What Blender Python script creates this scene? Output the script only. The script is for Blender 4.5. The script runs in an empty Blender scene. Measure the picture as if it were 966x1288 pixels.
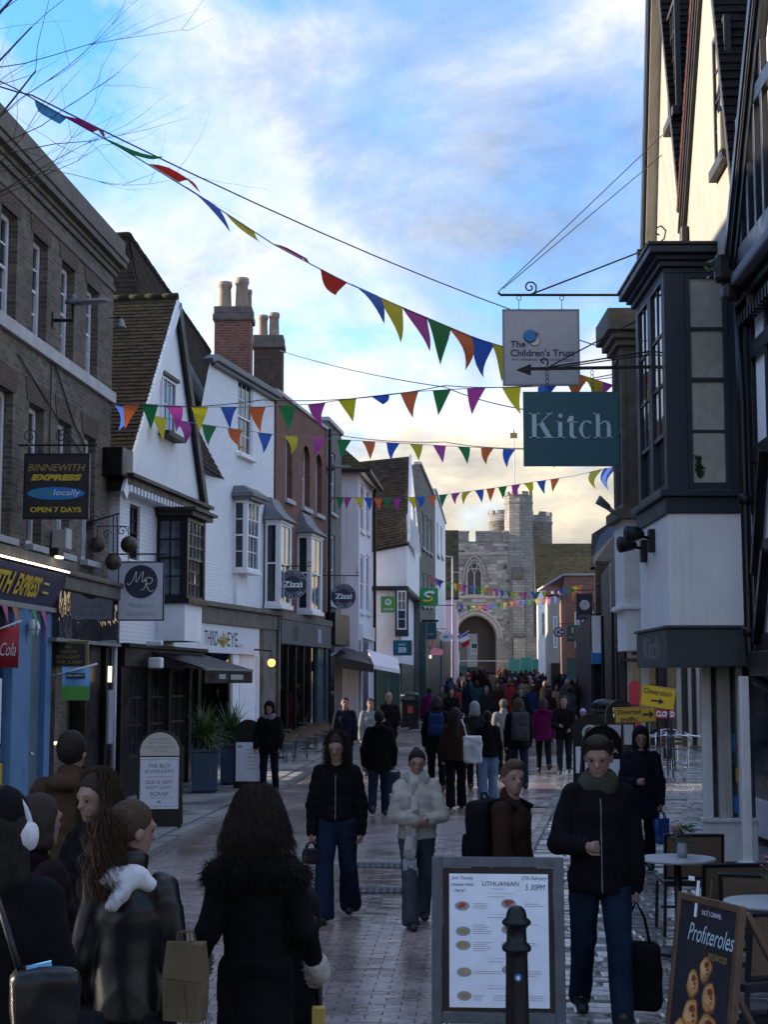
import bpy,math,random
import numpy as np
from mathutils import Vector,Matrix
random.seed(7); RNG = np.random.default_rng(11)
SC = bpy.context.scene
COL = SC.collection
R = math.radians
# ------------------------------------------------------------------ camera
FPX = 1934.0            # focal length in photo pixels (photo 966 x 1288)
CAMZ = 2.10
PITCH = math.atan((858 - 644)/FPX)
cam_d = bpy.data.cameras.new('camera')
cam = bpy.data.objects.new('camera',cam_d); COL.objects.link(cam)
cam.location = (0,0,CAMZ)
cam.rotation_euler = (math.pi/2 + PITCH,0,0)
cam_d.sensor_fit = 'VERTICAL'; cam_d.sensor_height = 24.0
cam_d.lens = FPX*24.0/1288.0
cam_d.clip_start = 0.1; cam_d.clip_end = 5000
SC.camera = cam
# ------------------------------------------------------------------ light
SUN_EL,SUN_AZ = R(17),math.atan2(-0.965,0.26)      # azimuth from +Y towards +X (sun ahead, to the left)
world = bpy.data.worlds.new('World'); SC.world = world; world.use_nodes = True
SKY_STRENGTH,CLOUD_GAIN = 0.15,1.0
def build_world():
    nt = world.node_tree; N = nt.nodes; L = nt.links
    for n in list(N): N.remove(n)
    out = N.new('ShaderNodeOutputWorld'); bg = N.new('ShaderNodeBackground')
    sky = N.new('ShaderNodeTexSky'); sky.sky_type = 'NISHITA'; sky.sun_disc = False
    sky.sun_elevation = SUN_EL; sky.sun_rotation = SUN_AZ; sky.air_density = 1.0; sky.dust_density = 0.1; sky.ozone_density = 6.0
    tc = N.new('ShaderNodeTexCoord'); sep = N.new('ShaderNodeSeparateXYZ'); L.new(tc.outputs['Generated'],sep.inputs[0])
    def math_(op,a,b=None):
        m = N.new('ShaderNodeMath'); m.operation = op
        for i,q in enumerate((a,b)):
            if q is None: continue
            if isinstance(q,(int,float)): m.inputs[i].default_value = q
            else: L.new(q,m.inputs[i])
        return m.outputs[0]
    zz = math_('ADD',math_('MAXIMUM',sep.outputs[2],0.0),0.55)
    px = math_('DIVIDE',sep.outputs[0],zz); py = math_('DIVIDE',sep.outputs[1],zz)
    cmb = N.new('ShaderNodeCombineXYZ'); L.new(px,cmb.inputs[0]); L.new(py,cmb.inputs[1])
    cmb.inputs[2].default_value = 3.1
    def noise(scale,detail,rough,off,dist=0.0):
        mp = N.new('ShaderNodeMapping'); mp.inputs['Location'].default_value = off
        L.new(cmb.outputs[0],mp.inputs[0])
        n = N.new('ShaderNodeTexNoise'); n.inputs['Scale'].default_value = scale; n.inputs['Detail'].default_value = detail
        n.inputs['Roughness'].default_value = rough; n.inputs['Distortion'].default_value = dist
        L.new(mp.outputs[0],n.inputs['Vector']); return n.outputs['Fac']
    def ramp(f,stops):
        r = N.new('ShaderNodeValToRGB'); L.new(f,r.inputs[0]); e = r.color_ramp.elements
        while len(e) > 1: e.remove(e[-1])
        e[0].position,e[0].color = stops[0]
        for p,c in stops[1:]:
            q = e.new(p); q.color = c
        return r.outputs[0]
    g = lambda v: (v,v,v,1)
    big = noise(1.9,12,0.58,CLOUD_OFF,0.5)
    fine = noise(8.0,8,0.6,(3.3,1.7,0.4),0.3)
    mixf = math_('ADD',math_('MULTIPLY',big,0.70),math_('MULTIPLY',fine,0.30))
    mixf = math_('ADD',mixf,math_('MULTIPLY',math_('MAXIMUM',math_('SUBTRACT',0.33,sep.outputs[2]),0.0),0.48))      # the layer closes up towards the horizon
    mask = ramp(mixf,[(0.45,g(0.0)),(0.52,g(0.5)),(0.61,g(0.95))])
    shade = ramp(noise(3.6,11,0.62,(8.1,4.2,2.0),0.4),[(0.38,(0.24,0.28,0.36,1)),(0.50,(0.46,0.49,0.55,1)),(0.60,(0.80,0.75,0.68,1))])
    # clouds low in the sky are lit warmer (low sun)
    warm = ramp(sep.outputs[2],[(0.02,(2.1,1.62,1.0,1)),(0.13,(1.85,1.5,1.02,1)),(0.21,(1.25,1.14,1.0,1)),(0.30,(1.0,1.0,1.0,1)),(1.0,(1.0,1.0,1.0,1))])
    cc = N.new('ShaderNodeMixRGB'); cc.blend_type = 'MULTIPLY'; cc.inputs[0].default_value = 1
    L.new(shade,cc.inputs[1]); L.new(warm,cc.inputs[2])
    gain = N.new('ShaderNodeMixRGB'); gain.blend_type = 'MULTIPLY'; gain.inputs[0].default_value = 1
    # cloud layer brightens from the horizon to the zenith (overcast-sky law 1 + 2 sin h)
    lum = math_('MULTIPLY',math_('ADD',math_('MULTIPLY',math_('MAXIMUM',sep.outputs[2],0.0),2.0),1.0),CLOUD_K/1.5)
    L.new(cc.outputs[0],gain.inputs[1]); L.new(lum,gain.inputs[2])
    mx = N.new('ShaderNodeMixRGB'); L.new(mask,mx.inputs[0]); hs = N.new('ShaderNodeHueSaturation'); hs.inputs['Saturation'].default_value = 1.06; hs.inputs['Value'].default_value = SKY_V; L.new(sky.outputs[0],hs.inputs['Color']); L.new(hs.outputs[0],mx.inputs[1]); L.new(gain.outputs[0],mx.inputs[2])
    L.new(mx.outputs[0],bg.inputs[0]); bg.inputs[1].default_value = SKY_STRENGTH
    L.new(bg.outputs[0],out.inputs[0])
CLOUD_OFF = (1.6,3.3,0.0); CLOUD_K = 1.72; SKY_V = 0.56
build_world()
sun_d = bpy.data.lights.new('sun','SUN'); sun = bpy.data.objects.new('sun',sun_d); COL.objects.link(sun)
sun_d.energy = 2.0; sun_d.angle = R(0.6); sun_d.color = (1.0,0.84,0.64)
_sd = Vector((math.sin(SUN_AZ)*math.cos(SUN_EL),math.cos(SUN_AZ)*math.cos(SUN_EL),math.sin(SUN_EL)))
sun.rotation_euler = _sd.to_track_quat('Z','Y').to_euler(); sun.location = _sd*60
vs = SC.view_settings; vs.view_transform = 'Standard'; vs.look = 'None'; vs.gamma = 1.0; vs.use_curve_mapping = False
vs.exposure = 2.4
SC.cycles.use_denoising = True
SC.cycles.max_bounces = 6; SC.cycles.diffuse_bounces = 3; SC.cycles.glossy_bounces = 3; SC.cycles.transparent_max_bounces = 10
SC.cycles.caustics_reflective = False; SC.cycles.caustics_refractive = False

# ------------------------------------------------------------------ helpers
def W(px,py,Y):
    """photo pixel at forward distance Y -> world point"""
    u = (px - 483)/FPX; v = (644 - py)/FPX
    dy = math.cos(PITCH) - v*math.sin(PITCH); dz = math.sin(PITCH) + v*math.cos(PITCH)
    s = Y/dy
    return Vector((u*s,Y,CAMZ + dz*s))
def WX(px,Y): return W(px,858,Y).x
def gz(Y):
    t = max(0.0,Y - 26.0)
    return 0.0157*(math.sqrt(t*t + 36) - 6)
def tag(o,label=None,cat=None,group=None,kind=None):
    if label: o['label'] = label
    if cat: o['category'] = cat
    if group: o['group'] = group
    if kind: o['kind'] = kind
    return o
def thing(name,label,cat,loc=(0,0,0),rotz=0.0,group=None):
    o = bpy.data.objects.new(name,None); COL.objects.link(o); o.empty_display_size = 0.2
    o.location = loc; o.rotation_euler = (0,0,rotz)
    return tag(o,label,cat,group)
def link(name,me,mat=None,parent=None,loc=None,rot=None):
    o = bpy.data.objects.new(name,me); COL.objects.link(o)
    if mat is not None and not me.materials: me.materials.append(mat)
    if parent: o.parent = parent
    if loc is not None: o.location = loc
    if rot is not None: o.rotation_euler = rot
    return o
class MB:
    def __init__(s): s.v = []; s.f = []; s.mi = []; s.cur = 0
    def add(s,vs,fs):
        b = len(s.v); s.v.extend([tuple(p) for p in vs])
        for f in fs: s.f.append(tuple(b + i for i in f)); s.mi.append(s.cur)
        return s
    def quad(s,*p): return s.add(p,[tuple(range(len(p)))])
    def box(s,x0,x1,y0,y1,z0,z1):
        x0,x1 = sorted((x0,x1)); y0,y1 = sorted((y0,y1)); z0,z1 = sorted((z0,z1))
        return s.add([(x0,y0,z0),(x1,y0,z0),(x1,y1,z0),(x0,y1,z0),(x0,y0,z1),(x1,y0,z1),(x1,y1,z1),(x0,y1,z1)],
                     [(3,2,1,0),(4,5,6,7),(0,1,5,4),(1,2,6,5),(2,3,7,6),(3,0,4,7)])
    def hexa(s,a,b):
        """two quads a (bottom, ccw from above) and b (top)"""
        return s.add(list(a) + list(b),[(3,2,1,0),(4,5,6,7),(0,1,5,4),(1,2,6,5),(2,3,7,6),(3,0,4,7)])
    def bar(s,a,b,w,h,up=(0,0,1)):
        """rectangular bar from a to b, w across, h along up"""
        a = Vector(a); b = Vector(b); d = (b - a).normalized(); u = Vector(up)
        if abs(d.dot(u)) > 0.97: u = Vector((1,0,0))
        r = d.cross(u).normalized(); u = r.cross(d).normalized()
        q = [(-1,-1),(1,-1),(1,1),(-1,1)]
        vs = [p + r*(i*w/2) + u*(j*h/2) for p in (a,b) for i,j in q]
        return s.add(vs,[(0,1,2,3),(7,6,5,4),(4,5,1,0),(5,6,2,1),(6,7,3,2),(7,4,0,3)])
    def tube(s,pts,r,n=6,cap=True):
        pts = [Vector(p) for p in pts]; m = len(pts)
        rs = r if isinstance(r,(list,tuple)) else [r]*m
        vs = []; prev = None
        for i,p in enumerate(pts):
            d = (pts[min(i + 1,m - 1)] - pts[max(i - 1,0)]).normalized()
            if prev is None:
                a = Vector((0,0,1)) if abs(d.z) < 0.9 else Vector((1,0,0)); x = d.cross(a).normalized()
            else:
                x = (prev - d*prev.dot(d)); x = x.normalized() if x.length > 1e-6 else d.orthogonal().normalized()
            prev = x; y = d.cross(x)
            for k in range(n):
                t = 2*math.pi*k/n; vs.append(p + (x*math.cos(t) + y*math.sin(t))*rs[i])
        fs = [(i*n + k,i*n + (k + 1) % n,(i + 1)*n + (k + 1) % n,(i + 1)*n + k) for i in range(m - 1) for k in range(n)]
        if cap: fs += [tuple(range(n - 1,-1,-1)),tuple(range((m - 1)*n,m*n))]
        return s.add(vs,fs)
    def lathe(s,prof,n=16,c=(0,0,0),cap=True):
        vs = [(c[0] + r*math.cos(2*math.pi*k/n),c[1] + r*math.sin(2*math.pi*k/n),c[2] + z) for r,z in prof for k in range(n)]
        m = len(prof)
        fs = [(i*n + k,i*n + (k + 1) % n,(i + 1)*n + (k + 1) % n,(i + 1)*n + k) for i in range(m - 1) for k in range(n)]
        if cap: fs += [tuple(range(n - 1,-1,-1)),tuple(range((m - 1)*n,m*n))]
        return s.add(vs,fs)
    def prism(s,poly,y0,y1):
        """polygon of (x, z), ccw seen from -y, extruded from y0 (front) to y1"""
        n = len(poly); vs = [(x,y0,z) for x,z in poly] + [(x,y1,z) for x,z in poly]
        fs = [tuple(range(n)),tuple(range(2*n - 1,n - 1,-1))] + [(i + n,(i + 1) % n + n,(i + 1) % n,i) for i in range(n)]
        return s.add(vs,fs)
    def slab(s,pts,th):
        """polygon in 3-D given thickness th along its normal (pts = outer face)"""
        P = [Vector(p) for p in pts]; nrm = (P[1] - P[0]).cross(P[2] - P[0]).normalized(); n = len(P)
        vs = P + [p - nrm*th for p in P]
        fs = [tuple(range(n)),tuple(range(2*n - 1,n - 1,-1))] + [(i,i + n,(i + 1) % n + n,(i + 1) % n) for i in range(n)]
        return s.add(vs,fs)
    def mesh(s,name,smooth=False):
        me = bpy.data.meshes.new(name); me.from_pydata(s.v,[],s.f); me.update()
        if smooth: me.polygons.foreach_set('use_smooth',[True]*len(me.polygons))
        return me
    def build(s,name,mat,parent=None,smooth=False,loc=None,rot=None,bevel=0.0,kind=None):
        me = s.mesh(name,smooth)
        ms = mat if isinstance(mat,(list,tuple)) else [mat]
        for m in ms: me.materials.append(m)
        if len(ms) > 1: me.polygons.foreach_set('material_index',s.mi)
        o = link(name,me,None,parent,loc,rot)
        if bevel:
            b = o.modifiers.new('bevel','BEVEL'); b.width = bevel; b.segments = 2; b.limit_method = 'ANGLE'; b.angle_limit = R(40)
        if kind: o['kind'] = kind
        return o
def struct(o): o['kind'] = 'structure'; return o
class Fac:
    """facade frame: local x along the wall, local -y towards the street, z up"""
    def __init__(s,A,B):
        s.A = Vector((A[0],A[1])); s.B = Vector((B[0],B[1])); s.L = (s.B - s.A).length
        s.t = (s.B - s.A)/s.L; s.n = Vector((-s.t.y,s.t.x))     # n = inward (+y)
        s.rot = math.atan2(s.t.y,s.t.x)
    def loc(s,u,y,z):
        p = s.A + s.t*u + s.n*y; return Vector((p.x,p.y,z))
    def uz(s,px,py,y=0.0):
        d = W(px,py,1.0) - Vector((0,0,CAMZ)); d2 = Vector((d.x,d.y)); o = s.A + s.n*y
        k = o.dot(s.n)/d2.dot(s.n); p = d2*k
        return (p - o).dot(s.t),CAMZ + d.z*k
    def u(s,px,y=0.0): return s.uz(px,800,y)[0]
    def z(s,px,py,y=0.0): return s.uz(px,py,y)[1]
    def root(s,name,label,cat,group=None,z=0.0):
        return thing(name,label,cat,(s.A.x,s.A.y,z),s.rot,group)
def wall_open(mb,u0,u1,z0,z1,ops,y=0.0,depth=0.16):
    us = sorted({u0,u1} | {min(max(v,u0),u1) for o in ops for v in o[:2]}); zs = sorted({z0,z1} | {min(max(v,z0),z1) for o in ops for v in o[2:4]})
    for i in range(len(us) - 1):
        for j in range(len(zs) - 1):
            cu,cz = (us[i] + us[i + 1])/2,(zs[j] + zs[j + 1])/2
            if any(o[0] < cu < o[1] and o[2] < cz < o[3] for o in ops): continue
            mb.quad((us[i],y,zs[j]),(us[i + 1],y,zs[j]),(us[i + 1],y,zs[j + 1]),(us[i],y,zs[j + 1]))
    for a,b,c,d in [o[:4] for o in ops]:
        a = max(a,u0); b = min(b,u1); Y = y + depth
        mb.quad((a,y,c),(a,y,d),(a,Y,d),(a,Y,c)); mb.quad((b,y,d),(b,y,c),(b,Y,c),(b,Y,d))
        mb.quad((a,y,d),(b,y,d),(b,Y,d),(a,Y,d)); mb.quad((b,y,c),(a,y,c),(a,Y,c),(b,Y,c))
def shell(mb,u0,u1,y1,z0,z1):
    """sides, back and top of a block whose front is built separately"""
    mb.quad((u0,0,z0),(u0,0,z1),(u0,y1,z1),(u0,y1,z0)); mb.quad((u1,0,z1),(u1,0,z0),(u1,y1,z0),(u1,y1,z1))
    mb.quad((u1,y1,z0),(u0,y1,z0),(u0,y1,z1),(u1,y1,z1)); mb.quad((u0,0,z1),(u1,0,z1),(u1,y1,z1),(u0,y1,z1))
_panes = {}
def pane(parent,u0,u1,z0,z1,y,gmat,name='pane'):
    w,h = u1 - u0,z1 - z0; key = (round(w,3),round(h,3),gmat.name)
    if key not in _panes:
        m = MB(); m.box(-w/2,w/2,0,0.008,-h/2,h/2); me = m.mesh('pane'); me.materials.append(gmat); _panes[key] = me
    return link(name,_panes[key],None,parent,((u0 + u1)/2,y,(z0 + z1)/2),(random.uniform(-.006,.006),0,random.uniform(-.006,.006)))
def window(root,u0,u1,z0,z1,y,mat,gmat,nx=2,nz=(2,2),fr=0.06,bar=0.025,sash=True,sill=None,sillmat=None,M=None,name='window'):
    """window whose outer face is at local y; nz = rows of panes in the upper and lower sash; M maps local (x, y, z)"""
    mb = MB(); rails = []
    mb.box(u0,u0 + fr,y,y + 0.07,z0,z1); mb.box(u1 - fr,u1,y,y + 0.07,z0,z1)
    mb.box(u0 + fr,u1 - fr,y,y + 0.07,z1 - fr,z1); mb.box(u0 + fr,u1 - fr,y,y + 0.07,z0,z0 + fr*1.2)
    a,b,c,d = u0 + fr,u1 - fr,z0 + fr*1.2,z1 - fr
    panes = []
    if sash and len(nz) == 2:
        mid = c + (d - c)*nz[1]/(nz[0] + nz[1]); secs = [(c,mid,nz[1],y + 0.045),(mid,d,nz[0],y + 0.018)]
        mb.box(a,b,y + 0.012,y + 0.066,mid - 0.022,mid + 0.022)
    else: secs = [(c,d,nz[0] if isinstance(nz,tuple) else nz,y + 0.02)]
    for zc,zd,n,yy in secs:
        for k in range(1,n):
            zz = zc + (zd - zc)*k/n; mb.box(a,b,yy - 0.006,yy + 0.022,zz - bar/2,zz + bar/2)
        for k in range(1,nx):
            uu = a + (b - a)*k/nx; mb.box(uu - bar/2,uu + bar/2,yy - 0.004,yy + 0.02,zc,zd)
        for i in range(nx):
            for k in range(n):
                panes.append((a + (b - a)*i/nx,a + (b - a)*(i + 1)/nx,zc + (zd - zc)*k/n,zc + (zd - zc)*(k + 1)/n,yy + 0.01))
    w = mb.build(name,mat,root)
    if M is not None: w.matrix_local = M
    for p in panes: pane(w,*p,gmat)
    if sill:
        s = MB(); s.box(u0 - 0.06,u1 + 0.06,y - sill,y + 0.05,z0 - 0.10,z0 - 0.002); so = s.build('sill',sillmat or mat,w,bevel=0.008)
    return w
def text_mesh(txt,size,bold=0.0,shear=0.0,align='CENTER',spacing=1.0,depth=0.0):
    cu = bpy.data.curves.new('lettering','FONT'); cu.body = txt; cu.size = size; cu.shear = shear; cu.align_x = align; cu.align_y = 'CENTER'
    cu.offset = bold; cu.space_character = spacing; cu.extrude = depth; cu.resolution_u = 3
    o = bpy.data.objects.new('lettering_tmp',cu); COL.objects.link(o)
    dg = bpy.context.evaluated_depsgraph_get(); me = bpy.data.meshes.new_from_object(o.evaluated_get(dg))
    bpy.data.objects.remove(o); bpy.data.curves.remove(cu); return me
def text(parent,txt,size,loc,mat,rot=(math.pi/2,0,0),fit=None,**kw):
    """flat lettering in a local x-z plane, read from -y; fit = (width, height) stretches it to a box"""
    me = text_mesh(txt,size,**kw)
    if fit and len(me.vertices):
        co = np.array([v.co[:] for v in me.vertices]); mn,mx = co.min(0),co.max(0); c = (mn + mx)/2
        sx = fit[0]/max(mx[0] - mn[0],1e-6); sy = fit[1]/max(mx[1] - mn[1],1e-6) if fit[1] else sx
        for v in me.vertices: v.co = ((v.co.x - c[0])*sx,(v.co.y - c[1])*sy,v.co.z)
    me.materials.append(mat); o = link('lettering',me,None,parent,loc,rot); return o
# ------------------------------------------------------------------ materials
MATS = {}
class NT:
    def __init__(s,name):
        s.m = bpy.data.materials.new(name); s.m.use_nodes = True; s.nt = s.m.node_tree; s.N = s.nt.nodes; s.L = s.nt.links
        s.b = s.N['Principled BSDF']; s.tc = s.N.new('ShaderNodeTexCoord')
    def node(s,t,**kw):
        n = s.N.new(t)
        for k,v in kw.items():
            if k in n.inputs.keys():
                if hasattr(v,'links') or isinstance(v,bpy.types.NodeSocket): s.L.new(v,n.inputs[k])
                else: n.inputs[k].default_value = v
            else: setattr(n,k,v)
        return n
    def lk(s,a,b): s.L.new(a,b)
    def obj(s,scale=(1,1,1),loc=(0,0,0)):
        mp = s.node('ShaderNodeMapping'); mp.inputs['Scale'].default_value = scale; mp.inputs['Location'].default_value = loc
        s.lk(s.tc.outputs['Object'],mp.inputs[0]); return mp.outputs[0]
    def wallco(s,su=1.0,sv=1.0):
        """brick coordinates: (x + y, z)"""
        sp = s.node('ShaderNodeSeparateXYZ'); s.lk(s.tc.outputs['Object'],sp.inputs[0])
        a = s.node('ShaderNodeMath',operation='ADD'); s.lk(sp.outputs[0],a.inputs[0]); s.lk(sp.outputs[1],a.inputs[1])
        c = s.node('ShaderNodeCombineXYZ'); s.lk(a.outputs[0],c.inputs[0]); s.lk(sp.outputs[2],c.inputs[1])
        mp = s.node('ShaderNodeMapping'); mp.inputs['Scale'].default_value = (su,sv,1); s.lk(c.outputs[0],mp.inputs[0]); return mp.outputs[0]
    def noise(s,co,scale,detail=5,rough=0.55,dist=0.0):
        n = s.node('ShaderNodeTexNoise'); n.inputs['Scale'].default_value = scale; n.inputs['Detail'].default_value = detail
        n.inputs['Roughness'].default_value = rough; n.inputs['Distortion'].default_value = dist; s.lk(co,n.inputs['Vector']); return n.outputs['Fac']
    def ramp(s,f,stops):
        r = s.node('ShaderNodeValToRGB'); s.lk(f,r.inputs[0]); e = r.color_ramp.elements
        while len(e) > 1: e.remove(e[-1])
        c4 = lambda c: (c,c,c,1) if isinstance(c,(int,float)) else tuple(c) + (1,)
        e[0].position,e[0].color = stops[0][0],c4(stops[0][1])
        for p,c in stops[1:]:
            q = e.new(p); q.color = c4(c)
        return r.outputs[0]
    def mix(s,f,a,b,mode='MIX'):
        m = s.node('ShaderNodeMixRGB',blend_type=mode)
        for i,q in enumerate((f,a,b)):
            if isinstance(q,bpy.types.NodeSocket): s.lk(q,m.inputs[i])
            elif i == 0: m.inputs[0].default_value = q
            else: m.inputs[i].default_value = (q,q,q,1) if isinstance(q,(int,float)) else tuple(q) + (1,)
        return m.outputs[0]
    def bump(s,h,strength=0.5,dist=0.02,prev=None):
        b = s.node('ShaderNodeBump'); b.inputs['Strength'].default_value = strength; b.inputs['Distance'].default_value = dist
        s.lk(h,b.inputs['Height'])
        if prev: s.lk(prev,b.inputs['Normal'])
        return b.outputs[0]
    def done(s,col=None,rough=None,nrm=None,metal=0.0,spec=0.5):
        for q,k in ((col,'Base Color'),(rough,'Roughness'),(nrm,'Normal')):
            if q is None: continue
            if isinstance(q,bpy.types.NodeSocket): s.lk(q,s.b.inputs[k])
            elif k == 'Base Color': s.b.inputs[k].default_value = tuple(q) + (1,)
            else: s.b.inputs[k].default_value = q
        s.b.inputs['Metallic'].default_value = metal; s.b.inputs['Specular IOR Level'].default_value = spec
        MATS[s.m.name] = s.m; return s.m
def paint(name,c,rough=0.5,var=0.25,scale=3.0,bump=0.15,bscale=60,metal=0.0,streak=True,spec=0.5,dirt=(0.10,0.09,0.08),dirtamt=0.35):
    """painted / rendered surface with grime, streaks and fine relief"""
    t = NT(name); co = t.obj(); n1 = t.noise(co,scale,6,0.6)
    col = t.mix(t.ramp(n1,[(0.35,0.0),(0.7,1.0)]),tuple(x*(1 - var) for x in c),tuple(min(1,x*(1 + var*0.35)) for x in c))
    if streak:
        n2 = t.noise(t.obj((9,9,0.5)),1.2,4,0.6)
        col = t.mix(t.ramp(n2,[(0.52,0.0),(0.78,dirtamt)]),col,dirt)
    n3 = t.noise(co,bscale,4,0.6)
    rr = t.ramp(n1,[(0.3,max(0.02,rough - 0.12)),(0.7,min(1,rough + 0.12))])
    return t.done(col,rr,t.bump(n3,bump,0.01),metal,spec)
def brick(name,c1,c2,mortar,bw=0.225,bh=0.075,ms=0.010,rough=0.85,bump=0.8,var=0.5,painted=False,soot=0.5):
    t = NT(name); co = t.wallco()
    b = t.node('ShaderNodeTexBrick'); t.lk(co,b.inputs['Vector']); b.inputs['Scale'].default_value = 1.0
    b.inputs['Brick Width'].default_value = bw; b.inputs['Row Height'].default_value = bh; b.inputs['Mortar Size'].default_value = ms
    b.inputs['Mortar Smooth'].default_value = 0.3; b.inputs['Bias'].default_value = 0.0
    b.inputs['Color1'].default_value = tuple(c1) + (1,); b.inputs['Color2'].default_value = tuple(c2) + (1,); b.inputs['Mortar'].default_value = tuple(mortar) + (1,)
    o = t.obj(); n = t.noise(o,6,6,0.6); n2 = t.noise(o,0.7,5,0.6)
    col = t.mix(0.55,b.outputs['Color'],t.mix(1.0,b.outputs['Color'],t.ramp(n,[(0.25,0.85),(0.75,1.08)] if painted else [(0.25,0.35),(0.75,1.3)]),'MULTIPLY'))
    col = t.mix(t.ramp(n2,[(0.42,0.0),(0.75,soot)]),col,tuple(0.25*x for x in c1) if not painted else (0.30,0.30,0.31))
    nb = t.noise(o,45,4,0.6)
    inv = t.mix(1.0,(1,1,1),b.outputs['Fac'],'SUBTRACT')
    h = t.mix(0.25,inv,nb)
    return t.done(col,rough,t.bump(h,bump,0.012))
def tile_mat(name,c1,c2,moss=(0.12,0.115,0.02),mossamt=0.6):
    t = NT(name); o = t.obj(); g = t.node('ShaderNodeNewGeometry')
    r = t.ramp(g.outputs['Random Per Island'],[(0.0,tuple(x*0.55 for x in c1)),(0.35,c1),(0.7,c2),(1.0,tuple(x*0.7 for x in c2))])
    n = t.noise(o,0.9,6,0.65); n2 = t.noise(o,7,5,0.6)
    mk = t.mix(1.0,t.ramp(n,[(0.42,0.0),(0.68,mossamt)]),t.ramp(n2,[(0.35,0.2),(0.62,1.0)]),'MULTIPLY')
    col = t.mix(mk,t.mix(0.5,r,t.mix(1.0,r,t.ramp(n2,[(0.3,0.5),(0.7,1.3)]),'MULTIPLY')),moss)
    return t.done(col,0.85,t.bump(t.noise(o,40,4),0.5,0.01),0,0.12)
def flat(name,c,rough=0.6,metal=0.0,spec=0.5,var=0.12,bscale=120,bump=0.1):
    t = NT(name); o = t.obj(); n = t.noise(o,9,4)
    col = t.mix(t.ramp(n,[(0.3,0.0),(0.7,1.0)]),tuple(x*(1 - var) for x in c),tuple(min(1,x*(1 + var)) for x in c))
    return t.done(col,rough,t.bump(t.noise(o,bscale,3),bump,0.006) if bump else None,metal,spec)
def fabric(name,c,rough=0.9,var=0.3,sheen=0.0,bscale=90,bump=0.35,spec=0.10):
    t = NT(name); o = t.obj(); n = t.noise(o,5,5); w = t.noise(o,bscale,3)
    col = t.mix(t.ramp(n,[(0.3,0.0),(0.7,1.0)]),tuple(x*(1 - var) for x in c),tuple(min(1,x*(1 + var)) for x in c))
    m = t.done(col,rough,t.bump(w,bump,0.006,t.bump(t.noise(o,14,4),bump,0.012)),0,spec)
    t.b.inputs['Sheen Weight'].default_value = sheen; t.b.inputs['Sheen Roughness'].default_value = 0.5
    return m
def emit(name,c,s):
    m = bpy.data.materials.new(name); m.use_nodes = True; b = m.node_tree.nodes['Principled BSDF']
    b.inputs['Base Color'].default_value = tuple(c) + (1,); b.inputs['Emission Color'].default_value = tuple(c) + (1,); b.inputs['Emission Strength'].default_value = s
    MATS[name] = m; return m
def glass_dark(name,c=(0.012,0.015,0.018),rough=0.04,wob=0.12):
    t = NT(name); o = t.obj(); n = t.noise(o,1.3,3); n2 = t.noise(o,3.0,3)
    col = t.mix(t.ramp(n2,[(0.4,0.0),(0.7,1.0)]),c,tuple(x*2.2 for x in c))
    return t.done(col,rough,t.bump(n,wob,0.03),0,0.6)
def glass_clear(name,tint=(0.98,0.99,0.99)):
    m = bpy.data.materials.new(name); m.use_nodes = True; nt = m.node_tree; N = nt.nodes; L = nt.links
    N.remove(N['Principled BSDF']); out = N['Material Output']; tr = N.new('ShaderNodeBsdfTransparent'); gl = N.new('ShaderNodeBsdfGlossy'); mx = N.new('ShaderNodeMixShader'); fr = N.new('ShaderNodeFresnel')
    tr.inputs[0].default_value = tuple(tint) + (1,); gl.inputs['Roughness'].default_value = 0.02; fr.inputs[0].default_value = 1.5
    L.new(fr.outputs[0],mx.inputs[0]); L.new(tr.outputs[0],mx.inputs[1]); L.new(gl.outputs[0],mx.inputs[2]); L.new(mx.outputs[0],out.inputs[0])
    MATS[name] = m; return m
brick('brick_dark',(0.20,0.150,0.105),(0.085,0.070,0.058),(0.19,0.175,0.15),soot=0.6)
brick('brick_red',(0.26,0.085,0.05),(0.17,0.06,0.04),(0.22,0.17,0.13),soot=0.35)
brick('brick_chimney',(0.30,0.09,0.055),(0.20,0.065,0.045),(0.26,0.20,0.16),bw=0.23,bh=0.08,ms=0.014,soot=0.3)
brick('brick_brown',(0.12,0.07,0.045),(0.07,0.045,0.032),(0.12,0.10,0.085))
brick('brick_white',(0.88,0.88,0.89),(0.83,0.84,0.85),(0.72,0.73,0.75),painted=True,soot=0.08,bump=0.6,rough=0.7)
brick('brick_far',(0.34,0.13,0.08),(0.26,0.10,0.06),(0.30,0.22,0.17),soot=0.25)
brick('flint_grey',(0.20,0.19,0.17),(0.12,0.115,0.105),(0.22,0.21,0.19),bw=0.16,bh=0.10,ms=0.02)
brick('stone_gate',(0.38,0.36,0.31),(0.26,0.245,0.215),(0.18,0.17,0.15),bw=0.55,bh=0.26,ms=0.025,bump=1.0,soot=0.5)
tile_mat('tile_moss',(0.044,0.031,0.024),(0.030,0.024,0.020),(0.052,0.050,0.012),0.8)
tile_mat('tile_brown',(0.060,0.041,0.030),(0.040,0.030,0.024),(0.052,0.050,0.012),0.45)
tile_mat('tile_olive',(0.080,0.068,0.040),(0.058,0.050,0.032),(0.085,0.080,0.022),0.8)
tile_mat('tile_dark',(0.045,0.042,0.042),(0.03,0.028,0.03),mossamt=0.1)
tile_mat('tile_red',(0.22,0.06,0.04),(0.15,0.045,0.035),mossamt=0.1)
paint('white_render',(0.88,0.88,0.88),0.75,0.08,1.6,0.35,35,dirtamt=0.12)
paint('rough_cast',(0.82,0.82,0.82),0.85,0.10,2.5,2.5,17,dirtamt=0.12)
paint('cream_render',(0.36,0.33,0.27),0.75,0.15,1.6,0.3,35)
paint('pink_render',(0.80,0.75,0.79),0.7,0.1,1.6,0.25,35)
paint('lilac_render',(0.50,0.42,0.56),0.7,0.1,1.6,0.25,35)
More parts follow.
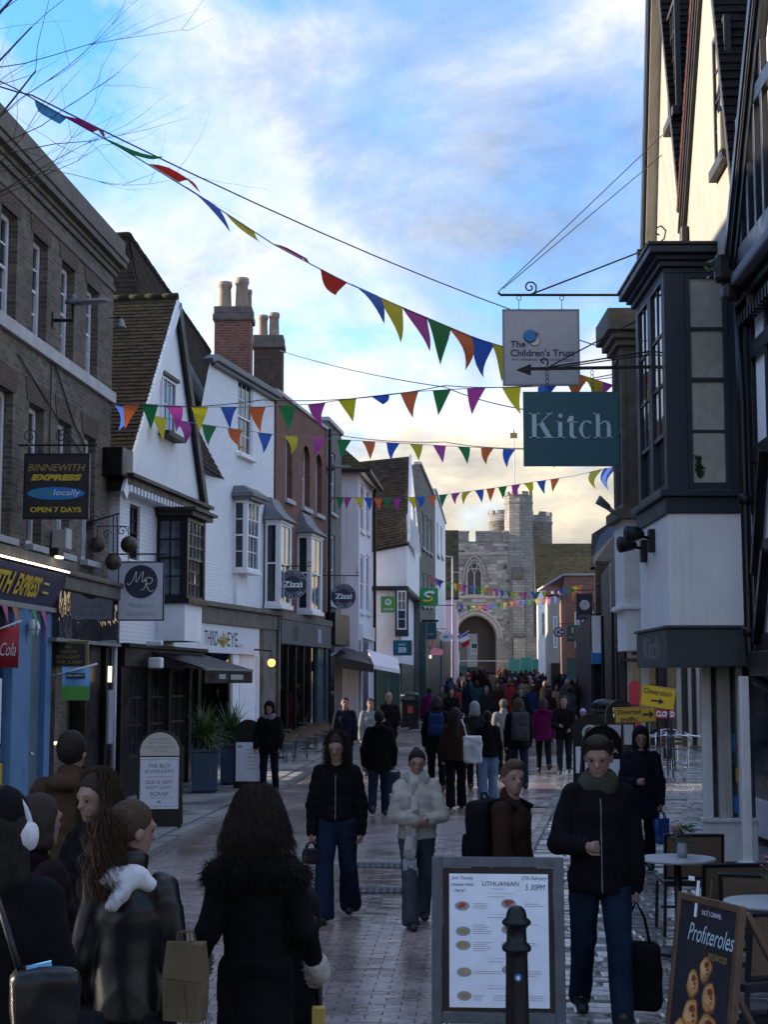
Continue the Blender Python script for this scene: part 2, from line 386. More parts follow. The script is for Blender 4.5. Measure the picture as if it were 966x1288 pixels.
paint('white_paint',(0.80,0.81,0.83),0.4,0.12,4,0.1,70,dirtamt=0.2)
paint('black_paint',(0.006,0.0065,0.008),0.35,0.3,4,0.2,25,dirt=(0.025,0.025,0.025),dirtamt=0.25,spec=0.3)
paint('slate_paint',(0.024,0.036,0.050),0.45,0.15,3,0.15,60,dirt=(0.06,0.065,0.07),dirtamt=0.2,spec=0.35)
paint('slate_fascia',(0.045,0.058,0.065),0.5,0.15,3,0.1,60,dirt=(0.09,0.095,0.10),dirtamt=0.2)
paint('teal_paint',(0.012,0.050,0.072),0.4,0.2,3,0.1,60,dirtamt=0.15)
paint('blue_paint',(0.085,0.21,0.40),0.45,0.12,3,0.1,60,dirtamt=0.2)
paint('blue_grey',(0.075,0.115,0.165),0.5,0.12,3,0.1,60,dirtamt=0.2)
paint('grey_fascia',(0.075,0.08,0.088),0.6,0.15,3,0.1,60)
paint('green_paint',(0.012,0.055,0.048),0.4,0.2,3,0.1,60,dirtamt=0.15)
paint('timber_dark',(0.014,0.012,0.011),0.55,0.4,5,0.6,18,dirt=(0.07,0.06,0.05),dirtamt=0.3)
paint('timber_grey',(0.15,0.125,0.10),0.75,0.4,5,0.6,18,dirt=(0.15,0.13,0.10),dirtamt=0.5)
paint('timber_brown',(0.115,0.060,0.028),0.5,0.35,6,0.4,24,dirtamt=0.3)
paint('board_frame',(0.105,0.110,0.118),0.6,0.3,6,0.5,20,dirt=(0.04,0.04,0.04),dirtamt=0.5)
paint('stone_trim',(0.40,0.385,0.35),0.8,0.2,3,0.5,40)
paint('stone_pale',(0.50,0.50,0.50),0.75,0.2,2,0.4,40)
paint('stone_dirty',(0.17,0.15,0.125),0.85,0.4,3,0.7,30,dirt=(0.05,0.06,0.03),dirtamt=0.5)
paint('lead',(0.15,0.16,0.175),0.55,0.3,4,0.3,30)
paint('terracotta',(0.38,0.29,0.22),0.8,0.3,5,0.4,40)
paint('iron',(0.007,0.0075,0.009),0.45,0.3,8,0.4,80,streak=False,spec=0.3)
paint('bollard_black',(0.006,0.0065,0.008),0.4,0.3,8,0.3,60,dirt=(0.03,0.03,0.03),spec=0.35)
paint('grey_metal',(0.22,0.23,0.25),0.45,0.15,6,0.1,60,metal=0.3)
paint('planter_blue',(0.012,0.045,0.095),0.45,0.2,4,0.2,40)
flat('steel',(0.55,0.57,0.60),0.28,1.0)
flat('cord_grey',(0.20,0.20,0.21),0.8)
flat('wire',(0.03,0.03,0.035),0.6)
flat('brass_ball',(0.075,0.058,0.038),0.45,0.6,var=0.35)
for n_,c_ in dict(flag_blue=(0.03,0.10,0.42),flag_orange=(0.60,0.13,0.035),flag_green=(0.02,0.17,0.05),flag_magenta=(0.38,0.05,0.26),flag_yellow=(0.52,0.44,0.02),flag_red=(0.50,0.03,0.02),
                   flag_plum=(0.22,0.02,0.10),flag_pink=(0.60,0.18,0.34),flag_peach=(0.62,0.26,0.16),flag_mint=(0.12,0.42,0.26),flag_sky=(0.08,0.30,0.55)).items():
    m_ = flat(n_,c_,0.75,var=0.08,bump=0); b_ = m_.node_tree.nodes['Principled BSDF']; b_.inputs['Transmission Weight'].default_value = 0.0
    # thin cloth lets some light through
    nt_ = m_.node_tree; tl_ = nt_.nodes.new('ShaderNodeBsdfTranslucent'); mx_ = nt_.nodes.new('ShaderNodeMixShader'); mx_.inputs[0].default_value = 0.45
    tl_.inputs[0].default_value = tuple(min(1,1.5*x) for x in c_) + (1,)
    nt_.links.new(b_.outputs[0],mx_.inputs[1]); nt_.links.new(tl_.outputs[0],mx_.inputs[2]); nt_.links.new(mx_.outputs[0],nt_.nodes['Material Output'].inputs[0])
for n_,c_ in dict(sign_black=(0.012,0.012,0.014),sign_white=(0.62,0.64,0.68),sign_grey=(0.42,0.43,0.45),sign_teal=(0.008,0.085,0.105),sign_navy=(0.022,0.025,0.075),sign_green=(0.12,0.36,0.045),sign_subgreen=(0.01,0.26,0.075),
                   sign_cyan=(0.008,0.16,0.24),sign_yellow=(0.62,0.42,0.015),sign_amber=(0.50,0.31,0.03),sign_red=(0.42,0.02,0.03),ink_gold=(0.40,0.28,0.05),ink_yellow=(0.62,0.46,0.03),ink_black=(0.015,0.015,0.02),ink_white=(0.78,0.79,0.80),
                   ink_blue=(0.02,0.20,0.50),ink_pale=(0.45,0.60,0.62),ink_grey=(0.28,0.29,0.32),ink_navy=(0.02,0.028,0.06),ink_green=(0.10,0.34,0.05),ink_red=(0.5,0.05,0.04),ink_sky=(0.16,0.42,0.68),ink_plum=(0.10,0.03,0.10),gold_frame=(0.22,0.16,0.055),paper=(0.82,0.84,0.88),cream_card=(0.66,0.62,0.50)).items():
    flat(n_,c_,0.5,var=0.06,bump=0.04)
glass_dark('glass'); glass_dark('glass_soft',(0.05,0.06,0.07),0.06); glass_dark('glass_shop',(0.012,0.014,0.018),0.03,0.05); glass_clear('glass_clear')
glass_dark('mirror_black',(0.02,0.02,0.024),0.02,0.35)
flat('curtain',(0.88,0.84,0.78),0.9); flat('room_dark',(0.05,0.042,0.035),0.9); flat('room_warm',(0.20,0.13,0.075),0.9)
emit('lamp_warm',(1.0,0.42,0.08),0.7); emit('lamp_white',(1.0,0.93,0.75),0.7); emit('lamp_red',(1.0,0.08,0.06),1.5); emit('lamp_soft',(1.0,0.75,0.42),0.5)
class _Mats:
    def __getattr__(s,k): return MATS[k]
    __getitem__ = __getattr__
M = _Mats()
# wet stone and brick paving
def wet(name,cols,rough=(0.12,0.5),wetscale=0.55,spec=0.5):
    t = NT(name); g = t.node('ShaderNodeNewGeometry'); o = t.obj()
    r = t.ramp(g.outputs['Random Per Island'],[(i/(len(cols) - 1),c) for i,c in enumerate(cols)])
    n = t.noise(o,22,5); w = t.noise(o,wetscale,5,0.6,0.6)
    col = t.mix(1.0,r,t.ramp(n,[(0.3,0.65),(0.7,1.2)]),'MULTIPLY')
    wm = t.ramp(w,[(0.38,1.0),(0.60,0.0)])
    col = t.mix(wm,col,t.mix(1.0,col,0.55,'MULTIPLY'))
    rr = t.ramp(w,[(0.36,rough[0]),(0.62,rough[1])])
    return t.done(col,rr,t.bump(t.noise(o,35,4),0.35,0.008),0,spec)
wet('paving_brick',[(0.29,0.225,0.215),(0.34,0.27,0.255),(0.39,0.32,0.295),(0.32,0.265,0.255)],(0.05,0.30),0.35)
wet('paving_slab',[(0.27,0.27,0.275),(0.33,0.325,0.325),(0.38,0.375,0.37),(0.30,0.30,0.31)],(0.12,0.5))
wet('paving_sett',[(0.22,0.22,0.225),(0.28,0.275,0.27),(0.34,0.33,0.32),(0.20,0.20,0.205)],(0.03,0.22),0.6)
wet('joint',[(0.085,0.08,0.078),(0.10,0.092,0.088)],(0.10,0.5))
wet('kerb_stone',[(0.24,0.24,0.24),(0.30,0.30,0.30)],(0.25,0.6))
# ------------------------------------------------------------------ ground, road, pavements
def lerp_tab(tab,y):
    if y <= tab[0][0]:
        (a,xa),(b,xb) = tab[0],tab[1]; return xa + (xb - xa)*(y - a)/(b - a)
    for (a,xa),(b,xb) in zip(tab,tab[1:]):
        if y <= b: return xa + (xb - xa)*(y - a)/(b - a)
    (a,xa),(b,xb) = tab[-2],tab[-1]; return xa + (xb - xa)*(y - a)/(b - a)
T_L = [(4,-3.86),(21,-2.87),(28.6,-2.34),(40,-1.5),(48,-0.45),(58,1.0),(80,3.0),(110,5.2),(140,7.6)]
T_R = [(4,-0.54),(9.4,0.28),(28.6,3.2),(45,5.3),(80,7.9),(110,10.2),(140,12.4)]
XL = lambda y: lerp_tab(T_L,y)
XR = lambda y: lerp_tab(T_R,y)
def strip(y0,y1,n,fa,fb,dz,nx=1):
    m = MB()
    for i in range(n):
        ya,yb = y0 + (y1 - y0)*i/n,y0 + (y1 - y0)*(i + 1)/n
        m.quad((fa(ya),ya,gz(ya) + dz),(fb(ya),ya,gz(ya) + dz),(fb(yb),yb,gz(yb) + dz),(fa(yb),yb,gz(yb) + dz))
    return m
g = MB(); ys = [-200,-40,0,10,20,26,30,35,40,50,60,80,100,120,140,160,220,400,1500]
for a,b in zip(ys,ys[1:]):
    za,zb = gz(min(a,160)) - 0.06,gz(min(b,160)) - 0.06
    g.quad((-1200,a,za),(1200,a,za),(1200,b,zb),(-1200,b,zb))
struct(g.build('ground',M.joint))
road = struct(strip(-6,150,104,XL,XR,-0.014).build('road',M.joint))
PLAN = 0.055   # kerb step
pav_l = struct(strip(-6,150,104,lambda y: XL(y) - 6.0,lambda y: XL(y),PLAN - 0.012).build('pavement_left',M.joint))
pav_r = struct(strip(-6,150,104,XR,lambda y: XR(y) + 9.0,-0.018).build('pavement_right',M.joint))
def block(m,c,ux,hx,hy,z0,z1,inset,tilt=0.0,dome=0.0):
    """paving block: footprint hx x hy, along ux; top inset for the joint"""
    vx = Vector((ux.x,ux.y,0)); vy = Vector((-ux.y,ux.x,0)); c = Vector(c)
    ta,tb = random.uniform(-tilt,tilt),random.uniform(-tilt,tilt)
    bot = [c + vx*sx*hx + vy*sy*hy + Vector((0,0,z0)) for sx,sy in ((-1,-1),(1,-1),(1,1),(-1,1))]
    top = [c + vx*sx*(hx - inset) + vy*sy*(hy - inset) + Vector((0,0,z1 + ta*sx + tb*sy)) for sx,sy in ((-1,-1),(1,-1),(1,1),(-1,1))]
    if dome <= 0:
        return m.add(bot + top,[(4,5,6,7),(0,1,5,4),(1,2,6,5),(2,3,7,6),(3,0,4,7)])
    t2 = [c + vx*sx*(hx - inset - dome*1.6) + vy*sy*(hy - inset - dome*1.6) + Vector((0,0,z1 + dome*0.5 + ta*sx + tb*sy)) for sx,sy in ((-1,-1),(1,-1),(1,1),(-1,1))]
    m.add(bot + top + t2,[(8,9,10,11),(0,1,5,4),(1,2,6,5),(2,3,7,6),(3,0,4,7),(4,5,9,8),(5,6,10,9),(6,7,11,10),(7,4,8,11)])
    return m
bm_ = MB(); y = 7.0; row = 0; lane = Vector((0.994,-0.06,0)).normalized()
while y < 62:
    st,wd = (0.106,0.212) if y < 34 else (0.16,0.32)
    a,b = XL(y) + 0.20,XR(y) - 0.12; x = a + (0.5*wd if row % 2 else 0)
    while x < b - 0.05:
        w2 = min(wd,b - x)
        xm = x + w2/2; yy = y - 0.06*(xm - a) + 0.012*math.sin(xm*2.1 + y*0.7)
        block(bm_,(xm,yy,gz(yy)),lane,w2/2,st/2,-0.03,random.gauss(0,0.0009),0.004,0.0013)
        x += wd
    y += st; row += 1
bm_.build('brick',M.paving_brick,road,kind='stuff')
far = strip(61,150,60,lambda y: XL(y) + 0.2,lambda y: XR(y) - 0.1,-0.004); far.build('paving_course',M.paving_brick,road,kind='stuff')
# kerb stones (left) and edging stones (right)
y = 8.0
while y < 62:
    ln = random.uniform(0.75,1.05); d = Vector((XL(y + ln) - XL(y),ln,0)).normalized(); c = (XL(y + ln/2) + 0.02,y + ln/2,gz(y + ln/2))
    m = MB(); block(m,c,d,ln/2 - 0.004,0.10,-0.05,PLAN + random.gauss(0,0.003),0.008,0.002); m.build('kerb_stone',M.kerb_stone,pav_l)
    y += ln
y = 7.0
while y < 40:
    ln = random.uniform(0.3,0.6); d = Vector((XR(y + ln) - XR(y),ln,0)).normalized(); c = (XR(y + ln/2) - 0.03,y + ln/2,gz(y + ln/2))
    m = MB(); block(m,c,d,ln/2 - 0.006,0.08,-0.05,random.gauss(0,0.003),0.01,0.002,0.008); m.build('edging_stone',M.paving_sett,pav_r)
    y += ln
# left slabs
y = 11.0; row = 0
while y < 47:
    dp = random.choice((0.45,0.6,0.6)); x1 = XL(y) - 0.12; x = x1
    while x > XL(y) - 2.5:
        w = random.uniform(0.5,0.95); m = MB()
        block(m,(x - w/2,y + dp/2,gz(y + dp/2)),Vector((0.998,-0.05,0)),w/2 - 0.004,dp/2 - 0.003,-0.03,PLAN + random.gauss(0,0.002),0.006,0.002)
        m.build('paving_slab',M.paving_slab,pav_l); x -= w
    y += dp; row += 1
# right setts: nearest ones are single pieces, the rest one part
rest = MB(); y = 7.2; n = 0
while y < 48:
    dp = random.uniform(0.15,0.26)*(1.0 if y < 24 else 1.5); x = XR(y) + 0.06; xe = 3.9 if y < 22.5 else 8.5
    while x < xe:
        w = random.uniform(0.22,0.52)*(1.0 if y < 24 else 1.5)
        m = MB() if n < 290 and y > 9 else rest
        yy = y + dp/2 - 0.05*(x - XR(y)) + 0.02*math.sin(3*x + y)
        block(m,(x + w/2,yy,gz(yy)),Vector((0.998,-0.05 + random.gauss(0,0.02),0)),w/2 - 0.006,dp/2 - 0.006,-0.04,random.gauss(-0.004,0.004),0.010,0.004,0.012)
        if m is not rest: m.build('sett',M.paving_sett,pav_r); n += 1
        x += w
    y += dp
rest.build('sett_paving',M.paving_sett,pav_r,kind='stuff')
# drain covers let into the lane
def cover(px,py,w,d):
    Y = 2.1*FPX/(py - 858); x = WX(px,Y); m = MB(); m.box(-w/2,w/2,-d/2,d/2,-0.012,0.004)
    k = int(w/0.07)
    for i in range(k):
        for j in range(max(1,int(d/0.09))):
            m.box(-w/2 + 0.035 + i*0.07 - 0.018,-w/2 + 0.035 + i*0.07 + 0.018,-d/2 + 0.045 + j*0.09 - 0.03,-d/2 + 0.045 + j*0.09 + 0.03,0.004,0.011)
    m.build('drain_cover',M.iron,road,loc=(x,Y,gz(Y) + 0.002))
cover(478,1083,0.85,0.5); cover(478,1113,0.75,0.42); cover(660,1012,1.1,0.3)
# roof tiling helper ---------------------------------------------------
def tiles(mb,P00,P10,P01,P11,gauge=0.10,tw=0.165,th=0.016,clip=None,jit=0.006):
    """cover the quad P00-P10 (eave, left to right seen from outside) to P01-P11 (top) with lapped tiles"""
    A,B,C,D = [Vector(p) for p in (P00,P10,P01,P11)]
    up = ((C + D)/2 - (A + B)/2).length; nr = max(1,int(up/gauge)); nrm = (B - A).cross(C - A).normalized()
    if nrm.length == 0: return
    for i in range(nr):
        t0,t1 = i/nr,min(1.0,(i + 1.35)/nr)
        L0,R0 = A.lerp(C,t0),B.lerp(D,t0); L1,R1 = A.lerp(C,t1),B.lerp(D,t1); wl = (R0 - L0).length; nc = int(wl/tw) + 1
        off = (0.5 if i % 2 else 0.0)
        for k in range(-1,nc + 1):
            s0,s1 = (k + off)*tw/max(wl,1e-6),(k + 1 + off)*tw/max(wl,1e-6) - 0.006/max(wl,1e-6)
            s0,s1 = max(0,s0),min(1,s1)
            if s1 - s0 < 0.004/max(wl,1e-6): continue
            h = th + random.uniform(0,jit)
            p0,p1 = L0.lerp(R0,s0),L0.lerp(R0,s1); q0,q1 = L1.lerp(R1,s0),L1.lerp(R1,s1)
            dj = (C - A).normalized()*random.uniform(-jit,jit)
            vs = [p0 + nrm*h + dj,p1 + nrm*h + dj,q1 + nrm*0.004,q0 + nrm*0.004,p0 + dj,p1 + dj]
            mb.add(vs,[(0,1,2,3),(4,5,1,0),(5,2,1),(4,0,3)])
def ridge_tiles(mb,a,b,r=0.075,ln=0.32):
    a = Vector(a); b = Vector(b); n = max(1,int((b - a).length/ln))
    for i in range(n):
        p,q = a.lerp(b,i/n),a.lerp(b,(i + 0.985)/n); rr = r + random.uniform(0,0.012)
        mb.tube([p,q],[rr,rr*0.94],8)
# ------------------------------------------------------------------ left side of the street
def frame4(mb,u0,u1,z0,z1,y,w,d):
    mb.box(u0,u0 + w,y,y + d,z0,z1); mb.box(u1 - w,u1,y,y + d,z0,z1); mb.box(u0 + w,u1 - w,y,y + d,z1 - w,z1); mb.box(u0 + w,u1 - w,y,y + d,z0,z0 + w)
def one(name,mat,parent,*boxes,**kw):
    m = MB()
    for b in boxes: m.box(*b)
    return m.build(name,mat,parent,**kw)
def cornice(parent,u0,u1,z,prof,mat,name='cornice',wrap0=0.0,wrap1=0.0):
    """stacked mouldings: prof = [(projection, z0, z1)] relative to z"""
    m = MB()
    for p,a,b in prof: m.box(u0 - (p if wrap0 else 0),u1 + (p if wrap1 else 0),-p,0.05,z + a,z + b)
    return m.build(name,mat,parent,bevel=0.012)

def tpx(parent,F,txt,p0,p1,y,z,h,mat,rot=(math.pi/2,0,0),**kw):
    a,b = F.u(p0,y),F.u(p1,y); return text(parent,txt,0.4,((a + b)/2,y,z),mat,rot=rot,fit=(b - a,h),**kw)
# ===== brick house with the corner shop (nearest on the left)
F1 = Fac((-6.40,9.0),(-4.86,27.0))
B1 = F1.root('brick_building','tall dark brick building with tall white sash windows and stone band, nearest on the left','building')
zt = F1.z(136,318); zband = F1.z(133,489); zf = F1.z(62,716); L1 = F1.L
u0 = F1.u(28.8); ww = F1.u(48) - u0; sp = (F1.u(99.6) - u0)/2
w2a,w2b = zband + 0.02,F1.z(48,299); w1a,w1b = F1.z(51,690),F1.z(48,512)
ops2,ops1 = [],[]
for k in range(-3,3):
    a = u0 + k*sp; ops2.append((a,a + ww,w2a,w2b)); ops1.append((a,a + ww,w1a,w1b))
m = MB(); wall_open(m,0,L1,zf,zt - 0.35,ops1 + ops2,0,0.24); shell(m,0,L1,8,zf,zt - 0.35); m.quad((0,0.25,0),(L1,0.25,0),(L1,0.25,zf),(0,0.25,zf))
m.quad((L1,0,0),(L1,8,0),(L1,8,zf),(L1,0,zf)); m.quad((0,8,0),(0,0,0),(0,0,zf),(0,8,zf))
m.build('wall',M.brick_dark,B1)
cornice(B1,0,L1,zt,[(0.03,-0.62,-0.52),(0.05,-0.34,-0.24),(0.09,-0.24,-0.16),(0.19,-0.16,-0.05),(0.22,-0.05,0.06),(0.16,0.06,0.34)],M.stone_dirty,wrap1=1)
one('parapet_roof',M.lead,B1,(0,L1,0.0,8,zt + 0.02,zt + 0.10))
one('sill_band',M.stone_pale,B1,(-0.1,L1 + 0.07,-0.07,0.04,zband - 0.20,zband),bevel=0.01)
for a,b,c,d in ops2: window(B1,a + 0.01,b - 0.01,c + 0.01,d - 0.01,0.13,M.white_paint,M.glass,2,(2,2),fr=0.075,bar=0.03)
for a,b,c,d in ops1: window(B1,a + 0.01,b - 0.01,c + 0.01,d - 0.01,0.13,M.white_paint,M.glass,2,(2,2),fr=0.075,bar=0.03,sill=0.26,sillmat=M.stone_pale)
for a,b,c,d in ops2 + ops1:      # flat gauged-brick arches
    m = MB(); m.hexa([(a - 0.1,-0.012,d),(b + 0.1,-0.012,d),(b + 0.1,0.03,d),(a - 0.1,0.03,d)],[(a - 0.22,-0.012,d + 0.34),(b + 0.22,-0.012,d + 0.34),(b + 0.22,0.03,d + 0.34),(a - 0.22,0.03,d + 0.34)]); m.build('brick_arch',M.brick_brown,B1)
ledge = one('ledge',M.stone_dirty,B1,(0,F1.u(72),-0.30,0.06,zf - 0.02,zf + 0.12),bevel=0.02)
ua = F1.u(60); zfb = F1.z(60,762,-0.25)
# corner-shop front
sh = MB(); sh.hexa([(2,-0.12,zfb),(ua - 0.1,-0.12,zfb),(ua - 0.1,0.05,zfb),(2,0.05,zfb)],[(2,-0.30,zf - 0.1),(ua - 0.1,-0.30,zf - 0.1),(ua - 0.1,0.05,zf - 0.1),(2,0.05,zf - 0.1)])
fa = sh.build('shop_fascia',M.sign_navy,B1)
ang = math.atan2(0.18,zf - 0.1 - zfb)
zc = (zfb + zf - 0.1)/2
ra_ = (math.pi/2 + ang,0,0)
tpx(fa,F1,'EXPRESS',18,48,-0.225,zc - 0.01,0.31,M.ink_yellow,ra_,bold=0.015,shear=0.15)
tpx(fa,F1,'BINNEWITH',-60,14,-0.225,zc - 0.01,0.31,M.ink_yellow,ra_,bold=0.015,shear=0.15)
one('fascia_print',M.ink_gold,fa,(F1.u(51,-.22),F1.u(58,-.22),-0.232,-0.2,zc - 0.08,zc - 0.05)); one('fascia_print',M.ink_gold,fa,(F1.u(51,-.22),F1.u(58,-.22),-0.25,-0.2,zc + 0.05,zc + 0.08))
one('fascia_edge',M.grey_metal,fa,(2,ua - 0.06,-0.16,0.06,zfb - 0.07,zfb - 0.003))
for p,q in ((-40,24),(27,54)):
    t = one('strip_light',M.lamp_white,fa,(F1.u(p),F1.u(q),-0.39,-0.365,zf - 0.08,zf - 0.055)); 
def col_box(px0,px1,y0,y1,z0,z1,F=F1): return (F.u(px0,y0),F.u(px1,y0),y0,y1,z0,z1)
one('pilaster',M.blue_paint,B1,(F1.u(8),F1.u(31),-0.10,0.2,PLAN,zfb - 0.05),(F1.u(7),F1.u(32),-0.14,0.2,PLAN,0.3),bevel=0.01)
one('pilaster',M.blue_paint,B1,(F1.u(50),F1.u(57),-0.10,0.2,PLAN,zfb - 0.05),bevel=0.01)
dp = one('shop_door',M.blue_grey,B1,(F1.u(31),F1.u(50),-0.02,0.1,PLAN,zfb - 0.05),bevel=0.01)
m = MB(); m.tube([(F1.u(33),-0.02,1.08),(F1.u(33),-0.10,1.08),(F1.u(35),-0.12,1.05)],0.018,8); m.build('handle',M.steel,dp)
sw = one('shop_window',M.glass_shop,B1,(2.0,F1.u(8),0.04,0.06,0.55,zfb - 0.05))
one('stall_riser',M.blue_paint,B1,(2.0,F1.u(8),-0.05,0.2,PLAN,0.55))
one('poster',M.paper,sw,(F1.u(-8),F1.u(4),0.005,0.03,1.25,2.15)); one('poster',M.sign_yellow,sw,(F1.u(1),F1.u(7),0.0,0.03,0.68,0.98)); one('poster',M.paper,sw,(F1.u(-8),F1.u(4),0.005,0.03,0.62,1.2))
# security light, floodlights, cctv
m = MB(); m.box(-0.13,0.13,-0.2,0,-0.16,0.16); m.box(-0.15,0.15,-0.24,-0.2,-0.14,0.18); m.build('junction_box',M.stone_pale,B1,loc=(F1.u(63),-0.02,F1.z(63,679)),bevel=0.01)
m = MB(); m.lathe([(0.02,0.12),(0.05,0.10),(0.075,0.06),(0.09,0.0),(0.085,-0.04)],14); m.lathe([(0.075,-0.03),(0.07,-0.07),(0.045,-0.11),(0.0,-0.125)],14); m.build('camera_dome',M.white_paint,B1,smooth=True,loc=(F1.u(42,-0.2),-0.2,F1.z(42,789,-0.2)))
fl = one('flood_light',M.iron,B1,(F1.u(38) - 0.1,F1.u(38) + 0.16,-0.42,-0.28,zf + 0.13,zf + 0.25)); one('lens',M.lamp_white,fl,(F1.u(38) - 0.08,F1.u(38) + 0.14,-0.425,-0.36,zf + 0.10,zf + 0.13))
# pawnbroker's front
ub = F1.u(139,-0.18); z0m,z1m = F1.z(72,802,-0.18),F1.z(72,741,-0.18)
one('fascia_cornice',M.stone_dirty,B1,(ua - 0.05,L1 + 0.12,-0.28,0.05,z1m + 0.003,z1m + 0.22),(ua - 0.05,L1 + 0.16,-0.34,0.05,z1m + 0.22,z1m + 0.30),bevel=0.02)
mf = one('mirror_fascia',M.mirror_black,B1,(F1.u(73,-0.2),L1 + 0.1,-0.2,0.05,z0m,z1m))
one('fascia_edge',M.grey_metal,mf,(F1.u(70,-0.22),L1 + 0.12,-0.23,0.05,z0m - 0.06,z0m - 0.003))
one('pilaster',M.black_paint,B1,(F1.u(58),F1.u(66),-0.06,0.2,PLAN,z1m),bevel=0.01)
one('pilaster',M.black_paint,B1,(F1.u(106),F1.u(124),-0.04,0.2,PLAN,z0m - 0.07),bevel=0.01); one('pilaster',M.black_paint,B1,(F1.u(127),L1 - 0.02,-0.10,0.2,PLAN,z0m - 0.07),bevel=0.01)
rm = MB(); ra,rb,rd = F1.u(66),F1.u(106),2.2
rm.quad((ra,0.2,0.07),(rb,0.2,0.07),(rb,rd,0.07),(ra,rd,0.07)); rm.quad((ra,0.22,0),(ra,rd,0),(ra,rd,2.6),(ra,0.22,2.6)); rm.quad((rb,rd,0),(rb,0.22,0),(rb,0.22,2.6),(rb,rd,2.6)); rm.quad((ra,rd,0),(rb,rd,0),(rb,rd,2.6),(ra,rd,2.6))
rm.build('doorway',M.room_dark,B1)
one('shelf',M.lamp_soft,B1,(ra + 0.1,ra + 0.9,0.14,0.19,1.12,1.16)); one('shelf',M.room_warm,B1,(ra + 0.05,ra + 1.0,0.10,0.24,0.95,1.10)); one('display_light',M.lamp_soft,B1,(ra + 0.1,ra + 0.13,0.16,0.2,1.6,2.0)); one('display_light',M.lamp_soft,B1,(ra + 0.55,ra + 0.58,0.16,0.2,1.65,1.95))
m = MB(); m.tube([(L1 - 0.02,-0.16,0.06),(L1 - 0.02,-0.16,z0m - 0.06)],0.04,10); m.build('drain_pipe',M.stone_pale,B1,smooth=True)
one('notice_board',M.ink_grey,B1,(F1.u(124),F1.u(130),-0.2,-0.16,F1.z(128,937,-0.2),F1.z(128,868,-0.2)))
one('wall_lamp',M.lamp_soft,B1,(F1.u(136,-0.2) - 0.03,F1.u(136,-0.2) + 0.04,-0.26,-0.21,F1.z(136,858,-0.2),F1.z(136,838,-0.2)))
# wall cables
m = MB()
for a in ([(63,455),(60,560),(64,640)],[(66,455),(90,530),(105,560)],[(20,445),(60,510),(104,575)]):
    m.tube([F1.loc(0,0,0)*0 + Vector((F1.uz(p,q)[0],-0.02,F1.uz(p,q)[1])) for p,q in a],0.012,4)
m.build('cable',M.wire,B1)

# ===== gabled house with the black oriel
F2 = Fac((-4.72,27.25),(-3.92,32.4)); L2 = F2.L
B2 = F2.root('gabled_house','white gabled house with mossy tiled roof and black oriel window above black pub front','building')
JE = -0.14
zg,za = F2.z(152,598,JE),F2.z(217,378,JE); zj = zg - 0.02
uap = F2.u(212,JE); uL = F2.u(150,JE); uR = F2.u(252,JE)
slope = (za - zg)/(uap - uL)
m = MB(); m.prism([(uL,zg),(uR,zg),(uap,za)],JE,0.2); gab = m.build('gable',M.white_render,B2)
nb,zl,zm,zfl = F2.u(160),F2.z(160,702),F2.z(160,632),2.72
m = MB(); wall_open(m,0,L2,zfl,zg,[(nb,F2.u(173),zl,zm)],0,0.14); shell(m,0,L2,6.5,0,zg); m.build('wall',M.brick_white,B2)
window(B2,nb,F2.u(173),zl,zm,0.05,M.black_paint,M.glass,1,(2,2),fr=0.05)
# roof: two tiled slopes, ridge square to the street
yb = 5.5; eL,eR = uL - 0.22,uR + 0.06; zeL,zeR = za - slope*(uap - eL) + 0.06,za - slope*(eR - uap)*(uap - uL)/(uR - uap)*0 - (za - zg)/(uR - uap)*(eR - uap) + 0.06
zr = za + 0.10; yf = JE - 0.08
rf = MB(); rf.slab([(eL,yb,zeL),(eL,yf,zeL),(uap,yf,zr),(uap,yb,zr)],0.09); rf.slab([(eR,yf,zeR),(eR,yb,zeR),(uap,yb,zr),(uap,yf,zr)],0.09); roof2 = rf.build('roof',M.timber_dark,B2)
tm = MB(); tiles(tm,(eL,yb,zeL + 0.01),(eL,yf,zeL + 0.01),(uap,yb,zr + 0.01),(uap,yf,zr + 0.01),0.105,0.17); tm.build('roof_tile',M.tile_moss,roof2,kind='stuff')
tm = MB(); tiles(tm,(eR,yf,zeR + 0.01),(eR,yb,zeR + 0.01),(uap,yf,zr + 0.01),(uap,yb,zr + 0.01),0.105,0.17); tm.build('roof_tile',M.tile_brown,roof2,kind='stuff')
rt = MB(); ridge_tiles(rt,(uap,yf,zr + 0.0),(uap,yb,zr + 0.0)); rt.build('ridge_tile',M.tile_moss,roof2,smooth=True,kind='stuff')
for s,(ue,ze) in enumerate(((eL,zeL),(eR,zeR))):
    m = MB(); d = Vector((uap - ue,0,zr - ze)).normalized(); nn = Vector((-d.z,0,d.x)) if s == 0 else Vector((d.z,0,-d.x))*-1
    dn = Vector((0,0,-1)); a = Vector((ue,yf - 0.02,ze - 0.14)); b = Vector((uap,yf - 0.02,zr - 0.16)); m.bar(a,b,0.06,0.22,(0,0,1)); m.build('barge_board',M.white_paint if s == 0 else M.timber_dark,roof2)
gw0,gw1,gz0,gz1 = F2.u(196,JE),F2.u(214,JE),F2.z(200,541,JE),F2.z(200,470,JE)
w = window(B2,gw0,gw1,gz0,gz1,JE - 0.05,M.white_paint,M.glass,3,(2,),fr=0.06,sash=False)
one('sill',M.timber_dark,w,(gw0 - 0.08,gw1 + 0.1,JE - 0.22,JE,gz0 - 0.10,gz0 - 0.003)); one('lintel',M.timber_dark,w,(gw0 - 0.06,gw1 + 0.06,JE - 0.10,JE,gz1 + 0.003,gz1 + 0.07))
one('jetty',M.timber_dark,B2,(uL - 0.1,uR + 0.05,JE - 0.14,0.1,zg - 0.16,zg + 0.02),(uL - 0.1,uR + 0.1,JE - 0.24,0.1,zg - 0.02,zg + 0.045))
m = MB(); k = 0
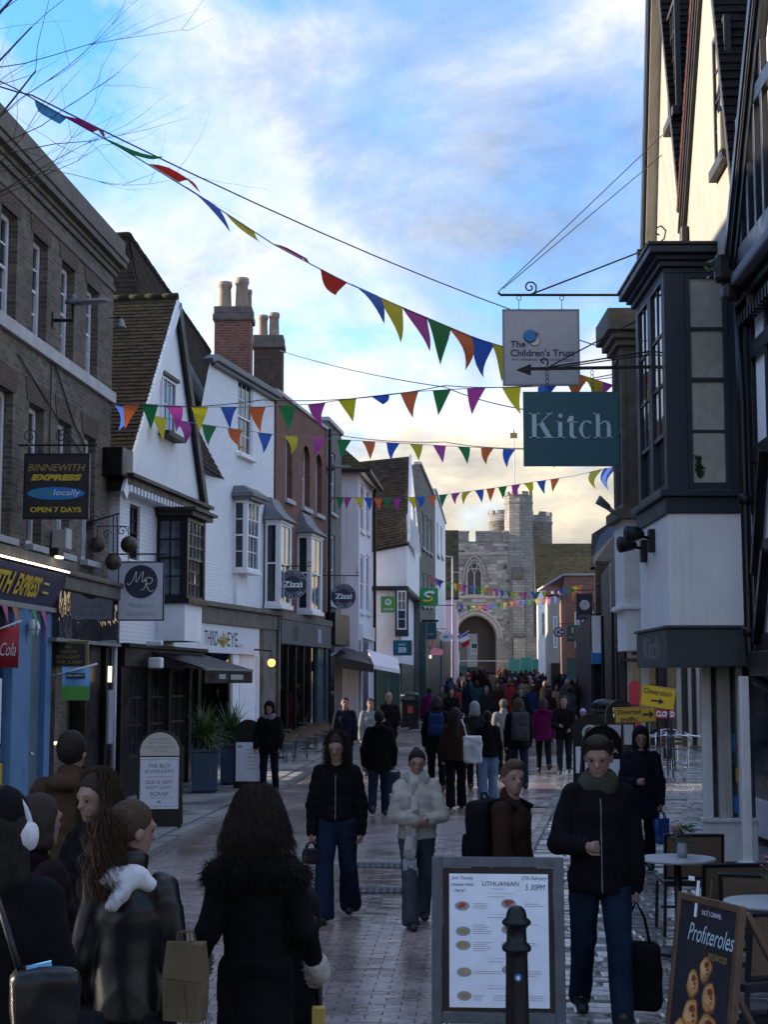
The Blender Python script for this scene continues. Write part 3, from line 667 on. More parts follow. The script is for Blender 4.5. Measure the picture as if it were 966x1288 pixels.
while uL + k*0.2 < uR: m.box(uL + k*0.2,uL + k*0.2 + 0.09,JE - 0.16,0.0,zg - 0.28,zg - 0.163); k += 1
m.build('dentil',M.white_paint,B2)
one('hopper',M.black_paint,B2,(uL - 0.5,uL + 0.1,-0.30,0.2,zg - 0.05,zg + 0.45),bevel=0.02)
# oriel
BY = -0.62; b0 = F2.u(234,BY); b1 = F2.u(257,BY); bz0,bz1 = F2.z(234,752,BY),F2.z(234,648,BY)
ori = one('oriel',M.black_paint,B2,(b0,b0 + 0.09,BY,BY + 0.09,bz0,bz1),(b1 - 0.09,b1,BY,BY + 0.09,bz0,bz1),(b0 - 0.03,b1 + 0.03,BY - 0.05,0,bz0 - 0.10,bz0),(b0,b1,BY,0,bz1 - 0.03,bz1),bevel=0.008)
one('oriel_roof',M.timber_dark,ori,(b0 - 0.18,b1 + 0.18,BY - 0.2,0,bz1 + 0.10,bz1 + 0.16),(b0 - 0.10,b1 + 0.10,BY - 0.12,0,bz1 + 0.003,bz1 + 0.10))
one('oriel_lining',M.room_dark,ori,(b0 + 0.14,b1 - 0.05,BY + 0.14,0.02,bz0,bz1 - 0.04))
window(ori,b0 + 0.09,b1 - 0.09,bz0,bz1 - 0.03,BY + 0.01,M.black_paint,M.glass_soft,4,(3,3),fr=0.05,bar=0.03)
Mside = Matrix.Translation((b0 + 0.012,0,0)) @ Matrix.Rotation(-math.pi/2,4,'Z')
window(ori,0.0,-BY - 0.09,bz0,bz1 - 0.03,0.0,M.black_paint,M.glass_soft,2,(2,2),fr=0.06,bar=0.035,M=Mside)
one('oriel_apron',M.white_render,B2,(b0 + 0.06,b1 - 0.04,BY + 0.05,0,F2.z(234,806,BY),bz0 - 0.10),bevel=0.01)
# pub front
one('pub_fascia',M.black_paint,B2,(0.0,L2,-0.16,0.05,2.38,zfl),(0.0,L2,-0.24,0.05,zfl,zfl + 0.07),bevel=0.01)
zs = 2.38
m = MB()
for a,b in ((0.0,0.5),(1.55,1.75),(2.9,3.1),(4.3,4.5),(L2 - 0.25,L2)): m.box(a,b,-0.10,0.15,PLAN,zs)
m.box(0.5,L2 - 0.25,-0.04,0.15,PLAN,0.75); m.build('pub_front',M.black_paint,B2,bevel=0.01)
for a,b in ((0.5,1.55),(1.75,2.9),(3.1,4.3),(4.5,L2 - 0.25)): window(B2,a,b,0.75,zs,-0.02,M.timber_dark,M.glass,3,(3,),fr=0.06,bar=0.035,sash=False)
aw = MB(); aw.slab([(1.6,-0.16,2.66),(1.6,-1.15,2.36),(L2 + 0.1,-1.15,2.36),(L2 + 0.1,-0.16,2.66)],0.03); awn = aw.build('awning',M.black_paint,B2)
one('awning_bar',M.grey_metal,awn,(1.58,L2 + 0.12,-1.18,-1.13,2.32,2.365)); va = one('valance',M.black_paint,awn,(1.6,L2 + 0.1,-1.165,-1.155,2.08,2.32))
one('valance_print',M.ink_grey,va,(2.6,3.1,-1.17,-1.167,2.16,2.25),(3.5,4.5,-1.17,-1.167,2.15,2.25))
one('spot_lamp',M.white_paint,B2,(1.0,1.2,-0.5,-0.25,2.35,2.55),(0.7,0.82,-0.6,-0.3,2.75,2.85),bevel=0.03)

# ===== long tiled roof behind (ridge along the street)
P1,P2 = W(160,297,31.6),None
zt3 = P1.z; Yr = 43.0; P2 = Vector((WX(262,43.0) + 0.1,Yr,zt3))
P2.x = W(262,440,Yr).x
F3 = Fac((-4.35,35.3),(-2.97,41.0)); L3 = F3.L
B3 = F3.root('white_brick_house','white painted brick house with oriel window, long tiled roof behind and white shop below','building')
inv3 = (Matrix.Translation((F3.A.x,F3.A.y,0)) @ Matrix.Rotation(F3.rot,4,'Z')).inverted()
l3 = lambda p: inv3 @ Vector(p)
e1,e2 = Vector((-4.52,31.3,7.0)),Vector((-3.35,43.0,7.0)); n0 = Vector((-9.0,31.9,zt3)); n1 = Vector((-9.0,30.7,8.6)); e1b = Vector((-4.75,30.7,8.6))
rf = MB(); rf.slab([l3(e1),l3(e2),l3(P2),l3(P1)],0.1); rf.slab([l3(n1),l3(e1b),l3(P1),l3(n0)],0.1); roof3 = rf.build('roof',M.timber_dark,B3)
tm = MB(); up = Vector((0.02,0,0.01)); tiles(tm,l3(e1 + up),l3(e2 + up),l3(P1 + up),l3(P2 + up),0.115,0.19); tiles(tm,l3(n1 + Vector((0,-0.02,0))),l3(e1b + Vector((0,-0.02,0))),l3(n0 + Vector((0,-.02,0))),l3(P1 + Vector((0,-.02,0))),0.115,0.19); tm.build('roof_tile',M.tile_brown,roof3,kind='stuff')
rt = MB(); ridge_tiles(rt,l3(P1),l3(P2),0.09); ridge_tiles(rt,l3(P1),l3(n0),0.09); rt.build('ridge_tile',M.tile_moss,roof3,smooth=True,kind='stuff')
# facade
uS0,zS0 = F3.uz(246,548); uS1,zS1 = F3.uz(264,452); zF = F3.z(300,768)
sw0,sw1,swz0,swz1 = F3.u(296),F3.u(315),F3.z(305,572),F3.z(305,478)
m = MB(); wall_open(m,uS1,L3,zF,zS1,[(sw0,sw1,swz0,swz1)],0,0.12); m.quad((0,0,zF),(uS1,0,zF),(uS1,0,zS1),(uS0,0,zS0),(0,0,zS0 - 0.5))
m.quad((L3,0,0),(L3,5,0),(L3,5,zS1),(L3,0,zS1)); m.quad((0,4,0),(0,0,0),(0,0,zS0 - 0.5),(0,4,zS0 - 0.5)); m.build('wall',M.brick_white,B3)
m = MB(); m.bar((uS1 - 0.35,-0.08,zS1 - 0.10),(uS1 + 0.05,-0.08,zS1 + 0.06),0.26,0.12); m.box(uS1,L3 + 0.1,-0.20,0.1,zS1 - 0.03,zS1 + 0.12); m.box(uS1 + 0.05,L3 + 0.06,-0.12,0.1,zS1 - 0.13,zS1 - 0.033); m.build('parapet_cornice',M.lead,B3,bevel=0.015)
window(B3,sw0,sw1,swz0,swz1,0.03,M.white_paint,M.glass,3,(2,2),fr=0.07,sill=0.16)
O3 = -0.36; o0,o1 = F3.u(309.5,O3),F3.u(326,O3); oz0,oz1 = F3.z(310,716,O3),F3.z(310,628,O3)
ori = one('oriel',M.white_paint,B3,(o0,o0 + 0.07,O3,O3 + 0.07,oz0,oz1),(o1 - 0.07,o1,O3,O3 + 0.07,oz0,oz1),(o0 - 0.04,o1 + 0.04,O3 - 0.05,0,oz0 - 0.09,oz0),(o0,o1,O3,0,oz1 - 0.02,oz1),bevel=0.006)
m = MB(); m.box(o0 - 0.12,o1 + 0.12,O3 - 0.14,0,oz1 + 0.002,oz1 + 0.08); m.box(o0 - 0.2,o1 + 0.2,O3 - 0.2,0,oz1 + 0.083,oz1 + 0.16); m.hexa([(o0 - 0.2,O3 - 0.2,oz1 + 0.163),(o1 + 0.2,O3 - 0.2,oz1 + 0.163),(o1 + 0.2,0,oz1 + 0.163),(o0 - 0.2,0,oz1 + 0.163)],[(o0 - 0.02,O3 + 0.1,oz1 + 0.36),(o1 + 0.02,O3 + 0.1,oz1 + 0.36),(o1 + 0.02,0,oz1 + 0.36),(o0 - 0.02,0,oz1 + 0.36)]); m.build('oriel_roof',M.lead,ori)
one('oriel_lining',M.room_dark,ori,(o0 + 0.12,o1 - 0.05,O3 + 0.13,0,oz0,oz1 - 0.03))
window(ori,o0 + 0.07,o1 - 0.07,oz0,oz1 - 0.02,O3 + 0.01,M.white_paint,M.glass_soft,3,(2,2),fr=0.05)
window(ori,0.0,-O3 - 0.07,oz0,oz1 - 0.02,0,M.white_paint,M.glass,1,(2,2),fr=0.05,M=Matrix.Translation((o0 + 0.01,0,0)) @ Matrix.Rotation(-math.pi/2,4,'Z'))
one('oriel_apron',M.white_render,B3,(o0 + 0.05,o1 - 0.3,-0.08,0,F3.z(300,764),oz0 - 0.09))
# shop
zF1,zF0 = F3.z(290,787,-0.12),F3.z(290,822,-0.12)
one('shop_cornice',M.stone_dirty,B3,(-0.1,L3 + 0.05,-0.28,0.05,zF - 0.02,zF + 0.10),(-0.1,L3,-0.18,0.05,zF1,zF - 0.023),bevel=0.02)
fs = one('shop_fascia',M.sign_white,B3,(0.0,F3.u(326,-0.12),-0.12,0.05,zF0,zF1 - 0.003))
zc = (zF0 + zF1)/2
tpx(fs,F3,'THIRD',257,274,-0.124,zc,0.34,M.ink_black); tpx(fs,F3,'EYE',286,299,-0.124,zc,0.34,M.ink_black); tpx(fs,F3,'LTD',300,305,-0.124,zc - 0.14,0.08,M.ink_grey)
m = MB(); uc = F3.u(281,-.13)
for k,s in enumerate((-0.42,-0.28,-0.14,0.0,0.14,0.28,0.42)): m.tube([(uc,-0.128,zc - 0.2),(uc + s*0.9,-0.128,zc - 0.03),(uc + s*0.8,-0.128,zc + 0.2 - abs(s)*0.5)],[0.01,0.024,0.004],6)
m.build('emblem',M.ink_gold,fs)
one('shop_pier',M.stone_dirty,B3,(F3.u(325),L3,-0.14,0.1,PLAN,zF1),bevel=0.01); m = MB(); m.tube([(L3 - 0.06,-0.2,0.1),(L3 - 0.06,-0.2,zF + 0.2)],0.05,8); m.build('drain_pipe',M.stone_dirty,B3,smooth=True)
ud0,ud1 = F3.u(297),F3.u(324)
one('door_frame',M.white_paint,B3,(ud0,ud0 + 0.09,-0.06,0.1,PLAN,zF0),bevel=0.01); one('door_frame',M.white_paint,B3,(ud1 - 0.09,ud1,-0.06,0.1,PLAN,zF0),bevel=0.01); one('shop_door',M.white_paint,B3,(ud0 + 0.35,ud1 - 0.09,0.02,0.1,PLAN,zF0)); one('door_light',M.glass_shop,B3,(ud0 + 0.09,ud0 + 0.35,0.04,0.08,PLAN,zF0))
one('stall_riser',M.teal_paint,B3,(0.0,ud0,-0.05,0.1,PLAN,0.62)); 
one('shop_post',M.white_paint,B3,(0.15,0.24,-0.07,0.05,0.62,zF0),bevel=0.006); one('shop_post',M.white_paint,B3,(F3.u(290),ud0 - 0.01,-0.07,0.05,0.62,zF0),bevel=0.006)
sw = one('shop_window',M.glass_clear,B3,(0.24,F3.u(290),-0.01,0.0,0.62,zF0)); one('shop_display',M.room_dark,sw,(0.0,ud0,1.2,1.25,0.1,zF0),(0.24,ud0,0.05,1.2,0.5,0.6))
one('display_shelf',M.room_warm,sw,(0.3,1.6,0.3,0.6,1.25,1.29),(1.75,2.6,0.3,0.6,1.25,1.29),(0.5,0.8,0.3,0.5,1.29,1.6),(1.1,1.3,0.3,0.5,1.29,1.75),(1.9,2.1,0.3,0.5,1.29,1.7))

# ===== red brick house
F4 = Fac((-2.93,41.2),(-1.80,47.6)); L4 = F4.L
B4 = F4.root('red_brick_house','red brick house with three narrow arched windows and two lead hooded bays','building')
zt = F4.z(376,515); zb = F4.z(376,775)
wins = [(357.5,366,566,628),(379,388.5,563,641),(396,404,580,647)]
ops = [(F4.u(a),F4.u(b),F4.z(b,d),F4.z(b,c)) for a,b,c,d in wins]
zlo = min(o[2] for o in ops); zhi = max(o[3] for o in ops); ops = [(a,b,zlo,zhi) for a,b,c,d in ops]
m = MB(); wall_open(m,0,L4,zb,zt,ops,0,0.22); shell(m,0,L4,6,0,zt); m.build('wall',M.brick_red,B4)
one('coping',M.stone_pale,B4,(0,L4 + 0.05,-0.06,0.3,zt + 0.002,zt + 0.10),bevel=0.01)
for a,b,c,d in ops:
    r = (b - a)/2; cu = (a + b)/2
    for s in (-1,1):
        arc = [(cu + s*r*math.cos(t*math.pi/12),d - r + r*math.sin(t*math.pi/12)) for t in range(7)]; poly = [(cu + s*r,d)] + (arc[::-1] if s > 0 else arc[::-1])
        m = MB(); m.add([(x,-0.004,z) for x,z in poly],[tuple(range(len(poly)))]); m.build('arch_spandrel',M.brick_red,B4)
    window(B4,a + 0.01,b - 0.01,c + 0.01,d - 0.01,0.16,M.white_paint,M.glass,1,(2,2),fr=0.06); one('sill',M.stone_pale,B4,(a - 0.1,b + 0.1,-0.10,0.1,c - 0.13,c - 0.002),bevel=0.01)
for p0,p1,p2 in ((342,352,366),(381,391,405)):
    y = -0.42; c0,c1 = F4.u(p1,y),F4.u(p2,y); cz0,cz1 = F4.z(p1,766,y),F4.z(p1,676 if p0 > 370 else 668,y)
    cz0,cz1 = zb + 0.15,zb + 0.15 + 2.15
    bay = one('bay_window',M.white_paint,B4,(c0,c0 + 0.08,y,y + 0.08,cz0,cz1),(c1 - 0.08,c1,y,y + 0.08,cz0,cz1),(c0 - 0.05,c1 + 0.05,y - 0.05,0,cz0 - 0.12,cz0),(c0 - 0.03,c1 + 0.03,y - 0.03,0,cz1 - 0.02,cz1 + 0.06),bevel=0.006)
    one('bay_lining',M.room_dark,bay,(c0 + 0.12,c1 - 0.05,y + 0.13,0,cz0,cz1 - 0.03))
    window(bay,c0 + 0.08,c1 - 0.08,cz0,cz1 - 0.02,y + 0.01,M.white_paint,M.glass_soft,2,(1,1),fr=0.06); window(bay,0,-y - 0.08,cz0,cz1 - 0.02,0,M.white_paint,M.glass,1,(1,1),fr=0.06,M=Matrix.Translation((c0 + 0.01,0,0)) @ Matrix.Rotation(-math.pi/2,4,'Z'))
    m = MB(); m.hexa([(c0 - 0.15,y - 0.15,cz1 + 0.065),(c1 + 0.15,y - 0.15,cz1 + 0.065),(c1 + 0.15,0,cz1 + 0.065),(c0 - 0.15,0,cz1 + 0.065)],[(c0 + 0.0,y + 0.15,cz1 + 0.35),(c1 - 0.0,y + 0.15,cz1 + 0.35),(c1 - 0.0,0,cz1 + 0.35),(c0,0,cz1 + 0.35)])
    m.hexa([(c0 + 0.0,y + 0.15,cz1 + 0.352),(c1 - 0.0,y + 0.15,cz1 + 0.352),(c1 - 0.0,0,cz1 + 0.352),(c0,0,cz1 + 0.352)],[(c0 + 0.2,-0.1,cz1 + 0.68),(c1 - 0.2,-0.1,cz1 + 0.68),(c1 - 0.2,0,cz1 + 0.68),(c0 + 0.2,0,cz1 + 0.68)]); m.build('bay_hood',M.lead,bay)
zg0,zg1 = F4.z(380,812,-0.2),F4.z(380,783,-0.2)
one('brick_ledge',M.stone_dirty,B4,(-0.05,L4,-0.22,0.05,zg1 + 0.003,zb),bevel=0.02)
fs = one('shop_fascia',M.grey_fascia,B4,(0.0,L4 - 0.1,-0.2,0.05,zg0,zg1),bevel=0.01)
m = MB(); m.box(1.3,1.55,-0.206,-0.202,zg0 + 0.12,zg1 - 0.12); m.box(1.62,1.95,-0.206,-0.202,zg0 + 0.12,zg1 - 0.12); m.build('fascia_mark',M.sign_black,fs); one('fascia_mark',M.ink_plum,fs,(4.0,4.5,-0.206,-0.202,zg0 + 0.12,zg1 - 0.12)); one('fascia_mark',M.ink_grey,fs,(4.5,4.95,-0.206,-0.202,zg0 + 0.12,zg1 - 0.12))
G4 = gz(44)
one('pilaster',M.teal_paint,B4,(0.0,0.28,-0.08,0.1,G4,zg0),bevel=0.01); one('pilaster',M.teal_paint,B4,(L4 - 1.5,L4 - 0.7,-0.08,0.1,G4,zg0),bevel=0.01); one('pilaster',M.teal_paint,B4,(L4 - 0.4,L4,-0.1,0.1,G4,zg0),bevel=0.01)
one('mullion',M.black_paint,B4,*[(u_,u_ + 0.09,-0.05,0.05,G4 + 0.1,zg0) for u_ in (1.3,2.3,3.3,4.2)]); one('stall_riser',M.teal_paint,B4,(0.28,L4 - 0.4,-0.04,0.1,G4,G4 + 0.45))
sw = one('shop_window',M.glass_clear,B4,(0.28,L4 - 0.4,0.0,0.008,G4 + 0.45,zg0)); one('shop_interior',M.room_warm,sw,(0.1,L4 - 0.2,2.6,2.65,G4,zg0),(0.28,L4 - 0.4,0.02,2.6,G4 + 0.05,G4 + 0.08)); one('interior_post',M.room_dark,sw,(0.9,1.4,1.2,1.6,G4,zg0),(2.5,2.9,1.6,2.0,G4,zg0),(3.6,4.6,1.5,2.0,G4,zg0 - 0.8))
m = MB(); m.lathe([(0.0,-0.10),(0.06,-0.08),(0.095,-0.03),(0.10,0.02),(0.08,0.07),(0.04,0.095),(0.0,0.10)],14); gl = m.build('globe_lamp',M.lamp_warm,B4,smooth=True,loc=(F4.u(344,-0.5),-0.45,F4.z(344,834,-0.45)))
m = MB(); m.tube([(F4.u(344,-0.5),-0.45,F4.z(344,834,-0.45) + 0.14),(F4.u(344,-0.5),-0.45,F4.z(344,834,-0.45) + 0.3),(F4.u(344,-0.5),0,F4.z(344,834,-0.45) + 0.34)],0.02,6); m.build('lamp_bracket',M.iron,B4)
one('neon_sign',M.lamp_red,sw,(3.0,3.18,0.3,0.33,2.05 + G4,2.2 + G4))
m = MB(); m.tube([(L4 + 0.03,-0.1,G4),(L4 + 0.03,-0.1,zt + 0.05)],0.055,8); m.build('drain_pipe',M.iron,B4,smooth=True)
# brick lintel courses give the side wall above a gable line
rf = MB(); rf.slab([(0,0.3,zt - 0.1),(L4,0.3,zt - 0.1),(L4,3,zt + 1.3),(0,3,zt + 1.3)],0.1); rf.build('roof',M.tile_brown,B4)

# ===== chimney stacks
def chimney(px0,px1,py_top,py_base_z,Y,label,brickmat,pots,dep=0.75,capmat=None):
    x0,x1 = WX(px0,Y),WX(px1,Y); zt = W(px0,py_top,Y).z; zb = py_base_z
    r = thing('chimney_stack',label,'chimney',((x0 + x1)/2,Y + dep/2,zb)); w = (x1 - x0)/2; h = zt - zb
    one('stack',brickmat,r,(-w,w,-dep/2,dep/2,0,h - 0.42))
    one('cap',capmat or M.stone_dirty,r,(-w - 0.06,w + 0.06,-dep/2 - 0.06,dep/2 + 0.06,h - 0.42,h - 0.22),(-w - 0.03,w + 0.03,-dep/2 - 0.03,dep/2 + 0.03,h - 0.22,h),bevel=0.03)
    for (a,b,t,dy) in pots:
        xc = (WX(a,Y) + WX(b,Y))/2 - (x0 + x1)/2; rr = (WX(b,Y) - WX(a,Y))/2; ph = W(a,t,Y).z - zt
        m = MB(); m.lathe([(rr*1.0,0),(rr*0.95,ph*0.1),(rr*0.85,ph*0.75),(rr*0.98,ph*0.8),(rr*1.04,ph*0.88),(rr*0.98,ph),(rr*0.72,ph),(rr*0.7,ph*0.6)],16,(xc,dy,h - 0.01)); m.build('pot',M.terracotta,r,smooth=True)
    return r
chimney(264,311,385,7.5,43.5,'red brick chimney stack with three pots above the white house',M.brick_chimney,[(267,285,352,-0.12),(289,307,347,-0.12),(302,310,358,0.2)])
chimney(315,352,421,7.5,47.5,'dark brick chimney stack with two orange pots, behind the red one',M.brick_brown,[(319,332,393,0),(333,347,390,0)])

# ===== houses further on (left)
def simple_house(F,name,label,wallmat,zt,dep,wins,winmat=None,roof=None,zb=0.0,coping=None,sills=True,glass=None,roofmat=None,rise=2.0):
    r = F.root(name,label,'building'); L = F.L
    ops = [(F.u(a),F.u(b),F.z((a + b)/2,d),F.z((a + b)/2,c)) for a,b,c,d in wins]
    m = MB(); wall_open(m,0,L,zb,zt,ops,0,0.14); shell(m,0,L,dep,zb,zt); m.build('wall',wallmat,r)
    for a,b,c,d in ops:
        window(r,a + 0.005,b - 0.005,c + 0.005,d - 0.005,0.06,winmat or M.white_paint,glass or M.glass,2 if (b - a) > 0.6 else 1,(1,1),fr=0.07,bar=0.035)
        if sills: one('sill',M.stone_pale,r,(a - 0.08,b + 0.08,-0.10,0.06,c - 0.10,c - 0.002))
    if coping: one('coping',coping,r,(-0.03,L + 0.03,-0.08,0.25,zt + 0.002,zt + 0.12))
    if roofmat:
        rf = MB(); rf.slab([(-0.1,-0.28,zt - 0.02),(L + 0.1,-0.28,zt - 0.02),(L + 0.1,dep/2,zt + rise),(-0.1,dep/2,zt + rise)],0.1); rf.slab([(L + 0.1,dep + 0.2,zt - 0.02),(-0.1,dep + 0.2,zt - 0.02),(-0.1,dep/2,zt + rise),(L + 0.1,dep/2,zt + rise)],0.1)
        rr = rf.build('roof',M.timber_dark,r); tm = MB(); tiles(tm,(-0.1,-0.28,zt),(L + 0.1,-0.28,zt),(-0.1,dep/2,zt + rise + 0.02),(L + 0.1,dep/2,zt + rise + 0.02),0.16,0.25); tm.build('roof_tile',roofmat,rr,kind='stuff')
        gm = MB(); gm.add([(-0.0,-0.1,zt),(-0.0,dep,zt),(-0.0,dep/2,zt + rise - 0.1)],[(0,1,2)]); gm.add([(L,-0.1,zt),(L,dep/2,zt + rise - 0.1),(L,dep,zt)],[(0,1,2)]); gm.build('gable_end',wallmat,r)
    return r
F5 = Fac((-1.80,47.65),(-1.42,50.6))
B5 = simple_house(F5,'flint_house','narrow grey flint house with white framed windows beside the red brick house',M.flint_grey,F5.z(412,530),6,[(413,421,568,645),(413,421,672,760)],coping=M.stone_pale)
one('shop_fascia',M.black_paint,B5,(0,F5.L,-0.3,0.1,F5.z(418,812),F5.z(418,772)),bevel=0.02)
one('shop_front',M.glass_shop,B5,(0,F5.L,-0.06,0.05,gz(49),F5.z(418,812)))
# white house standing forward: its side wall faces the camera
def corner_house(name,label,xa,Ya,xb,Yb,wid,zt,wallmat,front_wins=(),dep_z=0.0,sidemat=None):
    """facade from (xa, Ya) to (xb, Yb); block goes wid inward, so its near side wall shows"""
    F = Fac((xa,Ya),(xb,Yb)); r = F.root(name,label,'building'); L = F.L
    ops = [(F.u(a),F.u(b),F.z((a + b)/2,d),F.z((a + b)/2,c)) for a,b,c,d in front_wins]
    m = MB(); wall_open(m,0,L,0,zt,ops,0,0.12); shell(m,0,L,wid,0,zt); m.build('wall',wallmat,r)
    for a,b,c,d in ops: window(r,a + 0.005,b - 0.005,c + 0.005,d - 0.005,0.04,M.white_paint,M.glass,2,(1,1),fr=0.08,bar=0.04); one('sill',M.white_paint,r,(a - 0.08,b + 0.08,-0.08,0.06,c - 0.10,c - 0.002))
    return F,r
zt6 = W(440,592,51.5).z
F6,B6 = corner_house('pink_white_house','pale pink white house with tiled eaves and tall side wall facing down the street',WX(451,51.5),51.5,WX(468,56.5),56.5,4.0,zt6,M.pink_render,[(453,457.5,608,668),(460.5,464.5,615,671),(453,457.5,698,770),(460.5,464.5,699,771)])
rf = MB(); a = zt6; rf.slab([(-0.25,-0.3,a),(F6.L,-0.3,a),(F6.L,2.2,a + 2.3),(1.2,2.2,a + 2.3)],0.1); rf.slab([(-0.25,4.2,a),(-0.25,-0.3,a),(1.2,2.2,a + 2.3)],0.1); rr = rf.build('roof',M.timber_dark,B6)
tm = MB(); tiles(tm,(-0.25,-0.3,a + .02),(F6.L,-0.3,a + .02),(1.2,2.2,a + 2.32),(F6.L,2.2,a + 2.32),0.15,0.2); tiles(tm,(-0.25,4.2,a + .02),(-0.25,-0.3,a + .02),(1.2,2.2,a + 2.32),(1.21,2.2,a + 2.32),0.15,0.2); tm.build('roof_tile',M.tile_olive,rr,kind='stuff')
one('gutter',M.iron,B6,(-0.3,F6.L,-0.42,-0.30,a - 0.1,a + 0.01),(-0.36,-0.26,-0.42,3.8,a - 0.1,a + 0.01))
m = MB(); m.tube([(F6.L - 0.1,-0.1,0.3),(F6.L - 0.1,-0.1,a)],0.06,8); m.build('drain_pipe',M.iron,B6)
dc = one('door_case',M.white_paint,B6,(F6.u(452),F6.u(468),-0.12,0.05,F6.z(455,803),F6.z(455,785)),(F6.u(452),F6.u(453.5),-0.08,0.05,gz(54),F6.z(455,803)),(F6.u(466),F6.u(468),-0.08,0.05,gz(54),F6.z(455,803))); one('door',M.sign_navy,B6,(F6.u(454),F6.u(462),-0.04,0.03,gz(54),F6.z(455,806)))
one('shop_window',M.glass_shop,B6,(0.15,F6.u(453),-0.03,0.02,0.8,F6.z(455,806)))
# jettied white house with the steep tiled roof
y7 = 57.5; xa7,xb7 = WX(512,y7),WX(528,66); F7 = Fac((xa7,y7),(xb7,66.0)); zj7 = W(490,737,y7).z; ze7 = W(490,686,y7).z
B7 = F7.root('jettied_house','white jettied house with very steep dark tiled roof and green shopfront bay','building'); L7 = F7.L
ops = [(F7.u(a),F7.u(b),F7.z((a + b)/2,d),F7.z((a + b)/2,c)) for a,b,c,d in ((517,519.5,640,680),(522,525,648,690))]
m = MB(); wall_open(m,0,L7,zj7,ze7 + 1.2,ops,0,0.1); shell(m,0,L7,2.6,zj7,ze7); m.build('wall',M.white_render,B7)
one('lower_wall',M.brick_white,B7,(0.25,L7,0.25,2.6,2.8,zj7 - 0.003)); one('ground_front',M.green_paint,B7,(0.25,L7,0.2,2.7,0,2.8)); one('jetty_beam',M.timber_dark,B7,(-0.03,L7,-0.04,2.6,zj7 - 0.15,zj7 - 0.004))
for a,b,c,d in ops: window(B7,a,b,c,d,0.03,M.green_paint,M.glass,1,(1,1),fr=0.08)
zr7 = W(516,574,60.0).z
inv7 = (Matrix.Translation((F7.A.x,F7.A.y,0)) @ Matrix.Rotation(F7.rot,4,'Z')).inverted(); l7 = lambda p: inv7 @ Vector(p)
Q = [W(468,692,y7 - 0.15),W(514,683,y7 - 0.15),W(516.5,574,60.0),W(452,581,60.0)]
rf = MB(); rf.slab([l7(q) for q in Q],0.12); rr = rf.build('roof',M.timber_dark,B7); tm = MB(); tiles(tm,l7(Q[0] + Vector((0,-.03,0))),l7(Q[1] + Vector((0,-.03,0))),l7(Q[3] + Vector((0,-.03,0))),l7(Q[2] + Vector((0,-.03,0))),0.14,0.2); tm.build('roof_tile',M.tile_brown,rr,kind='stuff')
m = MB(); m.add([l7(Q[1]),l7(Q[2]),l7(Vector((xb7,63.0,ze7)))],[(0,2,1)]); m.add([l7(Q[1]),l7(Q[2]),l7(Vector((xb7,63.0,ze7)))],[(0,1,2)]); m.build('gable_end',M.white_render,B7); m = MB(); m.bar(l7(Q[1]),l7(Q[2]),0.10,0.2); m.build('barge_board',M.white_paint,rr)
y8 = y7 - 0.35; gb = [WX(497,y8),WX(514,y8)]
bayr = l7(Vector((gb[0],y8,0))); 
by = MB(); pts = [l7(Vector((gb[0],y8,0))),l7(Vector((gb[1],y8,0))),l7(Vector((gb[1],y7 + 0.6,0))),l7(Vector((gb[0],y7 + 0.6,0)))]
zb0,zb1 = W(500,800,y8).z,W(500,738,y8).z
by.hexa([(p.x,p.y,zb0) for p in pts],[(p.x,p.y,zb1) for p in pts]); bay = by.build('bay',M.slate_paint,B7)
Wm = Matrix.Translation(l7(Vector((WX(499.5,y8 - 0.04),y8 - 0.04,0)))) @ Matrix.Rotation(-F7.rot,4,'Z')
window(bay,0,WX(511,y8) - WX(499,y8),W(500,792,y8).z,W(500,743,y8).z,0,M.white_paint,M.glass_soft,2,(2,2),fr=0.05,bar=0.03,M=Wm)
# row of narrow houses up to the gate
F8 = Fac((xb7 + 0.02,66.05),(WX(548,79),79.0))
B8 = simple_house(F8,'grey_brick_row_house','grey brick row house with dark sash windows further down on the left',M.flint_grey,F8.z(540,612),6,[(530.5,533.5,646,690),(535.5,538.5,650,694),(540.5,543.5,656,697),(530.5,533.5,720,762),(535.5,538.5,722,763),(540.5,543.5,724,763)],coping=M.stone_pale)
one('shop_front',M.green_paint,B8,(0,F8.L,-0.25,0.05,gz(72),F8.z(540,790)))
F9 = Fac((WX(548.3,79),79.05),(WX(561,96),96.0))
B9 = simple_house(F9,'white_row_house','narrow white row house just before the lilac house on the left',M.white_render,F9.z(553,636),6,[(550,552,660,700),(555,557,665,702)],coping=M.stone_pale)
one('shop_front',M.slate_fascia,B9,(0,F9.L,-0.3,0.05,gz(88),F9.z(553,800)))
y10 = 99.0
F10 = Fac((WX(574,y10),y10),(WX(577,128),128.0))
B10 = simple_house(F10,'lilac_house','lilac painted house end wall under mossy roof beside the stone gate',M.lilac_render,W(566,752,y10).z,6,[],zb=0.5)
inv10 = (Matrix.Translation((F10.A.x,F10.A.y,0)) @ Matrix.Rotation(F10.rot,4,'Z')).inverted(); l10 = lambda p: inv10 @ Vector(p)
Q = [W(556,752,y10 - 0.2),W(577,752,y10 - 0.2),W(577,667,y10 + 4),W(556,667,y10 + 4)]
rf = MB(); rf.slab([l10(q) for q in Q],0.15); rr = rf.build('roof',M.timber_dark,B10); tm = MB(); tiles(tm,*[l10(Q[i] + Vector((0,-0.04,0))) for i in (0,1,3,2)],0.25,0.35); tm.build('roof_tile',M.tile_olive,rr,kind='stuff')
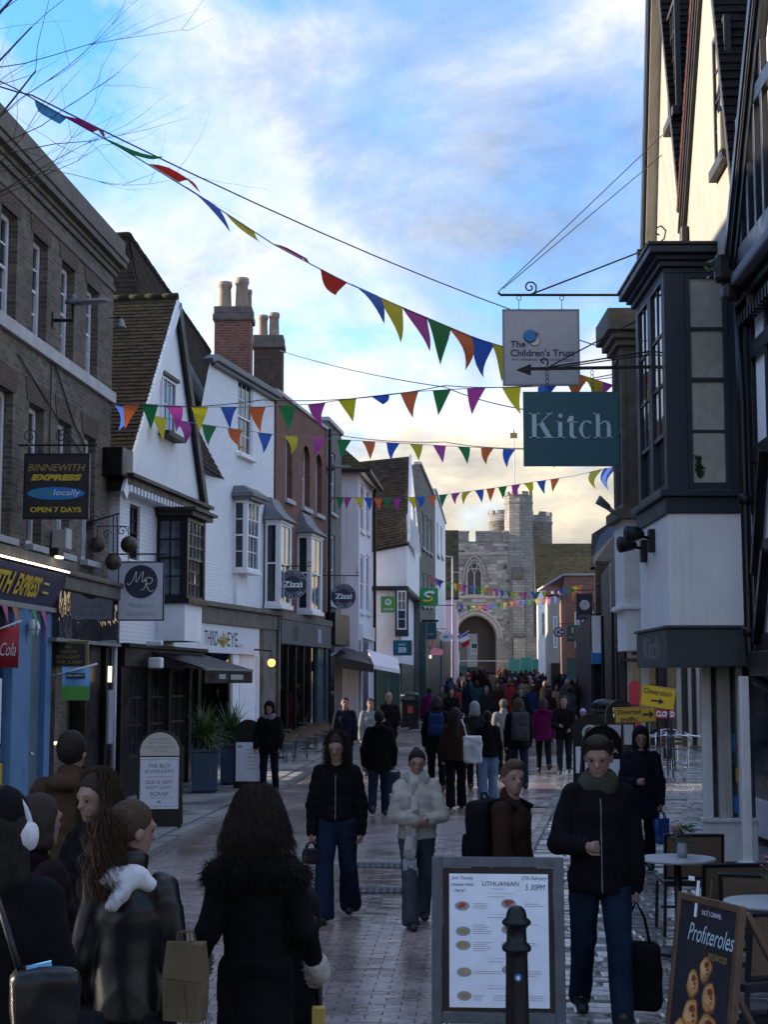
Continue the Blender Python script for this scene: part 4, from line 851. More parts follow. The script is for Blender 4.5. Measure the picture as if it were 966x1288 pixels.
# ------------------------------------------------------------------ right side of the street
F_R2 = Fac((3.95,22.3),(3.754,17.06)); LR = F_R2.L
R2 = F_R2.root('cream_gabled_house','tall sunlit cream house with two steep gables and two projecting bays, right side','building')
UZ = F_R2.uz
def isect(a,b,c,d):
    (x1,y1),(x2,y2),(x3,y3),(x4,y4) = a,b,c,d; D = (x1 - x2)*(y3 - y4) - (y1 - y2)*(x3 - x4)
    px_ = ((x1*y2 - y1*x2)*(x3 - x4) - (x1 - x2)*(x3*y4 - y3*x4))/D; py_ = ((x1*y2 - y1*x2)*(y3 - y4) - (y1 - y2)*(x3*y4 - y3*x4))/D
    return px_,py_
g2n = (UZ(934,245),UZ(908,0)); g2f = (UZ(861,265),UZ(879,0)); ap2 = isect(*g2n,*g2f)
g1n = (UZ(850,112),UZ(839,0)); g1f = (UZ(824.5,305),UZ(832,0)); ap1 = isect(*g1n,*g1f)
if not (8 < ap1[1] < 14): ap1 = ((g1n[1][0] + g1f[1][0])/2,max(g1n[1][1],g1f[1][1]) + 0.4)
val = isect(ap1,g1n[0],ap2,g2f[0])
b2 = (g2n[0][0] + 0.1,g2n[0][1] - 0.3)
poly = [(0.0,2.65),(LR,2.65),(LR,b2[1]),b2,ap2,val,ap1,(g1f[0][0],g1f[0][1]),(0.0,g1f[0][1] - 1.0)]
m = MB(); m.add([(x,0,z) for x,z in poly],[tuple(range(len(poly)))]); m.quad((LR,0,2.65),(LR,6,2.65),(LR,6,b2[1]),(LR,0,b2[1])); m.quad((0,6,2.65),(0,0,2.65),(0,0,7.5),(0,6,7.5)); m.quad((LR,6,0),(0,6,0),(0,6,9),(LR,6,9)); m.quad((0,0,2.65),(0,6,2.65),(LR,6,2.65),(LR,0,2.65))
m.build('wall',M.cream_render,R2)
def rake(parent,a,b,y0,y1,off,w,mat,name='barge_board',over=0.15):
    """board along a gable rake from low a to apex b, off below the roof line"""
    d = Vector((b[0] - a[0],0,b[1] - a[1])).normalized(); n = Vector((-d.z,0,d.x)); n = n if n.z > 0 else -n
    A = Vector((a[0],0,a[1])) - d*over; B = Vector((b[0],0,b[1]))
    P = [A + n*(off + w),A + n*off,B + n*off,B + n*(off + w)]
    m = MB(); vs = [(p.x,y,p.z) for y in (y0,y1) for p in P]; m.add(vs,[(0,1,2,3),(7,6,5,4),(0,4,5,1),(1,5,6,2),(2,6,7,3),(3,7,4,0)]); return m.build(name,mat,parent)
def gable_slope(parent,a,b,y0,y1,mat,singles=0,gauge=0.115,tw=0.30,side=1):
    """tiled slope under the rake a (low) to b (apex), running back from y0 to y1; side=+1 faces +x"""
    A0,A1 = Vector((a[0],y0,a[1])),Vector((a[0],y1,a[1])); B0,B1 = Vector((b[0],y0,b[1])),Vector((b[0],y1,b[1]))
    m = MB(); q = [A0,A1,B1,B0]; m.slab(q if side > 0 else q[::-1],0.08); rf = m.build('roof',M.timber_dark,parent)
    nrm = (B0 - A0).cross(A1 - A0).normalized(); nrm = nrm if nrm.z > 0 else -nrm; up = (B0 - A0); nr = int(up.length/gauge); upn = up.normalized(); n = 0; rest = MB()
    for i in range(nr):
        for k in range(int((y1 - y0)/tw)):
            t = MB() if k < singles else rest; ya,yb_ = y0 + k*tw + (0.5*tw if i % 2 else 0) + 0.004,y0 + (k + 1)*tw + (0.5*tw if i % 2 else 0) - 0.004
            if k == 0 and i % 2: ya = y0
            p = A0 + upn*(i*gauge + random.uniform(-0.006,0.006)); q_ = A0 + upn*min(up.length,(i + 1.4)*gauge); h = 0.026 + random.uniform(0,0.014)
            vs = [Vector((p.x,ya,p.z)) + nrm*h,Vector((p.x,yb_,p.z)) + nrm*h,Vector((q_.x,yb_,q_.z)) + nrm*0.006,Vector((q_.x,ya,q_.z)) + nrm*0.006,Vector((p.x,ya,p.z)),Vector((p.x,yb_,p.z))]
            t.add(vs,[(0,1,2,3),(0,3,2,1),(4,5,1,0),(5,2,1),(4,0,3)])
            if t is not rest: t.build('roof_tile',mat,rf)
    if rest.v: rest.build('roof_tile',mat,rf,kind='stuff')
    return rf
low2 = g2n[0]; gable_slope(R2,low2,ap2,-0.10,5.0,M.tile_dark,3); gable_slope(R2,g2f[0],ap2,-0.10,5.0,M.tile_dark,0,side=-1)
gable_slope(R2,(val[0],val[1]),ap1,-0.10,5.0,M.tile_dark,3); gable_slope(R2,(g1f[0][0] - 0.05,g1f[0][1] - 0.1),ap1,-0.19,5.0,M.tile_dark,0,side=-1)
# red verge tiles and moulded barge board on the far rake of the nearer gable
d = Vector((ap2[0] - g2f[0][0],0,ap2[1] - g2f[0][1])); n = int(d.length/0.17); dn = d.normalized(); nn = Vector((-dn.z,0,dn.x)); nn = nn if nn.z > 0 else -nn
for i in range(n):
    p = Vector((g2f[0][0],0,g2f[0][1])) + dn*(i*0.17); q = p + dn*0.16; s = 0.10 + random.uniform(0,0.012)
    mt = MB(); mt.add([(v.x,y,v.z) for y in (-0.10,0.04) for v in (p,q,q - nn*s,p - nn*s)],[(0,1,2,3),(7,6,5,4),(0,4,5,1),(1,5,6,2),(2,6,7,3),(3,7,4,0)]); mt.build('verge_tile',M.tile_red,R2)
for k,(o,w,y) in enumerate(((-0.17,0.06,-0.085),(-0.235,0.055,-0.065),(-0.30,0.055,-0.05))): rake(R2,g2f[0],ap2,y,0.02,o,w,M.timber_dark,over=0.25)
# far rake of the far gable: black barge with cream soffit
rake(R2,(g1f[0][0] - 0.02,g1f[0][1] - 0.02),ap1,-0.20,-0.15,-0.02,0.16,M.black_paint,over=0.12); rake(R2,(g1f[0][0],g1f[0][1]),ap1,-0.15,-0.003,-0.135,0.03,M.cream_render,name='soffit',over=0.0)
one('purlin_end',M.black_paint,R2,(g1f[0][0] - 0.1,g1f[0][0] + 0.02,-0.26,-0.10,g1f[0][1] - 0.22,g1f[0][1] - 0.10))
# windows high in the gables
for pa,pb,ya,yb_ in ((903,914,215,95),(843.5,849,160,60)):
    a,c = UZ(pa,ya); b,d2 = UZ(pb,yb_); a,b = sorted((a,b)); c,d2 = sorted((c,d2)); c = max(c,7.0)
    w = window(R2,a,a + 0.75,c,c + 1.5,-0.03,M.timber_dark,M.glass,3,(4,),fr=0.06,bar=0.02,sash=False); one('sill',M.timber_dark,w,(a - 0.06,a + 0.82,-0.09,0,c - 0.12,c - 0.003))
a,c = UZ(919,190); vb = one('vent_box',M.cream_render,R2,(a - 0.08,a + 0.08,-0.12,0,c,c + 0.42),bevel=0.02); one('vent_grille',M.black_paint,vb,(a - 0.06,a + 0.06,-0.1,-0.02,c - 0.05,c - 0.003))
one('corbel',M.timber_dark,R2,(UZ(866,300)[0] - 0.06,UZ(866,300)[0] + 0.10,-0.10,0,UZ(866,308)[1],UZ(866,285)[1]),bevel=0.03)

# --- slate bay
inv_r2 = (Matrix.Translation((F_R2.A.x,F_R2.A.y,0)) @ Matrix.Rotation(F_R2.rot,4,'Z')).inverted(); lr = lambda p: inv_r2 @ Vector(p)
def bay_box(mb,x0,x1,ya,yb_,z0,z1):
    """world-aligned box given in world x/y, in R2 space"""
    P = [(x0,ya),(x1,ya),(x1,yb_),(x0,yb_)]; q = [lr((p[0],p[1],0)) for p in P]
    return mb.hexa([(p.x,p.y,z0) for p in q],[(p.x,p.y,z1) for p in q])
def bayp(name,mat,parent,*bs,**kw):
    m = MB()
    for b in bs: bay_box(m,*b)
    return m.build(name,mat,parent,**kw)
YB,YE,XB,XW = 17.0,18.95,3.165,4.2
zz = lambda py,px=850,Y=YB: W(px,py,Y).z
zsill,zhead,zcor,zap,zfas0,zfas1 = zz(616),zz(343),zz(311),zz(646),zz(838),zz(787)
bay = bayp('bay',M.slate_paint,R2,(XB,XB + 0.24,YB,YB + 0.10,zsill,zhead),(XB,XB + 0.06,YE - 0.12,YE,zsill,zhead),(XB,XB + 0.05,17.95,18.03,zsill,zhead),(XB,XW,YB,YE,zhead,zhead + 0.06),(3.87,XW,YB,YB + 0.10,zsill,zhead),bevel=0.006)
bayp('bay_cornice',M.slate_paint,bay,(XB - 0.05,XW,YB - 0.05,YE + 0.05,zhead + 0.062,zhead + 0.13),(XB - 0.10,XW,YB - 0.10,YE + 0.10,zhead + 0.13,zhead + 0.19),(XB - 0.18,XW,YB - 0.18,YE + 0.18,zhead + 0.19,zcor - 0.02),(XB - 0.2,XW,YB - 0.2,YE + 0.2,zcor - 0.02,zcor + 0.02),bevel=0.01)
bayp('bay_sill',M.slate_paint,bay,(XB - 0.09,XW,YB - 0.09,YE + 0.09,zsill - 0.08,zsill - 0.003),(XB - 0.03,XW,YB - 0.03,YE + 0.03,zap + 0.003,zsill - 0.083),bevel=0.008)
bayp('bay_apron',M.white_render,bay,(XB,XW,YB,YE,zfas1 + 0.003,zap),bevel=0.006)
fas = bayp('bay_fascia',M.slate_fascia,bay,(XB - 0.05,XW,YB - 0.05,YE + 0.05,zfas0,zfas1 - 0.035),(XB - 0.08,XW,YB - 0.08,YE + 0.08,zfas1 - 0.032,zfas1),bevel=0.006)
def world_child(o,loc,rotz):
    """place a child of an R2-space object by world position and z rotation"""
    o.matrix_local = inv_r2 @ Matrix.Translation(loc) @ Matrix.Rotation(rotz,4,'Z')
# near window: four tall panes one above the other
Wn = inv_r2 @ Matrix.Translation((XB + 0.24,YB - 0.012,0))
wn = window(bay,0,0.47,zsill + 0.02,zhead - 0.01,0,M.slate_paint,M.glass_clear,1,(2,2),fr=0.05,bar=0.035,M=Wn,name='window')
bayp('curtain',M.curtain,bay,(XB + 0.2,XW - 0.1,17.045,17.06,zsill,zhead))
bayp('bay_floor',M.curtain,bay,(XB + 0.1,XW,YB + 0.12,YE - 0.1,zsill - 0.002,zsill + 0.02))
for ya,yb_ in ((17.12,17.94),(18.04,18.82)):
    window(bay,0,yb_ - ya,zsill + 0.01,zhead - 0.01,0,M.slate_paint,M.glass,2,(3,1),fr=0.06,bar=0.03,M=inv_r2 @ Matrix.Translation((XB + 0.0,yb_,0)) @ Matrix.Rotation(-math.pi/2,4,'Z'))
Tm = text(fas,'Kitch',0.3,(0,0,0),M.ink_grey,fit=(1.0,0.26)); Tm.matrix_local = inv_r2 @ Matrix.Translation((XB - 0.054,17.95,(zfas0 + zfas1)/2)) @ Matrix.Rotation(-math.pi/2,4,'Z') @ Matrix.Rotation(math.pi/2,4,'X')
# potted plant on the bay's floor
m = MB()
for i in range(70):
    a = random.uniform(0,6.28); r = random.uniform(0.0,0.02); h = random.uniform(0.05,0.26); p = Vector((r*math.cos(a),r*math.sin(a),h)); q = p + Vector((random.gauss(0,.04),random.gauss(0,.04),random.gauss(0.02,.03))); s = Vector((random.gauss(0,1),random.gauss(0,1),0)).normalized()*0.015
    m.quad(p - s,p + s,q + s,q - s)
flat('leaf_dark',(0.03,0.075,0.02),0.5); flat('leaf_mid',(0.06,0.12,0.03),0.5); flat('leaf_pale',(0.16,0.21,0.08),0.5)
pl = m.build('pot_plant',M.leaf_dark); pl.location = (3.53,17.02,zsill + 0.09); tag(pl,'small leafy green plant behind the bottom pane of the slate bay window','plant')
# floodlights on the bay apron
for px,py,Yl in ((800,672,18.35),(785,685,18.9)):
    p = W(px + 22,py + 5,Yl - 0.4); p.x = XB
    r = thing('flood_light','black floodlight on short arm, %s, on white bay wall' % ('nearer' if px == 800 else 'farther'),'light',(XB - 0.002,Yl - 0.45,p.z))
    one('mount',M.iron,r,(-0.07,0,-0.07,0.07,-0.17,0.10),bevel=0.01); m = MB(); m.tube([(-0.07,0,0.0),(-0.18,0,0.02)],0.02,6); m.tube([(-0.14,0.02,0.03),(-0.2,-0.01,0.05),(-0.33,-0.04,0.04)],[0.05,0.085,0.10],12); m.build('lamp_head',M.iron,r,smooth=True)
# --- brown timber bay (further)
Y2,Y2e,X2 = 20.3,21.1,3.18
z2 = lambda py,px=790: W(px,py,Y2).z
tz0,tz1,tzc = z2(640),z2(440),z2(391)
b2o = bayp('bay',M.timber_grey,R2,(X2,X2 + 0.07,Y2,Y2 + 0.1,tz0,tz1),(X2 + 0.07,X2 + 0.23,Y2 + 0.01,Y2 + 0.1,tz0,tz1),(X2,X2 + 0.08,Y2e - 0.1,Y2e,tz0,tz1),(X2,XW,Y2,Y2e,tz1,tz1 + 0.05),bevel=0.008)
bayp('bay_cornice',M.timber_grey,b2o,(X2 - 0.06,XW,Y2 - 0.06,Y2e + 0.06,tz1 + 0.052,tz1 + 0.14),(X2 - 0.12,XW,Y2 - 0.12,Y2e + 0.12,tz1 + 0.14,tz1 + 0.24),(X2 - 0.19,XW,Y2 - 0.19,Y2e + 0.19,tz1 + 0.24,tzc),bevel=0.012)
bayp('bay_sill',M.timber_grey,b2o,(X2 - 0.1,XW,Y2 - 0.1,Y2e + 0.1,tz0 - 0.14,tz0 - 0.003),bevel=0.01)
zr0,zr1 = z2(760),z2(655)
bayp('bay_apron',M.rough_cast,b2o,(X2,XW,Y2,Y2e,zr0,tz0 - 0.143)); bayp('bay_string',M.white_render,b2o,(X2 - 0.05,XW,Y2 - 0.05,Y2e + 0.05,zr0 - 0.07,zr0 - 0.003),bevel=0.015); bayp('bay_foot',M.white_render,b2o,(X2 + 0.02,XW,Y2 + 0.02,Y2e,z2(818),zr0 - 0.073))
window(b2o,0,0.5,tz0 + 0.02,tz1 - 0.01,0,M.white_paint,M.glass_soft,2,(2,2),fr=0.05,M=inv_r2 @ Matrix.Translation((X2 + 0.23,Y2 + 0.03,0)))
window(b2o,0,Y2e - Y2 - 0.2,tz0 + 0.02,tz1 - 0.01,0,M.timber_grey,M.glass,3,(2,2),fr=0.06,M=inv_r2 @ Matrix.Translation((X2 + 0.01,Y2e - 0.1,0)) @ Matrix.Rotation(-math.pi/2,4,'Z'))
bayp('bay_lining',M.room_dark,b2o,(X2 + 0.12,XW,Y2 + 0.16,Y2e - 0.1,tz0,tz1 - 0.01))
pp = W(752,622,20.2); sl = thing('spot_light','long barrelled grey spot light on the sill of the brown timber bay','light',(X2 - 0.08,20.25,tz0 - 0.08))
m = MB(); m.tube([(0.0,0,0.0),(-0.06,0,0.03),(-0.14,-0.02,0.10)],[0.025,0.03,0.035],8); m.tube([(-0.12,-0.02,0.09),(-0.26,-0.04,0.19),(-0.27,-0.04,0.195)],[0.04,0.065,0.06],12); m.build('lamp_head',M.grey_metal,sl,smooth=True)

# --- white shopfront under the bays
zl = 2.66
one('soffit',M.slate_fascia,R2,(0,LR,-0.02,2.5,2.5,2.64))
sf = bayp('shop_front',M.white_paint,R2,(3.68,4.3,17.94,18.06,PLAN,0.5),(3.66,4.32,17.9,18.08,0.5,0.55),(5.0,5.08,18.1,22.2,PLAN,0.55),(3.68,4.3,17.96,18.06,2.38,2.5),bevel=0.01)
for a_,b_,mt in ((3.69,3.80,M.white_paint),(3.87,4.02,M.stone_pale),(4.10,4.17,M.white_paint)): bayp('shop_post',mt,R2,(a_,b_,17.95,18.05,0.55,2.38),bevel=0.01)
bayp('shop_window',M.glass_soft,R2,(3.80,4.3,18.03,18.04,0.55,2.38),(5.03,5.04,18.1,22.1,0.55,2.5))

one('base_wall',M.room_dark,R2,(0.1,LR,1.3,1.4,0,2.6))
dr = bayp('lobby_door',M.slate_paint,R2,(4.55,4.6,16.3,18.0,PLAN,2.5)); bayp('door_glass',M.glass_shop,dr,(4.53,4.548,16.5,17.8,0.4,2.3))
nt_ = bayp('warning_notice',M.sign_amber,R2,(4.07,4.17,17.985,17.997,0.95,1.12)); bayp('notice',M.ink_red,R2,(4.08,4.13,17.985,17.997,1.3,1.38))
bayp('shop_poster',M.ink_blue,R2,(4.03,4.09,18.015,18.025,0.6,0.8)); bayp('shop_poster',M.ink_blue,R2,(4.035,4.085,18.015,18.025,1.3,1.5))
bayp('corner_post',M.white_paint,R2,(3.68,3.77,15.96,16.06,PLAN,2.16),(3.64,3.8,15.93,16.1,PLAN,0.28),bevel=0.01)

# ===== black timber-framed house (nearest on the right)
F_R1 = Fac((3.88,15.9),(3.66,8.0)); L1r = F_R1.L
R1 = F_R1.root('timber_framed_house','black and white timber framed house at the right edge of the picture','building')
zA,zB = 2.42,W(950,372,15.0).z
UZ1 = lambda px,py,y=0.0: F_R1.uz(px,py,y)
m = MB(); m.quad((0,0,zA),(L1r,0,zA),(L1r,0,zB),(0,0,zB)); shell(m,0,L1r,6,zA,zB); m.build('wall',M.white_render,R1)
tb = [(0,0.16,zA,zB)] + [(0.16 + k*0.62,0.16 + k*0.62 + 0.09,zA,zB) for k in range(1,12)]
for a,b,c,d in tb: one('stud',M.black_paint,R1,(a,b,-0.05,0.02,c,d),bevel=0.008)
for z in (zA,3.35,4.35,zB - 0.5): one('rail',M.black_paint,R1,(0.16,L1r,-0.065,0.02,z,z + 0.17),bevel=0.008)
m = MB(); m.bar((0.2,-0.07,3.2),(0.72,-0.07,4.4),0.08,0.10,(0,1,0)); m.bar((0.2,-0.07,2.5),(0.72,-0.07,3.4),0.08,0.10,(0,1,0)); m.build('brace',M.black_paint,R1)
one('jetty_cornice',M.black_paint,R1,(-0.03,L1r,-0.10,0.02,zB,zB + 0.10),(-0.05,L1r,-0.17,0.02,zB + 0.10,zB + 0.19),(-0.08,L1r,-0.23,0.02,zB + 0.19,zB + 0.30),bevel=0.02)
for k in range(12): one('dentil',M.black_paint,R1,(0.05 + k*0.14,0.12 + k*0.14,-0.15,-0.05,zB - 0.12,zB - 0.003))
one('gutter',M.lead,R1,(-0.12,L1r,-0.31,-0.20,zB + 0.2,zB + 0.33),bevel=0.03)
g0,g1 = UZ1(926,318,-0.25),UZ1(958,0,-0.25); dd = (g1[1] - g0[1])/(g1[0] - g0[0]); apx = (g0[0] + 2.6,g0[1] + 2.6*dd)
if not (9 < apx[1] < 18): apx = (g0[0] + 2.6,g0[1] + 4.5)
m = MB(); m.add([(x,-0.22,z) for x,z in [(g0[0],zB + 0.3),(2*apx[0] - g0[0],zB + 0.3),(2*apx[0] - g0[0],g0[1]),apx,(g0[0],g0[1])]],[(0,1,2,3,4)]); m.build('gable',M.white_render,R1)
for k in range(1,5): one('stud',M.black_paint,R1,(g0[0] + k*0.35,g0[0] + k*0.35 + 0.09,-0.28,-0.2,zB + 0.3,g0[1] + k*0.35*dd),bevel=0.008)
one('stud',M.black_paint,R1,(g0[0],g0[0] + 0.12,-0.28,0.0,zB + 0.3,g0[1] + 0.1)); one('rail',M.black_paint,R1,(g0[0],g0[0] + 3,-0.285,-0.2,zB + 0.32,zB + 0.52)); one('rail',M.black_paint,R1,(g0[0] + 0.3,g0[0] + 3,-0.285,-0.2,zB + 1.7,zB + 1.85))
for o,w,y in ((-0.02,0.10,-0.36),(-0.12,0.10,-0.33),(-0.24,0.12,-0.30)): rake(R1,g0,apx,y,-0.2,o,w,M.black_paint,over=0.35)
gable_slope(R1,(g0[0] - 0.1,g0[1] - 0.1),apx,-0.34,4.0,M.tile_dark,0,side=-1)
one('side_wall',M.brick_brown,R1,(g0[0] - 0.02,g0[0] + 0.1,-0.15,5.5,zB,g0[1]))
cb = one('carved_bracket',M.black_paint,R1,(g0[0] - 0.14,g0[0] + 0.02,-0.46,-0.2,g0[1] - 0.30,g0[1] - 0.0),(g0[0] - 0.08,g0[0] + 0.02,-0.38,-0.2,g0[1] - 0.5,g0[1] - 0.30),bevel=0.05)
m = MB()
for i in range(14):
    p = Vector((g0[0] - 0.14 + random.gauss(0,.03),-0.48 + random.gauss(0,.03),g0[1] - 0.12 + random.gauss(0,.04))); s = Vector((random.gauss(0,1),random.gauss(0,1),random.gauss(0,1))).normalized()*0.03; t = Vector((random.gauss(0,1),random.gauss(0,1),random.gauss(0,1))).normalized()*0.04
    m.quad(p - s,p + t,p + s,p - t)
sp = m.build('wall_weed',M.leaf_mid); sp.matrix_world = R1.matrix_world; sp.location = (F_R1.A.x,F_R1.A.y,0); sp.rotation_euler = (0,0,F_R1.rot); tag(sp,'small green weed growing from the black carved bracket','plant')
# downpipe
m = MB(); xp = -0.07
m.tube([(xp,-0.12,zB + 0.2),(xp,-0.10,5.0),(xp,-0.09,2.55),(xp + 0.04,-0.09,2.32),(xp + 0.14,-0.06,2.12),(xp + 0.5,0.1,2.0),(xp + 0.9,0.3,1.97)],0.055,12); m.lathe([(0.075,-0.06),(0.08,0),(0.075,0.06)],12,(xp,-0.095,4.0)); m.lathe([(0.075,-0.05),(0.08,0),(0.075,0.05)],12,(xp,-0.09,2.62)); m.build('down_pipe',M.black_paint,R1,smooth=True)
one('soffit_beam',M.black_paint,R1,(-0.02,L1r,-0.12,3.0,2.16,zA - 0.003),bevel=0.02)
G = 0.0
one('shop_pier',M.slate_fascia,R1,(0.55,0.95,0.02,0.3,0,2.16),(2.2,2.6,0.02,0.3,0,2.16),(4.4,4.8,0.02,0.3,0,2.16),(6.6,7.0,0.02,0.3,0,2.16),bevel=0.015); one('stall_riser',M.slate_fascia,R1,(0.0,L1r,0.1,0.3,0,0.5)); one('shop_window',M.glass_shop,R1,(0.0,L1r,0.16,0.18,0.5,2.16)); one('base_wall',M.room_dark,R1,(0.0,L1r,1.5,1.6,0,2.2))

# ===== further houses on the right
def rblock(name,label,pxL,pxR,Y,dep,py_top,mat,roof=None,zb=0.5,wins=(),fwins=0,group=None):
    """block whose near wall faces the camera from pxL to pxR at distance Y; street wall runs back dep"""
    x0,x1 = WX(pxL,Y),WX(pxR,Y); zt = W(pxL,py_top,Y).z
    r = thing(name,label,'building',(x0,Y,zb)); h = zt - zb; w = x1 - x0; sk = 0.09*dep
    m = MB(); base = [(0,0,0),(w,0,0),(w,dep,0),(sk,dep,0)]; m.hexa(base,[(a,b,h) for a,b,c in base]); m.build('wall',mat,r)
    if roof:
        pys,Yr,rm,hip = roof; zr = W(pxL,pys,Y + Yr).z - zb
        rf = MB(); rf.slab([(-0.2,-0.2,h - 0.05),(w + 0.2,-0.2,h - 0.05),(w + 0.2,Yr,zr),(hip,Yr,zr)],0.1); rf.slab([(sk - 0.2,dep + 0.2,h - 0.05),(-0.2,-0.2,h - 0.05),(hip,Yr,zr)],0.1); ro = rf.build('roof',M.timber_dark,r)
        tm = MB(); tiles(tm,(-0.2,-0.22,h - 0.04),(w + 0.2,-0.22,h - 0.04),(hip,Yr - 0.02,zr + 0.02),(w + 0.2,Yr - 0.02,zr + 0.02),0.2,0.28); tm.build('roof_tile',rm,ro,kind='stuff')
    for a,b,c,d in wins:
        wx0,wx1,wz0,wz1 = WX(a,Y) - x0,WX(b,Y) - x0,W(a,d,Y).z - zb,W(a,c,Y).z - zb
        window(r,wx0,wx1,wz0,wz1,-0.06,M.white_paint,M.glass,2,(1,1),fr=0.07,bar=0.035)
    Ms = Matrix.Translation((0.0,0,0)) @ Matrix.Rotation(math.pi/2 - math.atan2(sk,dep),4,'Z') @ Matrix.Scale(1,4)
    return r,h,w
rblock('mossy_roof_house','white house under a long mossy roof just right of the stone gate',678,760,122,10,738,M.white_render,(684,5,M.tile_olive,0.2),zb=1.0,wins=[(682,687,770,800)])
r,h,w = rblock('mossy_gable_house','cream house with mossy hipped roof in front of the long mossy roof',690,760,106,12,748,M.cream_render,(701,5,M.tile_olive,1.2),zb=0.8,wins=[(697,702,775,815),(705,710,778,816)])
one('shop_front',M.black_paint,r,(0.2,w,-0.3,0.02,0,2.6)); one('dormer_wall',M.white_render,r,(0.3,1.6,-0.1,1.0,h - 0.1,h + 0.4))
r,h,w = rblock('red_brick_block','flat topped red brick house on the right, left of the dark tiled roof',713,765,84,14,724,M.brick_far,None,zb=0.7,wins=[(733,740,770,815),(724,730,770,815)])
one('coping',M.stone_trim,r,(-0.1,w,-0.1,14,h + 0.003,h + 0.12)); one('shop_front',M.green_paint,r,(0.0,w,-0.25,0.02,0,2.7)); one('portico',M.white_paint,r,(0.9,1.1,-0.3,0,2.7,5.0),(2.0,2.2,-0.3,0,2.7,5.0),(0.8,2.3,-0.35,0,5.0,5.25))
# dark steep-roofed house
yD = 56.0
r,h,w = rblock('dark_roofed_house','dark house with steep dark tiled roof beyond the brown timber bay',744,900,yD,16,772,M.timber_dark,None,zb=0.4)
Q = [W(743,714,yD - 0.1),W(800,706,yD - 0.1),W(800,636,yD + 2.2),W(744.5,672,yD + 2.2)]; off = Vector((WX(744,yD),yD,0.4))
rf = MB(); rf.slab([q - off for q in Q],0.12); ro = rf.build('roof',M.timber_dark,r); tm = MB(); tiles(tm,Q[0] - off + Vector((0,-.04,0)),Q[1] - off + Vector((0,-.04,0)),Q[3] - off + Vector((0,-.04,0)),Q[2] - off + Vector((0,-.04,0)),0.16,0.22); tm.build('roof_tile',M.tile_dark,ro,kind='stuff')
Q = [W(749,772,yD - 1.2),W(800,772,yD - 1.2),W(800,706,yD - 0.15),W(749,706,yD - 0.15)]
rf = MB(); rf.slab([q - off for q in Q],0.12); ro = rf.build('porch_roof',M.timber_dark,r); tm = MB(); tiles(tm,Q[0] - off + Vector((0,-.04,0)),Q[1] - off + Vector((0,-.04,0)),Q[3] - off + Vector((0,-.04,0)),Q[2] - off + Vector((0,-.04,0)),0.16,0.22); tm.build('roof_tile',M.tile_brown,ro,kind='stuff')
one('front_panel',M.white_render,r,(0.05,0.5,-0.06,0,2.6,4.1),(0.9,1.4,-0.06,0,2.6,4.1),(2.0,3.0,-0.06,0,0.4,2.2)); one('shop_window',M.glass_shop,r,(0.1,1.8,-0.08,-0.02,0.4,2.3))
one('fascia',M.ink_blue,r,(0.0,1.3,-0.3,-0.1,2.35,2.75))
# cream shopfront set back behind the cafe tables
r,h,w = rblock('set_back_shop','dark set back shop with cream panels behind the steel cafe tables',776,1010,46.0,8,700,M.timber_dark,None,zb=0.2)
one('cream_pilaster',M.cream_render,r,(0.3,0.45,-0.1,0,0,2.9),(0.7,0.95,-0.1,0,0,2.9),(1.75,1.9,-0.1,0,0,2.9),(2.1,2.2,-0.1,0,0,2.9),(2.35,2.45,-0.1,0,0,2.9)); one('shop_window',M.glass_shop,r,(0.45,0.7,-0.05,0,0.5,2.7),(0.95,1.75,-0.05,0,0.5,2.7))
one('timber_panel',M.timber_brown,r,(2.6,3.3,-0.12,0,0.2,1.9),(3.5,3.6,-0.12,0,0.2,1.9)); one('black_post',M.black_paint,r,(0.05,0.2,-0.3,0,0,3.2),(1.2,1.35,-0.3,0,0,3.2)); one('awning_rail',M.black_paint,r,(0,2.0,-0.6,-0.4,2.5,2.6),(0,2.0,-0.4,-0.1,2.9,3.0))
# ------------------------------------------------------------------ the stone gate
YG = 138.0; GS = YG/FPX
gx = lambda px: WX(px,YG); gzp = lambda py: W(600,py,YG).z
G0 = gz(YG)
GATE = thing('stone_gate','medieval grey stone gate with pointed arch, gothic window and battlements closing the street','gate',(gx(599),YG,G0))
ox,oz = gx(599),G0
X = lambda px: gx(px) - ox
Z = lambda py: gzp(py) - oz
xl,xr,zt = X(556),X(662),Z(681)
cw,spr,apz = (X(625) - X(573))/2,Z(803),Z(774)
def arch_pts(hw,sp,ap,n=10):
    """pointed arch outline from right spring to left spring through the apex"""
    rise = ap - sp; R_ = (hw*hw + rise*rise)/(2*hw); c = hw - R_
    amax = math.atan2(rise,-c); pr = [(c + R_*math.cos(amax*i/n),sp + R_*math.sin(amax*i/n)) for i in range(n + 1)]
    return pr + [(-x,z) for x,z in pr[-2::-1]]
ap_ = arch_pts(cw,spr,apz)
m = MB(); dep = 9.0
loop = [(cw,0)] + ap_ + [(-cw,0)]
outer = []
for x,z in loop:     # radial projection to the outer rectangle
    if z <= 0.01: outer.append((xr if x > 0 else xl,0)); continue
    t = min(((xr if x > 0 else -xl)/max(abs(x),1e-6)),99); k = (z - spr)/max(apz - spr,0.1)
    outer.append((x + ((xr if x > 0 else xl) - x)*(1 - max(0,k) ** 3),z + (zt - z)*max(0,k) ** 0.7) if k > 0 else ((xr if x > 0 else xl),z))
for (a,b),(c,d) in zip(zip(loop,loop[1:]),zip(outer,outer[1:])):
    m.quad((a[0],0,a[1]),(c[0],0,c[1]),(d[0],0,d[1]),(b[0],0,b[1])); m.quad((a[0],0,a[1]),(b[0],0,b[1]),(b[0],dep,b[1]),(a[0],dep,a[1]))
    m.quad((b[0],dep,b[1]),(d[0],dep,d[1]),(c[0],dep,c[1]),(a[0],dep,a[1]))
